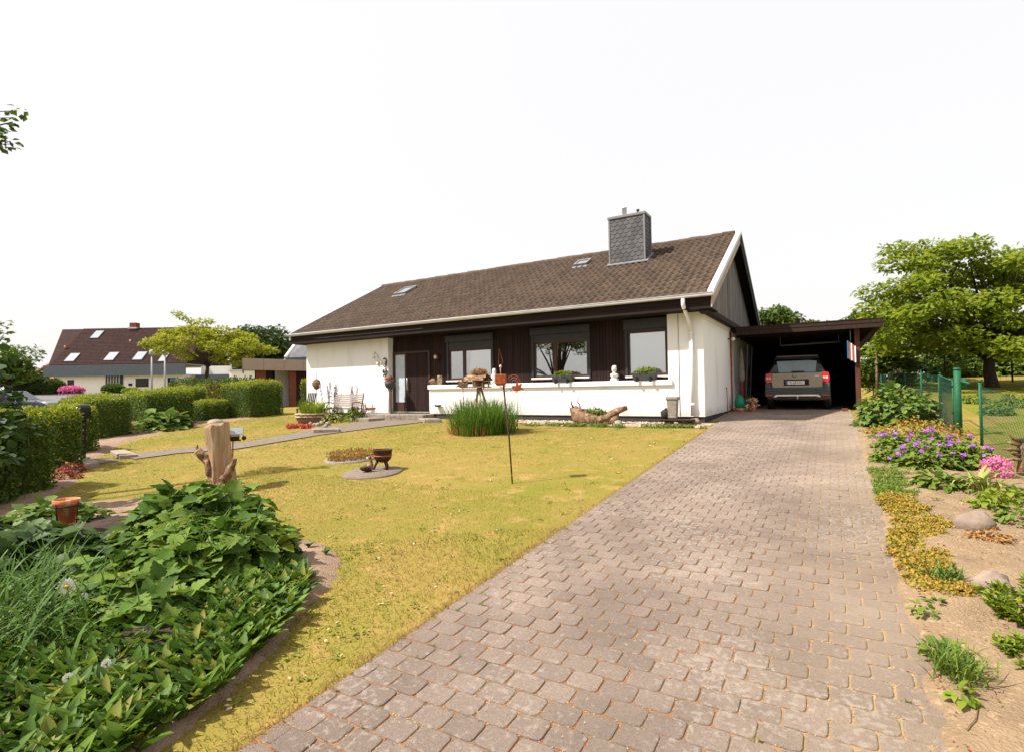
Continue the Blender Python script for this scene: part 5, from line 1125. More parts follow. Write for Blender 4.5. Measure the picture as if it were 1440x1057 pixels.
# planter boxes
def planter(px, lab):
    p = on_coping(px, 530, YF+.0); t = thing('planter_box', p, lab, 'planter', 'grey planter boxes on the window ledge')
    q = MB(); w_ = .34; q.prism([(p.x-w_+.04, p.y-.09, p.z), (p.x+w_-.04, p.y-.09, p.z), (p.x+w_, p.y-.13, p.z+.21), (p.x-w_, p.y-.13, p.z+.21)], (0, .2, 0)); part(q, 'box', M['greyplastic'], t, .015)
    q = MB()
    for dx in (-.19, .19): q.box(p.x+dx-.03, p.x+dx+.03, p.y-.145, p.y-.12, p.z-.04, p.z+.1)
    part(q, 'bracket', M['black'], t)
    q = MB(); q.arr(clump((p.x, p.y-.03, p.z+.24), (w_-.03, .1, .09), 420, .06, T_Q, .8, .8, .5), T_Q[1]); part(q, 'plants', LM['bright'], t)
planter(792, 'grey planter box of green plants under the window reflecting branches'); planter(907, 'grey planter box of green plants under the window with the white blind')
# bust
p = on_coping(864, 530); t = thing('garden_bust', p, 'small white bust standing on the ledge between two planter boxes', 'bust')
q = MB(); q.lathe([(.11, 0), (.12, .03), (.1, .07), (.07, .09), (.1, .12), (.12, .16), (.1, .2), (.05, .22), (.045, .25)], p, 14); part(q, 'torso', M['ceramic'], t)
q = MB(); q.blob(p+Vector((0, 0, .33)), (.075, .08, .1), 12); q.blob(p+Vector((0, -.08, .32)), (.02, .03, .03), 6); q.blob(p+Vector((0, .02, .38)), (.08, .075, .06), 8, 0, .3); part(q, 'head', M['ceramic'], t)
# log slices, white figure, spirals
p = on_coping(609, 533); q = MB(); q.blob(p+Vector((0, 0, .1)), (.15, .1, .12), 10, 0, .4, 3); q.blob(p+Vector((.1, .03, .07)), (.1, .08, .08), 8, 0, .3, 5); tag(q.build('stone', M['drift']), 'rounded brown stone on the left end of the ledge', 'stone')
p = on_coping(618.5, 533); q = MB(); q.lathe([(.085, 0), (.085, .3), (.078, .32), (0, .32)], p, 12); tag(q.build('log_candle', M['birch']), 'upright birch log piece on the ledge near the door', 'log')
p = on_coping(695, 530); q = MB(); q.lathe([(.1, 0), (.12, .06), (.09, .14), (.1, .24), (.07, .32), (.06, .36), (.07, .42), (.04, .48), (.0, .49)], p, 12); tag(q.build('white_figure', M['ceramic']), 'tall white ceramic figure on the ledge behind the rusty box', 'figure')
p = on_coping(722, 533, YF-.02); t = thing('spiral_ornament', p, 'thin coppery wire spiral ornament hung over the ledge', 'ornament'); q = MB()
for r_, dx in ((.24, .02), (.16, .03), (.09, .04)): q.tube([p+Vector((dx+r_*math.cos(a), -.02-.02*math.sin(a*2), r_*math.sin(a)+.02)) for a in np.linspace(-2.9, 2.6, 22)], .008, 5)
q.tube([p+Vector((-.25, -.05, -.05)), p+Vector((-.36, -.06, -.12)), p+Vector((-.5, -.06, -.07)), p+Vector((-.6, -.06, .03))], .008, 5)
part(q, 'spiral', M['rust'], t)
# round wall lamp
p = onY(615, 502, YC-.02); t = thing('wall_lamp', p, 'round wall lamp on the dark boards right of the door', 'lamp')
q = MB(); q.tube([p+Vector((0, .02, 0)), p+Vector((0, -.08, 0))], .1, 20); part(q, 'housing', M['rustd'], t, .01)
q = MB(); q.blob(p+Vector((-.02, -.09, -.0)), (.065, .04, .07), 12); part(q, 'lamp_shade', mat('lamp_globe', (.75, .5, .34, 1), None, .3), t)
# ornament and number figures on the white wall
p = onY(522, 505, YF-.03); t = thing('wall_ornament', p, 'pale shell garland hanging high on the white wall left of the door', 'ornament'); q = MB()
for px, py, s_ in ((526, 496, .05), (525, 502, .05), (529, 500, .07), (530, 505, .08), (533, 507, .07), (531, 511, .06), (536, 509, .05)): q.blob(onY(px, py, YF-.04), (s_, .03, s_*1.2), 8, 0, .5, px)
part(q, 'shells', M['ceramic'], t)
p = onY(541, 518, YF-.02); t = thing('wall_ornament', p, 'dark curled metal ornament on the white wall beside the door', 'ornament'); q = MB()
def curl(px, py, r_, a0, a1): c = onY(px, py, YF-.035); q.tube([c+Vector((r_*math.cos(a), 0, 1.25*r_*math.sin(a))) for a in np.linspace(a0, a1, 14)], .02, 6)
curl(541, 508, .09, 2.4, -1.9); curl(541, 512, .07, 1.5, -2.6); curl(541, 520, .07, 2.8, 6.4); curl(541.5, 523, .08, 1.8, -2.2); c = onY(539, 522.5, YF-.035); q.blob(c, (.05, .025, .06), 8); curl(540.5, 528.5, .05, 0, 3.4)
part(q, 'curls', M['rustd'], t)
# spot lights under the soffit
# small dark bracket on the low wall
p = onY(617, 570, YF-.03); t = thing('wall_bracket', p, 'small dark shelf bracket on the low white wall near the step', 'bracket'); q = MB()
q.prism([p+Vector((-.12, 0, .03)), p+Vector((.13, 0, .03)), p+Vector((.1, 0, -.02)), p+Vector((.03, 0, -.035)), p+Vector((-.08, 0, -.02))], (0, -.12, 0)); part(q, 'shelf', M['black'], t, .006)
# column with flower pot by the door
p = onY(549, 578, YF-.22); p.z = zg(p.x, p.y)+.05; t = thing('flower_column', p, 'slim column carrying a dark bowl of red flowers beside the door', 'planter'); q = MB()
q.lathe([(.13, 0), (.13, .05), (.08, .1), (.06, .16), (.075, .22), (.055, .9), (.075, .95), (.09, 1.0)], p, 14); part(q, 'column', M['concrete'], t)
q = MB(); q.lathe([(.06, 0), (.14, .05), (.19, .15), (.2, .26), (.17, .27), (.0, .24)], p+Vector((0, 0, 1.0)), 16); part(q, 'bowl', M['greyplastic'], t)
q = MB(); q.arr(clump(p+Vector((0, 0, 1.33)), (.17, .17, .12), 260, .06), T_Q[1], rng.integers(0, 2, 260)); part(q, 'flowers', [LM['redf'], LM['dark']], t)
# white pot with red rim, saucer, little post
p = onY(521, 586, YF-.3); p.z = zg(p.x, p.y)+.04; t = thing('flower_pot', p, 'empty pale grey pot with red rim against the white wall', 'pot'); q = MB()
q.lathe([(.13, 0), (.17, .3), (.16, .3), (.12, .05), (0, .05)], p, 18); part(q, 'pot', M['ceramic'], t)
q = MB(); q.lathe([(.17, .3), (.185, .305), (.19, .36), (.165, .365), (.16, .3)], p, 18); part(q, 'rim', M['orange'], t)
c = at(517, 587); q = MB(); q.lathe([(.1, 0), (.15, .05), (.14, .05), (.0, .02)], c+Vector((0, 0, .02)), 14); tag(q.build('saucer', M['red']), 'red saucer lying in front of the pale grey pot', 'saucer')
c = at(502, 587); q = MB(); q.tube([c-Vector((0, 0, .1)), c+Vector((0, 0, .4))], .055, 8); q.tube([c+Vector((0, 0, .38)), c+Vector((.02, 0, .46))], .04, 8); tag(q.build('wooden_stake', M['oldwood']), 'short weathered wooden stake in front of the white wall', 'stake')
# entrance steps
q = MB(); a = [at(545, 590), at(612, 591)]
q.prism([(-14.7, 14.48, -.2), (-14.5, 13.98, -.2), (-13.2, 13.78, -.2), (-11.75, 13.95, -.2), (-11.7, 14.46, -.2), (-11.95, 14.74, -.2), (WL+.02, 14.74, -.2), (WL+.02, 14.48, -.2)], (0, 0, .36)); tag(q.build('door_step', [M['concrete']], None, .02), 'rough concrete step in front of the house door', 'step')
q = MB(); q.prism([(-15.8, 14.2, -.25), (-15.1, 13.5, -.25), (-13.6, 13.3, -.25), (-13.3, 13.76, -.25), (-14.52, 13.95, -.25), (-14.8, 14.45, -.25)], (0, 0, .3)); tag(q.build('lower_step', M['concrete'], None, .02), 'lower concrete step at the top of the garden path', 'step')
q = MB(); q.prism([(-11.9, 13.85, -.3), (-11.2, 13.35, -.3), (-10.7, 13.6, -.3), (-11.3, 14.1, -.3)], (0, 0, .36)); tag(q.build('stone_block', M['concrete'], None, .03), 'rough stone block at the right end of the door step', 'block')
def slab(pts, h, lab, m='slabtop', nm='stone_slab', grp=None, dz=.0):
    P = [at(*p) for p in pts]; q = MB(); z = min(p.z for p in P); q.prism([(p.x, p.y, z-.15) for p in P], (0, 0, .15+h)); return tag(q.build(nm, M[m], None, .015), lab, 'slab', grp)
slab([(438, 605), (476, 604), (478, 607.5), (440, 610)], .13, 'stone riser crossing the garden path by the flower barrel', 'concrete', 'path_step')
slab([(155, 637), (176, 634), (194, 643), (168, 646)], .1, 'pale stone step where the path meets the lower slabs')
slab([(128, 646), (155, 644), (166, 648), (138, 653)], .05, 'flat grey slab between the two pale stone steps', 'path')
slab([(112, 652), (130, 650), (140, 655), (120, 661)], .13, 'pale stone step below the letterbox post')
slab([(94, 658), (112, 655), (116, 662), (100, 669)], .03, 'flat grey slab nearest the hedge foot', 'path')
slab([(115, 645), (123, 643), (127, 647), (119, 650)], .09, 'small pinkish stone at the foot of the letterbox post', 'stone')
# letterbox on a post
c = at(117, 648); t = thing('letterbox', c, 'black rounded letterbox on a wooden post beside the hedge', 'letterbox')
q = MB(); q.box(c.x-.04, c.x+.04, c.y-.04, c.y+.04, c.z-.2, c.z+1.02); part(q, 'post', M['brownwood'], t)
q = MB(); pr = [(-.16, 1.0), (.16, 1.0), (.17, 1.16), (.14, 1.25), (.08, 1.3), (0, 1.32), (-.08, 1.3), (-.14, 1.25), (-.17, 1.16)]; q.prism([(c.x+a_*.85, c.y-.11, c.z+b_) for a_, b_ in pr], (0, .22, 0)); bx = part(q, 'box', M['black'], t, .02)
q = MB(); q.blob((c.x+.0, c.y-.125, c.z+1.24), .018, 8); q.V = [v_-np.array(c) for v_ in q.V]; q.build('knob', M['steel'], bx, world=False)
# half barrel planter, bench, chair, flowers left of the door
c = at(441, 596); c = G(-15.9, 12.9); t = thing('barrel_planter', c, 'low wooden half barrel planted with grassy greenery by the white wall', 'planter'); q = MB()
q.lathe([(.5, -.05), (.56, .12), (.6, .3), (.56, .3), (.54, .24), (0, .24)], c, 22); part(q, 'barrel', M['weave'], t)
q = MB(); q.lathe([(.6, .19), (.62, .19), (.625, .24), (.605, .24)], c, 22); q.lathe([(.6, .28), (.62, .28), (.63, .33), (.56, .33)], c, 22); part(q, 'hoop', M['birch'], t)
n = 420; az = rng.random(n)*6.28; rr_ = .45*np.sqrt(rng.random(n)); V, Tt = strap(np.stack([c.x+rr_*np.cos(az), c.y+rr_*np.sin(az), np.full(n, c.z+.24)], 1), az, .35+.3*rng.random(n), rng.random(n)*.3, .3+rng.random(n)*.9, np.full(n, .022), 4)
q = MB().arr(V, Tt, 0); part(q, 'plants', LM['bright'], t)
b0 = G(-15.1, 13.55); t = thing('garden_bench', b0, 'garden bench with curved dark iron ends and reddish slats', 'bench', None, .15); loc = lambda x_, y_, z_: (x_, y_, z_)
q = MB()
for i in range(5): q.box(-.62, .62, -.26+i*.09, -.26+i*.09+.07, .42, .44)
q.build('seat', M['brownwood'], t, world=False)
q = MB()
for i in range(6): q.box(-.62, .62, .2+i*.022, .215+i*.022, .5+i*.075, .56+i*.075)
q.build('backrest', M['pale_board'], t, world=False)
for s_ in (-1, 1):
    q = MB(); x_ = s_*.62; q.tube([(x_, -.3, 0), (x_, -.22, .2), (x_, -.28, .42), (x_, -.3, .62), (x_, -.1, .66), (x_, .2, .62)], .018, 6); q.tube([(x_, .28, 0), (x_, .2, .42), (x_, .3, .75), (x_, .36, .98)], .02, 6); q.tube([(x_, -.28, .42), (x_, .2, .42)], .015, 6); q.build('side_frame', M['rustd'], t, world=False)
c = G(-17.15, 13.6); t = thing('garden_chair', c, 'brown slatted garden chair behind the half barrel', 'chair'); q = MB()
for i in range(5): q.obox(c+Vector((-.2+i*.1, .2, .7)), (.05, .025, .62), Matrix.Rotation(R(-12), 3, 'X'))
part(q, 'backrest', M['brownwood'], t); q = MB()
for i in range(4): q.box(c.x-.26, c.x+.26, c.y-.28+i*.11, c.y-.2+i*.11, c.z+.4, c.z+.425)
part(q, 'seat', M['brownwood'], t)
for sx in (-.24, .24):
    for sy in (-.24, .18): q = MB(); q.box(c.x+sx-.02, c.x+sx+.02, c.y+sy-.02, c.y+sy+.02, c.z-.03, c.z+.4); part(q, 'leg', M['brownwood'], t)
p = onY(445, 536, 13.9); c = G(p.x, 13.9); t = thing('woven_ball_stake', c, 'brown woven ball on a thin rod in front of the white wall', 'ornament'); q = MB(); q.tube([c-Vector((0, 0, .1)), (c.x, c.y, p.z+.35)], .01, 5); part(q, 'rod', M['rustd'], t)
q = MB(); pc = onY(445, 540, 13.9); q.blob(pc, (.16, .16, .19), 14, 0, .25, 4)
for k in range(7): q.tube([pc+Vector((.165*math.cos(a)*math.sin(k*.5+.3), .165*math.sin(a)*math.sin(k*.5+.3), .195*math.cos(k*.5+.3))) for a in np.linspace(0, 6.2, 14)], .012, 4)
part(q, 'ball', M['drift'], t)
def spikes(label, c, n, h, lean, name='lilac_flower_plant', lm='lilac', r_=.35):
    t = thing(name, c, label, 'plant'); q = MB(); q2 = MB()
    for i in range(n):
        a_ = random.random()*6.28; b0 = c+Vector((math.cos(a_), math.sin(a_), 0))*random.random()*r_; hh = h*random.uniform(.6, 1.05); tip = b0+Vector((random.gauss(0, lean), random.gauss(0, lean), hh)); q.tube([b0-Vector((0, 0, .05)), b0.lerp(tip, .5)+Vector((.01, 0, 0)), tip], [.009, .007, .004], 5)
        k = 60; tt = rng.random(k)**.8*.5+.5; P = np.array([list(b0.lerp(tip, x_)) for x_ in tt]); q2.arr(fol(T_Q, P, rv(k)+np.array([0, 0, .3]), rv(k), .06*(1.3-tt*.6), .8), T_Q[1], (rng.random(k) < .25).astype(int))
    P = np.array(c)+rv(120)*np.array([r_, r_, h*.3]); P[:, 2] = np.maximum(P[:, 2], c.z+.02); q2.arr(fol(T_O, P, rv(120), rv(120)+np.array([0, 0, .8]), .12, .5), T_O[1], 1)
    q.build('stem', LM['stem'], t); q2.build('flowers', [LM[lm], LM['gera']], t)
spikes('tall lilac flower spikes between chair and bench', G(-16.0, 13.85), 16, 1.35, .1)
spikes('tall lilac flower spikes rising behind the garden bench', G(-15.2, 14.1), 14, 1.15, .1)
leafy('flowering_plant', 'yellow green plant with pale flowers in front of the bench', G(-15.2, 13.0), (.5, .35, .35), 200, .1, 'buds', T_Q, .7)
leafy('green_plant', 'bright green plant under the right end of the bench', G(-14.55, 13.5), (.28, .28, .4), 170, .13, 'bright', T_Q, .4)
q = MB(); cr = at(418, 601)
for k in range(9): P = cr+Vector((random.gauss(0, .25), random.gauss(0, .14), .05)); q.arr(clump(P, (.16, .14, .07), 150, .05, T_Q, .8, .8, .5), T_Q[1], (rng.random(150) < .22).astype(int))
tag(q.build('red_flower_patch', [LM['redf'], LM['gera']]), 'low patch of red and pink flowers left of the path', 'flowers')
for i in range(7):
    px = 432+i*5+random.uniform(-1, 1); c = at(px, 599+random.uniform(-2, 3)); q = MB(); q.blob(c+Vector((0, 0, .04)), (.1, .08, .08), 8, 0, .5, i); q.build('edging_stone', M['greystone'])
    tag(bpy.context.scene.collection.objects[-1], 'rounded edging stone in front of the half barrel', 'stone', 'edging stones by the half barrel')
# driftwood trough with wire bird, stones
dl = at(808, 597); dc = G(-5.6, 13.82); t = thing('driftwood', dc, 'large gnarled driftwood trunk lying on the gravel against the low wall', 'driftwood')
q = MB()
def dp(px, py, y=13.85): return onY(px, py, y)
def nub(P, rr_, n=10, s=0):
    P = [Vector(p) for p in P]; q.tube(P, rr_, n)
nub([dp(806, 572), dp(811, 582), dp(820, 589), dp(836, 590), dp(848, 590)], [.08, .17, .21, .2, .15]); nub([dp(812, 594), dp(822, 585), dp(832, 582), dp(840, 584)], [.16, .15, .12, .05]); nub([dp(828, 592), dp(846, 590), dp(858, 584), dp(870, 577), dp(880, 574)], [.12, .17, .15, .1, .05]); nub([dp(858, 594), dp(866, 589), dp(868, 582)], [.14, .12, .06]); nub([dp(838, 595), dp(852, 594), dp(866, 596)], [.12, .13, .07]); nub([dp(808, 575), dp(814, 577), dp(820, 580)], [.06, .09, .1]); nub([dp(820, 585), dp(824, 577), dp(822, 574)], [.06, .035, .02])
V = np.concatenate(q.V); 
q.V = [np.array([list(Vector(v_)+Vector((noise.noise(Vector(v_)*5), noise.noise(Vector(v_)*5+Vector((9, 0, 0))), noise.noise(Vector(v_)*5+Vector((0, 9, 0)))))*.075) for v_ in V])]
part(q, 'trunk', M['drift'], t)
q = MB(); q.tube([dp(806, 573, 13.8), dp(804, 568, 13.8), dp(803, 563, 13.8)], [.03, .02, .012], 6); q.tube([dp(816, 573, 13.8), dp(815, 568, 13.8), dp(811, 563, 13.8), dp(814, 560, 13.8), dp(812, 558.5, 13.8)], [.02, .016, .014, .012, .008], 6); part(q, 'twig', M['brownwood'], t)
q = MB()
for px, py, s_ in ((834, 577, .2), (842, 578, .17), (848, 581, .12), (828, 579, .12)): q.arr(clump(dp(px, py, 13.8), (s_, s_*.6, s_*.5), 130, .06), T_Q[1], 0)
part(q, 'plants', LM['gera'], t)
q = MB(); q.blob(dp(869, 596, 13.72), (.14, .1, .1), 10, 0, .4, 8); tag(q.build('field_stone', M['greystone']), 'pale rounded stone at the right foot of the driftwood', 'stone')
q = MB()
for k in range(60): c = G(-6.0+random.gauss(0, .7), 13.45+random.gauss(0, .08)); q.arr(clump(c+Vector((0, 0, .03)), (.1, .08, .05), 50, .045, T_Q, .7, .8), T_Q[1], 0)
for k in range(26): c = G(-3.5+random.gauss(0, .5), 13.6+random.gauss(0, .1)); q.arr(clump(c+Vector((0, 0, .03)), (.09, .08, .05), 50, .045, T_Q, .7, .8), T_Q[1], 0)
tag(q.build('ground_cover', LM['gera']), kind='stuff')
# plank stand with square stone planter and dark stone
bx = onY(953, 590, 14.0).x; z0 = zg(bx, 14); zb_ = onY(950, 588.5, 14).z
t = thing('plank_stand', (bx, 14.0, z0), 'weathered plank on stubby driftwood legs under the downpipe', 'plank'); q = MB(); q.box(onY(930, 588, 14).x, onY(976, 588, 14).x, 13.85, 14.15, zb_-.05, zb_); part(q, 'plank', M['brownwood'], t, .015)
q = MB()
for px, lean in ((936, .1), (944, -.12), (955, .1), (966, -.05)): a = onY(px, 590, 14); q.tube([(a.x, 14.0, zb_-.04), (a.x+lean, 13.95, z0-.04)], [.05, .07], 7)
part(q, 'legs', M['drift'], t)
p = onY(946.5, 588.5, 14.0); p.z = zb_; t = thing('stone_planter', p, 'tapered square stone planter standing on the plank', 'planter'); q = MB()
q.lathe([(.1, 0), (.13, .04), (.12, .06), (.15, .4), (.175, .43), (.175, .48), (.14, .48), (.13, .42), (0, .42)], p, 4, 0, False); 
q.V = [np.array([list(rotz(R(45)) @ (Vector(v_)-p)*1.18+p) for v_ in q.V[0]])]; part(q, 'pot', M['greystone'], t, .008)
q = MB(); q.arr(clump(p+Vector((0, 0, .47)), (.11, .11, .03), 80, .04), T_Q[1], 0); part(q, 'plants', LM['redleaf'], t)
p = onY(936, 588.5, 14.0); p.z = zb_; q = MB(); q.blob(p+Vector((0, 0, .13)), (.12, .1, .16), 10, 0, .35, 2); tag(q.build('dark_stone', M['darkstone']), 'dark rounded stone on the plank beside the stone planter', 'stone')
for i, (px, py, s_, lab) in enumerate(((976, 597, .13, 'reddish field stone at the house corner'), (941, 597, .1, 'pale stone under the left end of the plank'), (958, 597, .07, 'small reddish stone under the plank'))):
    c = at(px, py); q = MB(); q.blob(c+Vector((0, 0, s_*.5)), (s_*1.3, s_, s_*.8), 10, 0, .4, i+20); tag(q.build('field_stone', M['stone']), lab, 'stone')

# ================================================================ LAWN ORNAMENTS
# ornamental grass with bird house on birch legs
gc = G(-7.95, 11.75); t = thing('ornamental_grass', gc, 'big clump of tall green ornamental grass on the lawn', 'grass clump')
n = 2600; az = rng.random(n)*6.28; rr_ = np.sqrt(rng.random(n)); rr_ = rr_*(1+.18*np.sin(az*3+1)+.1*np.sin(az*7)); bx = gc.x+rr_*np.cos(az)*.78; by = gc.y+rr_*np.sin(az)*.58
V, Tt = strap(np.stack([bx, by, zgv(bx, by)], 1), az+rng.normal(0, .9, n), .5+.6*rng.random(n)**1.3, .02+.3*rng.random(n)*(.4+rr_), .3+1.5*rng.random(n)**1.4, .009+.008*rng.random(n), 5)
q = MB().arr(V, Tt, 0)
n = 260; az = rng.random(n)*6.28; bx = gc.x+.55*rng.normal(size=n); by = gc.y+.4*rng.normal(size=n); V, Tt = strap(np.stack([bx, by, zgv(bx, by)+.3], 1), az, .5+.4*rng.random(n), .05+.2*rng.random(n), .2+.3*rng.random(n), np.full(n, .006), 4); q.arr(V, Tt, 0); q.build('blades', LM['grass'], t)
n = 110; a_ = rng.random(n)*2.0-2.8; bx = gc.x-.1+(.72+.16*rng.random(n))*np.cos(a_); by = gc.y+.56*np.sin(a_)-.06*rng.random(n); V, Tt = strap(np.stack([bx, by, zgv(bx, by)], 1), a_+rng.normal(0, .5, n), .16+.22*rng.random(n), .1+.4*rng.random(n), .3+.6*rng.random(n), np.full(n, .012), 3); q = MB().arr(V, Tt, 0); q.build('dead_blades', LM['dry'], t)
fc_ = at(677, 612.5); fb = G(-8.2, 11.45); ptop = onD(674, 545, 14.2)
t = thing('bird_house', G(ptop.x, ptop.y), 'rustic wooden bird house with mossy roof on three birch legs', 'bird house')
q = MB()
for px, py, D_ in ((677, 612, 13.74), (662, 596, 14.3), (694, 590, 14.6)):
    f_ = onD(px, py, D_); f_.z = zg(f_.x, f_.y)-.05; tp = ptop+Vector(((f_.x-ptop.x)*.12, (f_.y-ptop.y)*.12, .0)); q = MB(); q.tube([f_, f_.lerp(tp, .5)+Vector((.01, 0, 0)), tp], [.036, .033, .03], 9); part(q, 'leg', M['birch'], t)
uR = Vector((RT[0], RT[1], 0)).normalized(); uF = Vector((FW[0], FW[1], 0)).normalized(); tw_ = rotz(R(-28)); ua = tw_ @ uR; ub = tw_ @ uF; up_ = Vector((0, 0, 1)); cp_ = onD(672, 545, 14.2)
def bh(q, x_, y_, z_, sx, sy, sz, rot=None): q.obox(cp_+ua*x_+ub*y_+up_*z_, (sx, sy, sz), (Matrix((ua, ub, up_)).transposed() @ (rot or Matrix.Identity(3))))
q = MB(); bh(q, 0, 0, .02, .62, .4, .035); part(q, 'platform', M['drift'], t, .006)
for x_ in (-.24, 0, .24):
    for y_ in (-.15, .15): q = MB(); bh(q, x_, y_, .13, .03, .03, .2); part(q, 'corner_post', M['birch'], t)
q = MB(); bh(q, -.05, .12, .13, .36, .02, .18); part(q, 'back_board', M['drift'], t)
q = MB(); 
for s_ in (-1, 1):
    for k in range(7): bh(q, 0, s_*(.035+k*.034), .345-k*.024, .62+random.uniform(-.04, .04), .046, .018, Matrix.Rotation(s_*R(-35), 3, 'X'))
bh(q, 0, 0, .36, .64, .05, .03); rf_ = part(q, 'roof', M['drift'], t)
q = MB(); q.arr(clump(cp_+up_*.42+ua*.03, (.24, .13, .07), 500, .05, T_Q, .5, .6), T_Q[1], 0); q.V = [v_-np.array(t.location) for v_ in q.V]; q.build('moss', LM['dry'], rf_, world=False)
q = MB(); bh(q, -.36, -.1, .16, .03, .3, .03); bh(q, .38, -.1, .2, .24, .02, .02); bh(q, .36, -.12, .08, .3, .03, .02); bh(q, .3, -.2, .12, .02, .02, .3); part(q, 'twigs', M['brownwood'], t)
def birdstake(px, py, D_, label, m, flip=1):
    p = onD(px, py, D_); b0 = G(p.x, p.y); t = thing('bird_stake', b0, label, 'ornament'); q = MB(); q.tube([b0-Vector((0, 0, .1)), p], .009, 6); part(q, 'rod', M['rustd'], t)
    q = MB(); X = uR*flip
    o_ = [(-.15, .02), (-.1, .07), (-.04, .05), (-.02, .13), (.03, .17), (.04, .07), (.1, .12), (.14, .09), (.1, .03), (.16, -.02), (.2, -.06), (.12, -.05), (.05, -.08), (-.05, -.08), (-.11, -.03)]
    q.prism([p+X*a_+up_*b_-uF*.02 for a_, b_ in o_], uF*.03); part(q, 'bird', M[m], t, .004)
birdstake(727, 545, 14.3, 'rusty red flying bird figure on a rod right of the grass clump', 'rust')
birdstake(651, 541, 13.9, 'small pale perched bird figure on a rod left of the bird house', 'drift', -1)
# rusty box on a leaning rod
c = at(721, 680); tp = onD(708, 541, 8.3); t = thing('garden_stake', c, 'leaning iron rod with a rusty box and pink bead in the lawn', 'ornament'); q = MB(); q.tube([c-Vector((0, 0, .1)), c.lerp(tp, .45)+Vector((.012, 0, 0)), tp], [.011, .013, .013], 8); part(q, 'rod', M['rustd'], t)
bc = onD(704, 534, 8.3); q = MB(); w_ = .085
q.add([bc+uR*a_*w_+uF*b_*w_+up_*z_ for z_, s_ in ((-.085, .75), (-.05, 1), (.075, 1.0), (.085, .95)) for a_, b_ in ((-s_, -s_), (s_, -s_), (s_, s_), (-s_, s_))], [(i*4+j, i*4+(j+1) % 4, (i+1)*4+(j+1) % 4, (i+1)*4+j) for i in range(3) for j in range(4)]+[(3, 2, 1, 0), (12, 13, 14, 15)]); part(q, 'box', M['rust'], t, .012)
q = MB(); q.tube([bc+up_*.08, bc+up_*.19], .007, 6); part(q, 'pin', M['pale_board'], t)
q = MB(); q.blob(bc+up_*.205, (.02, .02, .027), 10); part(q, 'bead', mat('pink_bead', (.8, .5, .48, 1), None, .3), t)
q = MB(); q.tube([bc+up_*.21, onD(701, 512, 8.3), onD(702, 491, 8.3), onD(707, 508, 8.3), bc+up_*.2+uR*.01], .0035, 5); part(q, 'wire', M['rust'], t)
# tree stump sculpture
c = at(312, 690); t = thing('tree_stump', c, 'bleached upright tree stump with stub branches behind the flower bed', 'stump'); D_ = 8.69
sp = lambda px, py, D_=8.69: onD(px, py, D_)
q = MB(); SP_ = [c-Vector((0, 0, .1)), sp(313, 678), sp(312, 660), sp(309, 640), sp(306, 615), sp(304.5, 600), sp(304.5, 594.5)]; tt_ = np.linspace(0, 6, 31); PP_ = [SP_[min(int(t_), 5)].lerp(SP_[min(int(t_), 5)+1], t_-min(int(t_), 5)) for t_ in tt_]; q.tube(PP_, list(np.interp(tt_, range(7), [.22, .18, .165, .165, .172, .178, .172])), 64)
V = q.V[0]; k_ = len(V)
for i in range(k_):
    v_ = Vector(V[i]); d_ = noise.noise(Vector((v_.x*7, v_.y*7, v_.z*1.6)))*.04+noise.noise(Vector((v_.x*26, v_.y*26, v_.z*2.2)))*.022-max(0, noise.noise(Vector((v_.x*17+4, v_.y*17, v_.z*1.1)))-.25)*.09; ax_ = Vector((c.x, c.y, v_.z)); n_v = (v_-ax_).normalized(); V[i] = list(v_+n_v*d_)
for i in range(27*64, 31*64): V[i][2] += (.05*(i//64-26)/4)*((V[i][0]-c.x)*uR.x+(V[i][1]-c.y)*uR.y)/.2+(.06*noise.noise(Vector(V[i])*16) if i >= 29*64 else 0)
part(q, 'trunk', M['oldwood'], t)
def rough(q, P, rr_, n=18, k=16, amp=.02, f=12, sd=0):
    P = [Vector(p) for p in P]; t_ = np.linspace(0, len(P)-1, k); i_ = np.minimum(t_.astype(int), len(P)-2)
    q.tube([P[i].lerp(P[i+1], x_-i) for i, x_ in zip(i_, t_)], list(np.interp(t_, range(len(P)), rr_)), n)
    V = q.V[-1]; c_ = V.mean(0)
    for i in range(len(V)):
        v_ = Vector(V[i]); V[i] += np.array([noise.noise(v_*f+Vector((sd, 0, 0))), noise.noise(v_*f+Vector((0, 7+sd, 0))), noise.noise(v_*f*.6+Vector((0, 0, 9+sd)))])*amp+np.array([noise.noise(v_*f*3), noise.noise(v_*f*3+Vector((5, 0, 0))), 0])*amp*.5
q = MB(); rough(q, [sp(303, 660), sp(294, 648), sp(285, 640), sp(277, 632)], [.1, .075, .062, .058], amp=.03); rough(q, [sp(279, 636), sp(276.5, 629), sp(278, 624)], [.03, .02, .006], 10, 8, .01); q.tube([sp(297, 665), sp(291, 660), sp(289, 667)], [.012, .008, .005], 5); rough(q, [sp(301, 692, 8.55), sp(297, 672, 8.58), sp(294, 657, 8.6), sp(290, 646, 8.6)], [.045, .05, .05, .04], amp=.03, sd=3); part(q, 'stub_branch', M['drift'], t)
q = MB(); rough(q, [sp(316, 674, 8.5), sp(324, 660, 8.5), sp(328, 651, 8.5), sp(331.5, 644, 8.5)], [.08, .055, .042, .03], amp=.022, sd=5); rough(q, [sp(311, 690, 8.52), sp(313, 676, 8.5), sp(315, 666, 8.54)], [.09, .08, .03], amp=.05, sd=8); part(q, 'knot', M['drift'], t)
q = MB(); q.blob(sp(303, 593.5)+Vector((0, 0, -.015)), (.13, .12, .075), 16, 0, .15, 9); tag(q.build('cap_stone', M['slabtop']), 'pale domed stone lying on top of the tree stump', 'stone')
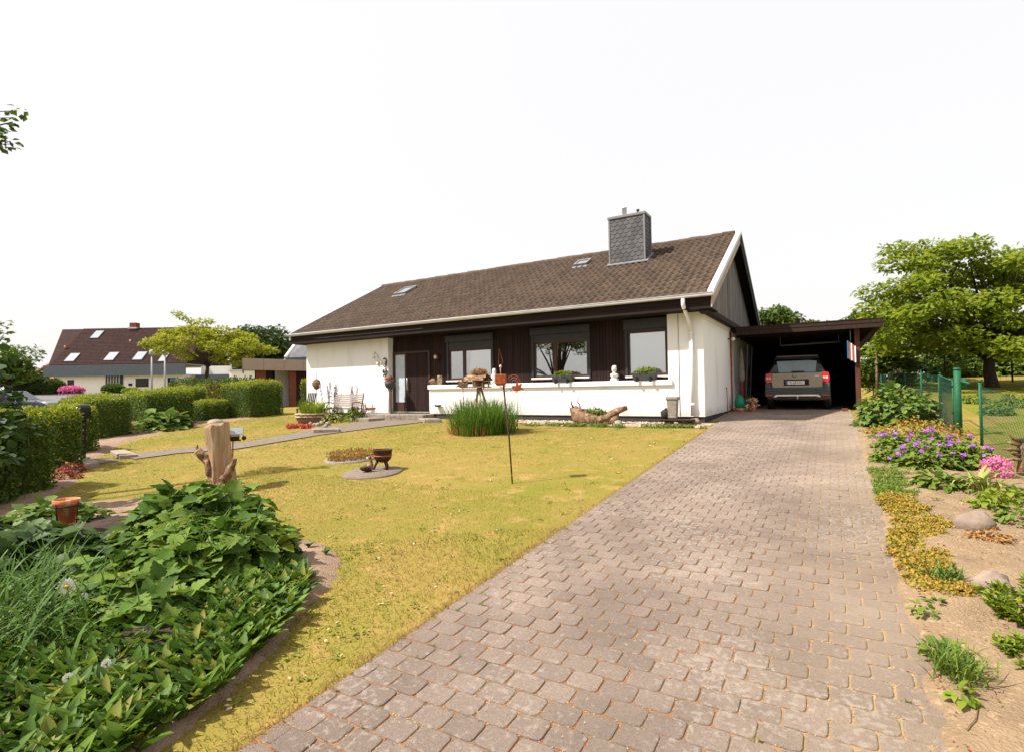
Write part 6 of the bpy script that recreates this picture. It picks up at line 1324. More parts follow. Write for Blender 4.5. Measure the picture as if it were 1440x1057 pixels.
# small metal roofed lantern house on a rod
D2 = 8.95; c = onD(327, 690, D2); c.z = zg(c.x, c.y); t = thing('feeder_stake', c, 'small bird feeder with grey metal roof on a rod behind the stump', 'bird feeder'); lp = lambda px, py: onD(px, py, D2)
q = MB(); q.tube([c-Vector((0, 0, .1)), lp(327.5, 620)], .009, 6); part(q, 'rod', M['rustd'], t)
o_ = lp(330, 614); tw_ = rotz(R(25)); ua, ub = tw_ @ uR, tw_ @ uF
def lb(q, x_, y_, z_, sx, sy, sz, rot=None): q.obox(o_+ua*x_+ub*y_+up_*z_, (sx, sy, sz), Matrix((ua, ub, up_)).transposed() @ (rot or Matrix.Identity(3)))
q = MB(); lb(q, 0, 0, .0, .14, .14, .1); lb(q, 0, 0, -.055, .19, .19, .012); part(q, 'house', M['rustd'], t, .004)
q = MB(); lb(q, 0, -.074, .035, .12, .008, .035); part(q, 'window', M['ceramic'], t)
q = MB(); lb(q, .0, -.07, .1, .25, .19, .01, Matrix.Rotation(R(32), 3, 'X')); lb(q, .0, .075, .1, .25, .17, .01, Matrix.Rotation(R(-32), 3, 'X')); part(q, 'roof', mat('feeder_roof', (.35, .37, .4, 1), None, .25, metal=.6), t)
q = MB(); q.tube([o_+ua*.12+up_*.05, o_+ua*.14-up_*.0], .005, 5); q.blob(o_+ua*.14-ub*.03-up_*.02, .038, 10); part(q, 'seed_ball', M['rustd'], t)
# fire bowl on stone disc with duck
dc_ = at(524, 665); q = MB(); n_ = 40
q.lathe([(.50, -.1), (.52, .012), (.5, .03), (.02, .034)], dc_, 36); o = q.build('stone_disc', M['path'], None); o.data.transform(Matrix.Translation(-dc_)); o.location = dc_; o.rotation_euler.x = math.atan(.0635)
for v_ in o.data.vertices: r_ = 1+.07*noise.noise(Vector((v_.co.x*2, v_.co.y*2, 4))); v_.co.x *= r_; v_.co.y *= r_
tag(o, 'round grey stone disc set in the lawn under the fire bowl', 'slab')
bc = at(538.5, 661)+Vector((0, 0, .03)); t = thing('fire_bowl', bc, 'rusty brown iron fire bowl on short legs on the lawn', 'fire bowl')
q = MB(); q.lathe([(.05, .12), (.1, .135), (.145, .18), (.158, .24), (.165, .33), (.172, .335), (.172, .35), (.155, .35), (.148, .26), (.1, .2), (0, .19)], bc, 26); part(q, 'bowl', M['rustd'], t)
q = MB(); q.lathe([(.158, .225), (.166, .23), (.167, .245), (.16, .25)], bc, 26); part(q, 'band', M['rust'], t)
q = MB(); q.lathe([(0, .31), (.15, .315), (.0, .33)], bc, 20); part(q, 'ash', M['greystone'], t)
for k in range(3): a_ = R(100+k*120); q = MB(); q.tube([bc+Vector((.09*math.cos(a_), .09*math.sin(a_), .15)), bc+Vector((.13*math.cos(a_), .13*math.sin(a_), .07)), bc+Vector((.165*math.cos(a_), .165*math.sin(a_), -.01))], [.03, .02, .022], 7); part(q, 'leg', M['rustd'], t)
q = MB(); c = at(516, 666)+Vector((0, 0, .03)); hd = (uR*.8+uF*.2)
q.tube([c-hd*.15+up_*.07, c-hd*.1+up_*.075, c+up_*.075, c+hd*.07+up_*.075, c+hd*.1+up_*.12, c+hd*.085+up_*.19, c+hd*.07+up_*.235], [.012, .05, .072, .06, .034, .024, .02], 12)
q.blob(c+hd*.06+up_*.255, (.03, .03, .028), 10); bd = q.build('duck_figure', [M['drift'], M['rustd']]); tag(bd, 'small rusty duck figure beside the fire bowl', 'duck figure')
for p_ in bd.data.polygons:
    cz = sum((bd.data.vertices[i].co for i in p_.vertices), Vector())/len(p_.vertices); p_.material_index = 1 if cz.z < c.z+.1 and (cz-c).dot(hd) < .05 else 0
q = MB(); q.tube([c+hd*.04+up_*.252, c-hd*.015+up_*.245], [.014, .006], 6); k_ = q.build('beak', M['ceramic'], bd, world=False)
# round flower bed
rc = at(494, 645.5); t = thing('round_flower_bed', rc, 'small round bed of rusty orange leaves with stone edging in the lawn', 'flower bed')
q = MB(); q.lathe([(.52, -.1), (.53, .03), (.46, .04), (.44, .0), (0, .02)], rc, 30); q.V = [np.array([[x_, y_, z_+(y_-rc.y)*.0635] for x_, y_, z_ in v_]) for v_ in q.V]; part(q, 'edging', M['concrete'], t)
n = 1100; a_ = rng.random(n)*6.28; r_ = .46*np.sqrt(rng.random(n)); pos = np.stack([rc.x+r_*np.cos(a_), rc.y+r_*np.sin(a_), rc.z+.03+.12*rng.random(n)+.0635*r_*np.sin(a_)], 1)
q = MB().arr(fol(T_Q, pos, rv(n)+np.array([0, 0, .7]), rv(n), .06, .5), T_Q[1], (rng.random(n) < .35).astype(int)); part(q, 'foliage', [LM['dry'], LM['sedum']], t)
# clay pot by the hedge and small pots
c = at(189, 605); q = MB(); q.lathe([(.14, 0), (.24, .2), (.25, .32), (.22, .32), (.2, .24), (0, .24)], c, 16); tag(q.build('clay_pot', M['orange']), 'orange clay pot at the foot of the broad rounded hedge', 'pot')
c = at(259, 601); q = MB(); q.tube([c+Vector((-.12, -.05, .1)), c+Vector((.22, .1, .14))], [.12, .18], 14); tag(q.build('lying_pot', M['rustd']), 'dark clay pot lying on its side beside the leafy shrub', 'pot')
c = at(249, 600); t = thing('red_bird_stake', c, 'orange red figure on a short rod in front of the leafy shrub', 'ornament'); q = MB(); q.tube([c, c+Vector((0, 0, .45))], .012, 5); part(q, 'rod', M['rustd'], t); q = MB(); q.blob(c+Vector((0, 0, .5)), (.12, .1, .1), 10, 0, .4, 3); part(q, 'figure', M['rust'], t)

# ================================================================ CARPORT CONTENTS
p = at(1038, 578.5); p = G(-2.55, 18.35); t = thing('green_pot', p, 'green glazed vase in a clay saucer at the carport corner', 'pot'); q = MB(); q.lathe([(.1, .1), (.15, .2), (.16, .3), (.13, .42), (.08, .5), (.1, .53), (.0, .52)], p, 14); part(q, 'vase', mat('green_glaze', (.01, .22, .11, 1), None, .2), t)
q = MB(); q.lathe([(.12, 0), (.17, .12), (.15, .13), (0, .1)], p, 14); part(q, 'saucer', M['orange'], t)
p = G(-2.2, 18.4); t = thing('star_pot', p, 'small pot with red and white star flowers beside the green vase', 'pot'); q = MB(); q.lathe([(.08, 0), (.12, .18), (.1, .18), (0, .15)], p, 12); part(q, 'pot', M['orange'], t)
q = MB(); n = 60; q.arr(fol(T_O, np.array(p)+np.array([0, 0, .25])+rv(n)*.06, rv(n)+np.array([0, -.2, .3]), rv(n)+np.array([0, -1, .5]), .2, .35), T_O[1], rng.integers(0, 3, n)); part(q, 'flowers', [LM['redf'], LM['white'], LM['buds']], t)
p = onX(1023, 573, XR+.06); p.z = zg(p.x, p.y); q = MB(); q.tube([p, p+Vector((.01, -.02, .35)), p+Vector((0, -.05, .75))], [.016, .012, .014], 6); q.tube([p+Vector((0, -.05, .7)), p+Vector((0, -.12, .82)), p+Vector((0, .02, .78))], .012, 5); tag(q.build('red_garden_tool', M['red']), 'thin red handled tool leaning on the shaded white side wall', 'tool')
c = onX(1031, 477, XR+.16); t = thing('carport_lamp', c, 'small round pale lamp at the top left corner of the carport', 'lamp'); q = MB(); q.blob(c, .06, 12); part(q, 'globe', M['ceramic'], t); q = MB(); q.tube([c+Vector((-.16, 0, .02)), c], .025, 8); part(q, 'arm', M['greyplastic'], t)
c = onX(1036, 560, XR+.25); c.z = .3; t = thing('folded_parasol', (c.x, 19.4, .15), 'folded pale parasol with red handle hanging on the carport wall', 'parasol'); q = MB(); q.tube([(c.x, 19.4, 2.2), (c.x, 19.4, 1.9), (c.x, 19.4, 1.2), (c.x, 19.4, 1.05)], [.015, .06, .1, .05], 10); part(q, 'canopy', M['greystone'], t); q = MB(); q.tube([(c.x, 19.4, 1.1), (c.x, 19.4, .5)], .025, 8); part(q, 'handle', M['red'], t)
for i, (x_, y_, lab) in enumerate(((XR+.3, 20.2, 'grey plank leaning upright on the carport wall, nearest the parasol'), (XR+.32, 21.2, 'grey plank leaning upright on the carport wall, deeper inside'))):
    q = MB(); q.obox((x_, y_, 1.25), (.03, .14, 2.2), Matrix.Rotation(R(3), 3, 'Y')); tag(q.build('plank', M['grey_board']), lab, 'plank', 'planks in the carport')
q = MB(); q.tube([(-1.5, 20.5, 2.28), (.25, 20.5, 2.32)], .03, 8); q.tube([(-1.5, 20.5, 2.28), (-1.5, 20.5, 2.6)], .012, 5); q.tube([(.2, 20.5, 2.3), (.2, 20.5, 2.6)], .012, 5); tag(q.build('hanging_pole', M['grey_board']), 'pole hung under the carport roof above the car', 'pole')
p = onY(1196, 480, 18.7); t = thing('striped_hanging', p, 'red and white striped slats hanging inside the carport by the post', 'ornament')
for i, mm in enumerate(('slatblue', 'slatred', 'slatwhite', 'slatred', 'slatwhite')):
    if mm not in M: M[mm] = mat(mm, {'slatblue': (.03, .16, .25, 1), 'slatred': (.4, .08, .05, 1), 'slatwhite': (.75, .74, .74, 1)}[mm], None, .6)
    q = MB(); x_ = p.x-.09+i*.045; q.box(x_, x_+.035, 18.68, 18.71, p.z-.5-.03*i, p.z+.02-.04*i); part(q, 'slat', M[mm], t)
q = MB(); q.tube([(p.x, 18.69, p.z), (p.x, 18.69, kb_)], .006, 5); part(q, 'cord', M['lampgrey'], t)
c = at(1199, 581); q = MB(); q.box(c.x-.25, c.x-.1, 18.6, 18.75, .13, .24); tag(q.build('brick', M['brick'], None, .01), 'single reddish brick lying at the foot of the carport post', 'brick')

# ================================================================ FENCE
def fpt(px, Y): 
    d = ray(px, 560); t_ = Y/d[1]; x_ = d[0]*t_; return G(x_, Y)
P1 = at(1349, 613); P1 = G(P1.x, P1.y); FX = P1.x
FEN = thing('garden_fence', P1, 'green wire mesh garden fence with slim green posts', 'fence')
def gpost(p, h, r_, name='post', sq=False):
    q = MB(); q.tube([p-Vector((0, 0, .1)), p+Vector((0, 0, h))], r_, 14 if r_ > .03 else 10); q.lathe([(r_*1.12, h-.01), (r_*1.12, h+.02), (r_*.6, h+.035), (0, h+.035)], p, 14); return part(q, name, M['greenpaint'], FEN)
gpost(P1, 1.27, .056, 'gate_post')
q = MB(); q.tube([P1+Vector((.05, -.05, 1.05)), P1+Vector((.14, -.25, 1.0))], .025, 8); q.tube([P1+Vector((.1, -.02, .9)), P1+Vector((.1, -.02, 1.1))], .03, 8); part(q, 'hinge', M['greenpaint'], FEN)
q = MB(); 
for z_ in (.95, .45, .08): q = MB(); q.blob(P1+Vector((-.075, .04, z_)), .022, 8); part(q, 'lock_bolt', M['black'], FEN)
run = [G(FX+.14, P1.y-1.05), G(FX+.05, 7.3), G(FX+.1, 4.7), G(FX+.2, 2.1)]
for p in run: gpost(p, 1.1, .023)
gate0 = at(1316, 597); gate0 = G(FX+.06, 15.6); far = [gate0, G(FX+.05, 18.6), G(FX-.0, 22), G(FX-.1, 25.5), G(FX-.2, 29), G(FX-.3, 33)]
for p in far: gpost(p, 1.1, .02)
def mesh_run(q, a, b_, h, s_=.055, rad=.0021, diag=True, z0=.04):
    L_ = (b_-a).length; u_ = (b_-a)/L_; 
    def seg(x0, z0_, x1, z1): q.tube([a+u_*x0+Vector((0, 0, z0_)), a+u_*x1+Vector((0, 0, z1))], rad, 3, 0, False)
    if diag:
        t_ = -h
        while t_ < L_:
            for sgn in (1, -1):
                x0, x1 = t_, t_+h; za, zb_ = (z0, z0+h) if sgn > 0 else (z0+h, z0)
                if x0 < 0: za += (zb_-za)*(-x0)/h; x0 = 0
                if x1 > L_: zb_ = za+(zb_-za)*((L_-x0)/(x1-x0)); x1 = L_
                if x1-x0 > .01: seg(x0, za, x1, zb_)
            t_ += s_*1.414
        for z_ in (z0, z0+h*.5, z0+h): seg(0, z_, L_, z_)
    else:
        x_ = 0
        while x_ < L_: seg(x_, z0, x_, z0+h); x_ += s_
        z_ = z0
        while z_ <= h+.01: seg(0, z_, L_, z_); z_ += .2
q = MB()
for a, b_ in zip(run[:-1], run[1:]): mesh_run(q, a, b_, .98)
part(q, 'wire_mesh', M['wire'], FEN)
q = MB()
for a, b_ in zip(far[:-1], far[1:]): mesh_run(q, a, b_, 1.0, .1, .0019)
part(q, 'wire_mesh', M['wire'], FEN)
gt = thing('garden_gate', G(FX, 14.5), 'green mesh garden gate between the thick post and the next slim post', 'gate'); q = MB(); ga, gb2 = P1+Vector((-.05, .15, 0)), gate0+Vector((-.04, -.1, 0)); mesh_run(q, ga, gb2, 1.0, .05, .0028, False); q.build('mesh_panel', M['wire'], gt)
q = MB()
for a, b_ in ((ga+up_*.04, ga+up_*1.06), (ga+up_*1.06, gb2+up_*1.06), (gb2+up_*1.06, gb2+up_*.04), (gb2+up_*.04, ga+up_*.04)): q.tube([a, b_], .014, 8)
q.build('gate_frame', M['greenpaint'], gt)
BF = thing('boundary_fence', G(1.0, 32.5), 'dark green wire fence running along the shrubs at the back', 'fence'); q = MB(); bp = [G(x_, 32.6) for x_ in (-.2, 2.2, 4.6, 7, 9.4, 11.8, 14.2)]
for a, b_ in zip(bp[:-1], bp[1:]): mesh_run(q, a, b_, 1.2, .22, .004, False)
q.build('wire_mesh', M['wire'], BF)
for p in bp: q = MB(); q.tube([p-up_*.1, p+up_*1.3], .035, 8); q.build('post', M['bark'], BF)
for i, (px, D_, lab) in enumerate(((1233, 25, 'pale thin trunk standing in the elder, left of the dark one'), (1268, 26, 'dark thin trunk standing in the elder, behind the bush'))):
    b0 = onD(px, 550, D_); b0.z = zg(b0.x, b0.y); q = MB(); q.tube([b0-up_*.1, b0+up_*1.3+Vector((.03, 0, 0)), b0+up_*2.4], [.06, .05, .04], 8); tag(q.build('thin_trunk', M['drift' if i == 0 else 'bark']), lab, 'trunk')

# ================================================================ RIGHT HAND BORDER
c = G(1.2, 14.35); t = leafy('peony_bush', 'dense dark green leafy bush beside the carport post', c, (.78, .75, .88), 1100, .15, 'peony', T_O, .85, cat='bush', stems=14, shell=.55, up=.9)
leafy('orange_tipped_shrub', 'low orange tipped shrub in front of the leafy bush', G(1.35, 12.4), (.72, .85, .42), 1500, .06, 'orange', T_Q, .7, cat='shrub', shell=.5)
for i, (x_, y_, rx, rz_, lm, lab) in enumerate(((.75, 13.2, .3, .14, 'sedum', 'low mossy cushion at the drive edge by the bush foot'), (.85, 12.4, .3, .17, 'gera', 'low green cushion plant left of the orange tipped shrub'))):
    leafy('cushion_plant', lab, G(x_, y_), (rx, .35, rz_), 700, .05, lm, T_Q, .7, stems=0, shell=.6)
def cranes(label, c, rx, ry, h, nf, n=900, nl=.065):
    def fl_(t, pos, d):
        for k in range(nf):
            q = MB(); a_ = random.random()*6.28; rr_ = math.sqrt(random.random()); p = Vector((c.x+rr_*rx*math.cos(a_), c.y+rr_*ry*math.sin(a_), c.z+h*(math.sqrt(max(0, 1-rr_*rr_*.85)))+random.uniform(.02, .1)))
            for m_ in range(random.choice((1, 2, 2, 3))):
                pp_ = p+Vector((random.gauss(0, .025), random.gauss(0, .025), random.gauss(0, .012))) if m_ else p
                nn_ = nrm(np.array([[random.gauss(0, .4), random.gauss(-.45, .4), 1]]))
                az = np.arange(5)/5*6.28+random.random(); e1 = nrm(np.cross(nn_, [[1, 0, 0.1]])); e2 = np.cross(nn_, e1); A = np.cos(az)[:, None]*e1+np.sin(az)[:, None]*e2
                q.arr(fol(T_O, np.repeat(np.array(pp_)[None], 5, 0), A+nn_*.15, np.repeat(nn_, 5, 0), .026+.008*random.random(), 1.1, .1), T_O[1], 0); q.tube([p-Vector((0, 0, .16)), pp_], .003, 4, 1)
            q.build('flower', [LM['purple'], LM['stem']], t)
    return leafy('cranesbill', label, c, (rx, ry, h), n, nl, 'gera', T_L, .95, stems=6, flowers=fl_ if nf else None, shell=.6, up=1.3)
cranes('purple cranesbill clump nearest the drive edge', G(.85, 11.2), .28, .4, .26, 9)
cranes('purple cranesbill clump in front of the orange tipped shrub', G(1.32, 10.95), .36, .45, .36, 15)
cranes('purple cranesbill clump in the middle of the border', G(1.15, 9.75), .44, .45, .34, 20, 1150)
cranes('purple cranesbill clump against the fence by the pink flower ball', G(1.62, 10.0), .32, .45, .38, 14)
cranes('small flowerless cranesbill clump at the drive edge', G(.66, 10.1), .22, .3, .22, 2, 400)
q = MB()
for k in range(420):
    if k < 330:
        tt = random.random(); ex = .47+.0*tt; yy_ = 4.85+tt*2.95; wd = .28+.12*math.sin(tt*3.1)+(.12 if tt > .6 else 0); x_ = .47+random.random()*wd*(1-.3*tt)+.05*math.sin(yy_*3)
    else: x_, yy_ = .45+random.random()*.38, 7.9+random.random()*1.5
    q.arr(clump(G(x_, yy_)+Vector((0, 0, .05+.03*noise.noise(Vector((x_*5, yy_*5, 0))))), (.075, .075, .045), 105, .024, T_Q, .75, .7, .5), T_Q[1], (rng.random(105) < .3).astype(int) if k < 330 else 2)
tag(q.build('sedum_mat', [LM['sedum'], LM['orange'], LM['gera']]), 'yellow green and orange sedum mat spilling along the drive edge', 'ground cover')
# pink flower ball (allium) with yellowing leaves
c = G(1.62, 8.95); t = thing('allium', c, 'big round pink allium flower ball by the fence', 'flower'); hc = onD(1402, 658, 7.0); q = MB(); q.tube([(c.x, c.y, c.z), ((c.x+hc.x)/2+.01, (c.y+hc.y)/2, (c.z+hc.z)/2), hc], .012, 7); q.build('stem', LM['stem'], t)
q = MB(); n = 620; d = rv(n); q.arr(fol(T_Q, np.array(hc)+d*.165*(.72+.28*rng.random((n, 1))), rv(n)+d*.5, d+rv(n)*.4, .042, .45), T_Q[1], 0)
for k in range(90): dd = Vector(rv(1)[0]); q.tube([hc, hc+dd*.16], .0018, 3)
q.build('flower_head', LM['pink'], t)
n = 44; az = rng.random(n)*6.28; b0 = np.array(G(1.5, 8.45))+rng.normal(size=(n, 3))*np.array([.09, .09, 0]); V, Tt = strap(b0, az, .3+.3*rng.random(n), .3+.5*rng.random(n), 1.2+1.0*rng.random(n), .03+.02*rng.random(n), 6); q = MB().arr(V, Tt, (rng.random(n) < .6).astype(int)); tag(q.build('yellowing_leaves', [LM['gera'], LM['buds']]), 'strappy yellowing bulb leaves below the pink flower ball', 'plant')
# stones
for i, (px, py, sx, sy, sz, lab, mm) in enumerate(((1370, 752, .15, .12, .13, 'grey field stone half buried in the sandy border', 'stone'), (1396, 842, .11, .1, .1, 'rounded pinkish stone in the sandy border near the right edge', 'stone'), (1268, 612, .3, .16, .09, 'flat pale stone between cushion plant and leafy bush', 'slabtop'))):
    c = at(px, py); q = MB(); q.blob(c+Vector((0, 0, sz*.35+.05)), (sx, sy, sz), 14, 0, .35, i+30); tag(q.build('field_stone', M[mm]), lab, 'stone')
# weeds and small plants
def tuft(label, c, n, h, lm='strap', wd=.012, spread=.05, name='grass_tuft', dr=1.0):
    az = rng.random(n)*6.28; b0 = np.array(c)+rng.normal(size=(n, 3))*np.array([spread, spread, 0])+np.array([0, 0, .04]); V, Tt = strap(b0, az, h*(.6+.6*rng.random(n)), .2+.5*rng.random(n), dr*(.4+.9*rng.random(n)), np.full(n, wd), 4); return tag(MB().arr(V, Tt, 0).build(name, LM[lm]), label, 'grass tuft')
tuft('grass tuft beside the near end of the sedum mat', at(1328, 825), 90, .16)
tuft('tangled grass tuft in the sandy border near the bottom right', at(1348, 968), 170, .2, 'gera', .008, .05)
tuft('small dark grass tuft in the lower part of the bed', at(1338, 955), 70, .18, 'strap', .012, .04, dr=1.5)
for i, (px, py, rx, rz_, n, lf, lm, lab) in enumerate(((1390, 722, .13, .16, 70, .09, 'bright', 'small bright green plant beside the grey field stone'), (1430, 742, .14, .12, 80, .08, 'gera', 'small green plant at the right picture edge above the stones'), (1322, 690, .24, .16, 160, .13, 'gera', 'leafy green plant below the middle cranesbill'), (1425, 712, .3, .14, 170, .09, 'bright', 'wide low green plant below the allium leaves'), (1390, 768, .17, .07, 260, .04, 'dry', 'flat rusty mat plant beside the grey field stone'), (1302, 876, .07, .05, 26, .06, 'gera', 'tiny two leaved weed by the drive edge'), (1355, 1002, .06, .05, 24, .06, 'bright', 'tiny bright weed at the bottom of the sandy border'), (1316, 862, .05, .04, 18, .05, 'gera', 'tiny weed next to the sedum end'), (1322, 935, .08, .06, 34, .08, 'gera', 'small broad leaved weed beside the grass tuft'), (1282, 700, .0, .0, 0, 0, '', ''))):
    if n: c = at(px, py)+Vector((0, 0, .04)); leafy('small_plant', lab, c, (rx, rx, rz_), n, lf, lm, T_O, .6, stems=0, shell=.4)
def spurge(label, c, rx, h, n):
    t = thing('spurge_bush', c, label, 'bush'); q = MB(); q2 = MB()
    for k in range(n):
        a_ = random.random()*6.28; rr_ = rx*math.sqrt(random.random()); b0 = c+Vector((rr_*math.cos(a_)*.6, rr_*math.sin(a_)*.6, 0)); tp = c+Vector((rr_*math.cos(a_)*1.05, rr_*math.sin(a_)*1.05, h*(1-.5*(rr_/rx)**2)*random.uniform(.8, 1.05))); q2.tube([b0, b0.lerp(tp, .6)+Vector((0, 0, .03)), tp], [.005, .004, .003], 4)
        m_ = 34; tt = rng.random(m_)*.75+.25; P = np.array([list(b0.lerp(tp, x_)) for x_ in tt])+rng.normal(0, .006, (m_, 3)); q.arr(fol(T_O, P, rv(m_)*np.array([1, 1, .4])+np.array([0, 0, .25]), rv(m_)*.5+np.array([0, 0, 1]), .05, .38), T_O[1], 0)
    q.build('foliage', LM['bright'], t); q2.build('stem', LM['stem'], t)
spurge('bright lime green bush at the right picture edge', G(1.12, 4.75), .34, .3, 46)
spurge('smaller lime green bush in front, at the lower right picture edge', G(.98, 4.05), .24, .2, 30)
c = at(1440, 668); t = thing('root_sculpture', c, 'gnarled brown root wood standing at the right picture edge', 'driftwood'); q = MB(); q.tube([c-up_*.05, c+up_*.2+uR*.02, c+up_*.38, c+up_*.5+uR*.06], [.09, .07, .06, .03], 9)
for z_, a_, l_ in ((.2, -.3, .24), (.33, -.1, .28), (.4, .2, .22), (.26, .5, .2), (.46, .9, .2)): q.tube([c+up_*z_, c+up_*(z_+.02)-uR*l_*.6, c+up_*(z_+.03+a_*.1)-uR*l_], [.035, .02, .008], 6)
part(q, 'root', M['drift'], t)
# crumbs on the sand
n = 5200; P = np.stack([.44+rng.random(n)*1.6, 2.2+rng.random(n)**1.4*11], 1); 
zz = zgv(P[:, 0], P[:, 1])+.055
tag(MB().arr(pebbles(P, zz, .002, .011), Tp, (rng.random(n) < .35).astype(int)).build('soil_crumbs', [M['sand'], M['soil']]), kind='stuff')
for i, (px, py, a_, l_, lab) in enumerate(((1368, 1030, 1.2, .22, 'thin dry reddish twig lying on the sand at the bottom edge'), (1372, 935, 2.0, .16, 'thin dry twig on the sand left of the lime bush'), (1345, 745, .4, .12, 'short dry twig near the grey field stone'))):
    c = at(px, py)+up_*.065; q = MB(); d_ = Vector((math.cos(a_), math.sin(a_), .03)); q.tube([c-d_*l_*.5, c+Vector((.01, -.006, .006)), c+d_*l_*.5], [.004, .0035, .002], 5); tag(q.build('dry_twig', M['drift']), lab, 'twig')
n = 900; P = np.stack([.42+rng.random(n)*1.3, 2.6+rng.random(n)**1.5*10], 1); pp = np.stack([P[:, 0], P[:, 1], zgv(P[:, 0], P[:, 1])+.062], 1)
tag(MB().arr(fol(T_Q, pp, rv(n)*np.array([1, 1, .3]), rv(n)*.4+np.array([0, 0, 1]), .008+.02*rng.random(n), .5), T_Q[1], 0).build('leaf_litter', LM['redleaf']), kind='stuff')
q = MB()
for k in range(120):
    x_, y_ = .5+random.random()*1.4, 2.8+random.random()**1.3*10; m_ = random.randint(4, 12); c_ = np.array([x_, y_, zg(x_, y_)+.055]); q.arr(fol(T_O, c_+rng.normal(0, .012, (m_, 3))*np.array([1, 1, .3]), rv(m_)*np.array([1, 1, .3])+np.array([0, 0, .45]), rv(m_)*.3+np.array([0, 0, 1]), .014+.03*rng.random(m_), .5), T_O[1], 0, True)
tag(q.build('sand_seedlings', LM['gera']), kind='stuff')

# ================================================================ LEFT HAND FLOWER BED
def anem(label, c, rad, n, leaf, lm='anem', up=.75, zc=0):
    t = leafy('anemone_plant', label, c, rad, n, leaf, lm, T_L, .95, stems=26, shell=.72, up=up, curl=.3, zup=zc); return t
anem('large light green lobed leaf clump at the back of the flower bed', G(-5.75, 3.2), (.95, .7, .68), 1050, .17)
anem('lobed leaf clump drooping over the right tip of the bed', G(-4.85, 3.05), (.58, .5, .5), 460, .15)
anem('lobed leaf clump over the dark soil in front of the strap leaves', G(-4.55, 2.2), (.5, .4, .3), 230, .13)
anem('dark lobed leaf clump left of the big light green one', G(-6.75, 2.2), (1.0, .65, .38), 700, .165, 'dark')
anem('shaded lobed leaf clump in the middle of the bed', G(-5.0, 2.4), (.7, .5, .38), 380, .15, 'anem')
leafy('hydrangea', 'pale green broad leaved plant around the clay pot', G(-8.7, 3.0), (.8, .5, .26), 320, .15, 'peony', T_O, 1.0, cat='shrub', stems=14)
leafy('hydrangea', 'dark broad leaved plant at the far left behind the bed', G(-8.4, 1.9), (.9, .6, .4), 300, .2, 'dark', T_O, 1.0, cat='shrub', stems=14)
def strapclump(label, c, n, ln, rx, ry, wd, lm='strap', name='daylily', droop=(.5, 1.2), lean=.45, az0=None):
    t = thing(name, c, label, 'plant'); az = rng.random(n)*6.28 if az0 is None else az0+rng.normal(0, .9, n); bx = c.x+rng.normal(0, rx, n); by = c.y+rng.normal(0, ry, n)
    V, Tt = strap(np.stack([bx, by, zgv(bx, by)+.02], 1), az, ln*(.55+.6*rng.random(n)), lean*rng.random(n), droop[0]+(droop[1]-droop[0])*rng.random(n), wd*(.6+.7*rng.random(n)), 7); MB().arr(V, Tt, 0).build('leaves', LM[lm], t); return t
strapclump('arching strap leaved clump at the left edge of the picture', G(-5.0, 1.45), 340, .62, .4, .3, .019, droop=(.6, 2.0), lean=.7)
strapclump('strap leaved clump in front of the dark lobed leaves', G(-5.9, 1.75), 240, .58, .4, .28, .019, droop=(.6, 2.0), lean=.7)
strapclump('grassy strap leaved clump among the light green lobed leaves', G(-4.95, 2.85), 130, .68, .16, .14, .016, lean=.3, droop=(.6, 1.6))
q = MB()
LP = [(-2.95, .2), (-2.97, 1.35), (-3.12, 1.9), (-3.4, 2.42), (-3.72, 2.9), (-4.1, 3.2), (-4.6, 3.0), (-4.75, 2.2), (-4.9, 1.3), (-4.6, .6), (-4.4, -.4), (-3, -.4)]
n = 13500; P = np.stack([-4.95+rng.random(n)*2.05, -.2+rng.random(n)*3.4], 1); P = P[inpoly(P[:, 0], P[:, 1], LP)]
mk = np.array([noise.noise(Vector((p[0]*2.2, p[1]*2.2, 1))) for p in P]); P = P[mk+rng.normal(0, .2, len(P)) > -.42]; n = len(P)
pos = np.stack([P[:, 0], P[:, 1], zgv(P[:, 0], P[:, 1])+.03], 1); az = rng.random(n)*6.28; tl_ = .25+.75*rng.random(n)
a = np.stack([np.cos(az)*tl_, np.sin(az)*tl_, np.ones(n)*.95], 1); nn = np.stack([-np.cos(az), -np.sin(az), .7*np.ones(n)], 1)+rv(n)*.35
T_LL = (np.array([(0, 0, 0), (.2, 0, -.02), (.5, 0, -.03), (.8, 0, -.02), (1, 0, 0), (.2, .11, .05), (.5, .18, .07), (.8, .12, .04), (.2, -.11, .05), (.5, -.18, .07), (.8, -.12, .04)]), [(0, 1, 5), (1, 2, 6, 5), (2, 3, 7, 6), (3, 4, 7), (0, 8, 1), (1, 8, 9, 2), (2, 9, 10, 3), (3, 10, 4)])
q.arr(fol(T_LL, pos, a, nn, .11+.12*rng.random(n), .7+.4*rng.random(n), .28), T_LL[1], 0, True)
tag(q.build('lily_of_the_valley', LM['lily']), kind='stuff')
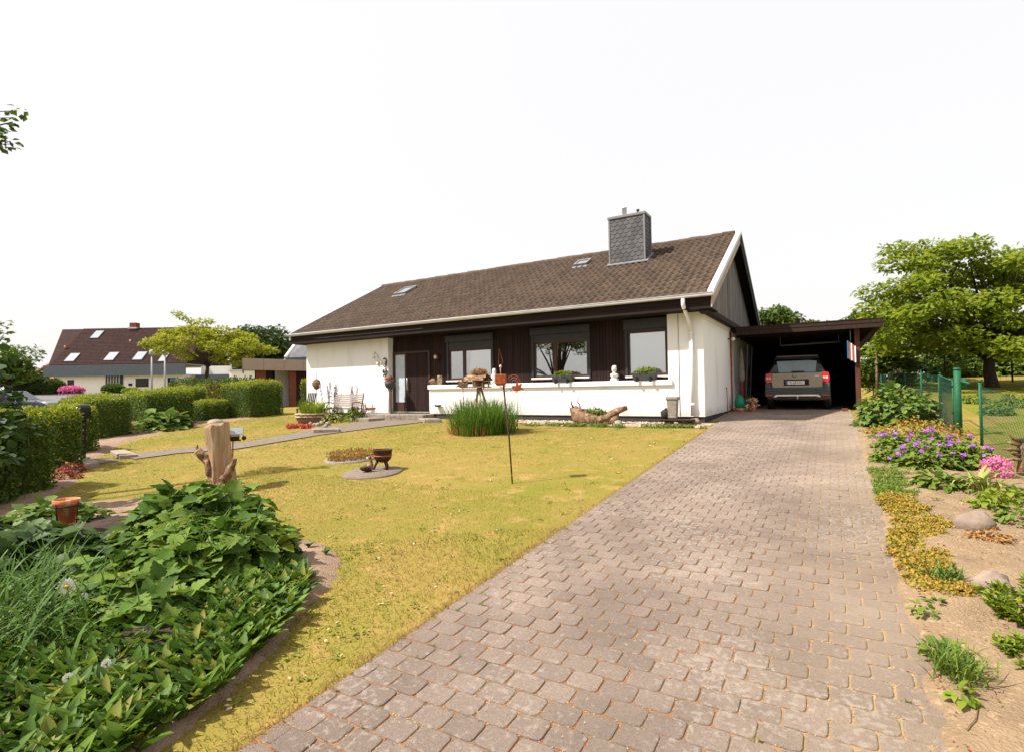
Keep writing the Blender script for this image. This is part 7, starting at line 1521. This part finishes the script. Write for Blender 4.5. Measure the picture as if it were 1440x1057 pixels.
# flowers in the bed
def daisy(px, py, D_, label, r_=.035, mats=('white', 'yellow'), k=18, name='daisy', cat='flower', foot=None):
    p = onD(px, py, D_); b0 = G(p.x+.04, p.y+.02); t = thing(name, b0, label, cat); q = MB(); q.tube([b0, b0.lerp(p, .6)+Vector((.02, 0, .02)), p], [.004, .0035, .003], 5); q.build('stem', LM['stem'], t)
    nn_ = nrm(np.array([[-p.x*.25, -p.y*.25, .35]])); e1 = nrm(np.cross(nn_, [[1, .2, .1]])); e2 = np.cross(nn_, e1); az = np.arange(k)/k*6.28; A = np.cos(az)[:, None]*e1+np.sin(az)[:, None]*e2
    q = MB().arr(fol(T_O, np.repeat(np.array(p)[None], k, 0)+A*r_*.25, A+nn_*.12, np.repeat(nn_, k, 0), r_*(.75+.15*rng.random(k)), .38 if k > 10 else .9, .1), T_O[1], 0); q.build('petals', LM[mats[0]], t)
    q = MB(); q.blob(p+Vector(nn_[0])*.004, (r_*.3, r_*.3, r_*.22), 10); q.build('flower_centre', LM[mats[1]], t)
daisy(94, 824, 4.1, 'open white daisy with yellow centre standing above the strap leaves', .062)
daisy(117, 838, 4.05, 'smaller half closed white daisy right of the open one', .03, k=14)
daisy(20, 765, 5.2, 'small white flower at the far left among dark leaves', .045)
for i, (px, py, D_, lab) in enumerate(((246, 757, 5.3, 'violet columbine flower on the light green leaves, left one'), (323, 762, 5.2, 'small violet flower beside the grassy strap leaves'), (300, 797, 5.0, 'low violet flower half hidden by strap leaves'))):
    daisy(px, py, D_, lab, .055, ('purple', 'lilac'), 6, 'columbine')
for i, (px, py, D_, lab) in enumerate(((240, 930, 3.6, 'pale lilac flower in the lily leaves, left of its twin'), (252, 934, 3.55, 'pale lilac flower in the lily leaves, right of its twin'), (247, 908, 3.7, 'pale lilac flower in the lily leaves, above the twins'), (95, 952, 3.1, 'faded cream flower in the lily leaves at lower left'), (149, 932, 3.2, 'tiny white flower in the dark gap between leaves'))):
    daisy(px, py, D_, lab, .026, ('lilac' if i < 3 else 'white', 'buds'), 9, 'small_flower')
def budstalk(px0, py0, px1, py1, D_, label):
    a, b_ = onD(px0, py0, D_), onD(px1, py1, D_); b0 = G(b_.x, b_.y); t = thing('bud_stalk', b0, label, 'plant'); q = MB(); q.tube([b0, b_, a], [.005, .004, .003], 5); q.build('stem', LM['stem'], t); q = MB(); k = 26; tt = rng.random(k)
    q.arr(fol(T_O, np.array([list(b_.lerp(a, x_)) for x_ in tt])+rng.normal(0, .018, (k, 3)), rv(k)+np.array([0, 0, .6]), rv(k), .045, .5), T_O[1], 0); q.build('buds', LM['buds'], t)
budstalk(232, 820, 226, 868, 4.4, 'yellowish seed stalk standing before the dark gap'); budstalk(275, 790, 272, 838, 4.6, 'yellowish seed stalk beside the strap leaves'); budstalk(338, 740, 330, 780, 5.0, 'yellowish seed stalk at the right of the leaf clump'); budstalk(285, 782, 286, 820, 4.7, 'second yellowish seed stalk close to the strap leaves')
for i, (px, py, lab) in enumerate(((434, 776, 'tiny green seedling on bare soil nearest the lawn tip'), (458, 786, 'tiny green seedling on bare soil right of the first'), (440, 820, 'pair of small green leaves on the bare soil'), (388, 892, 'long fallen green leaf on the soil strip'))):
    c = at(px, py)+Vector((0, 0, .05)); n = 7; az = rng.random(n)*6.28; q = MB().arr(fol(T_LL, np.repeat(np.array(c)[None], n, 0), np.stack([np.cos(az), np.sin(az), .9*np.ones(n)], 1), np.stack([-np.cos(az), -np.sin(az), .6*np.ones(n)], 1), .09, 1.2), T_LL[1], 0); tag(q.build('seedling', LM['lily']), lab, 'seedling')
# clay pot on a wire stand
p = onD(93.5, 737, 6.2)+Vector((0, 0, .02)); b0 = G(p.x, p.y); t = thing('pot_stand', b0, 'wooden post with wire ring holding a clay pot', 'stand'); q = MB(); q.tube([b0-up_*.1, p-up_*.02], .04, 8); q.tube([p-up_*.03, p-up_*.0], .12, 14); part(q, 'post', M['oldwood'], t)
q = MB()
for k in range(4): a_ = k*1.57+.5; q.tube([p+Vector((.11*math.cos(a_), .11*math.sin(a_), -.02)), p+Vector((.145*math.cos(a_), .145*math.sin(a_), .24))], .006, 5)
q.tube([p+Vector((.136*math.cos(a_), .136*math.sin(a_), .2)) for a_ in np.linspace(0, 6.283, 24)], .006, 5); part(q, 'wire_ring', M['black'], t)
q = MB(); q.lathe([(.075, 0), (.108, .19), (.124, .19), (.132, .27), (.117, .275), (.1, .2), (.066, .05), (0, .05)], p, 24); tag(q.build('clay_pot', M['orange']), 'orange clay pot in a wire ring above the flower bed', 'pot')
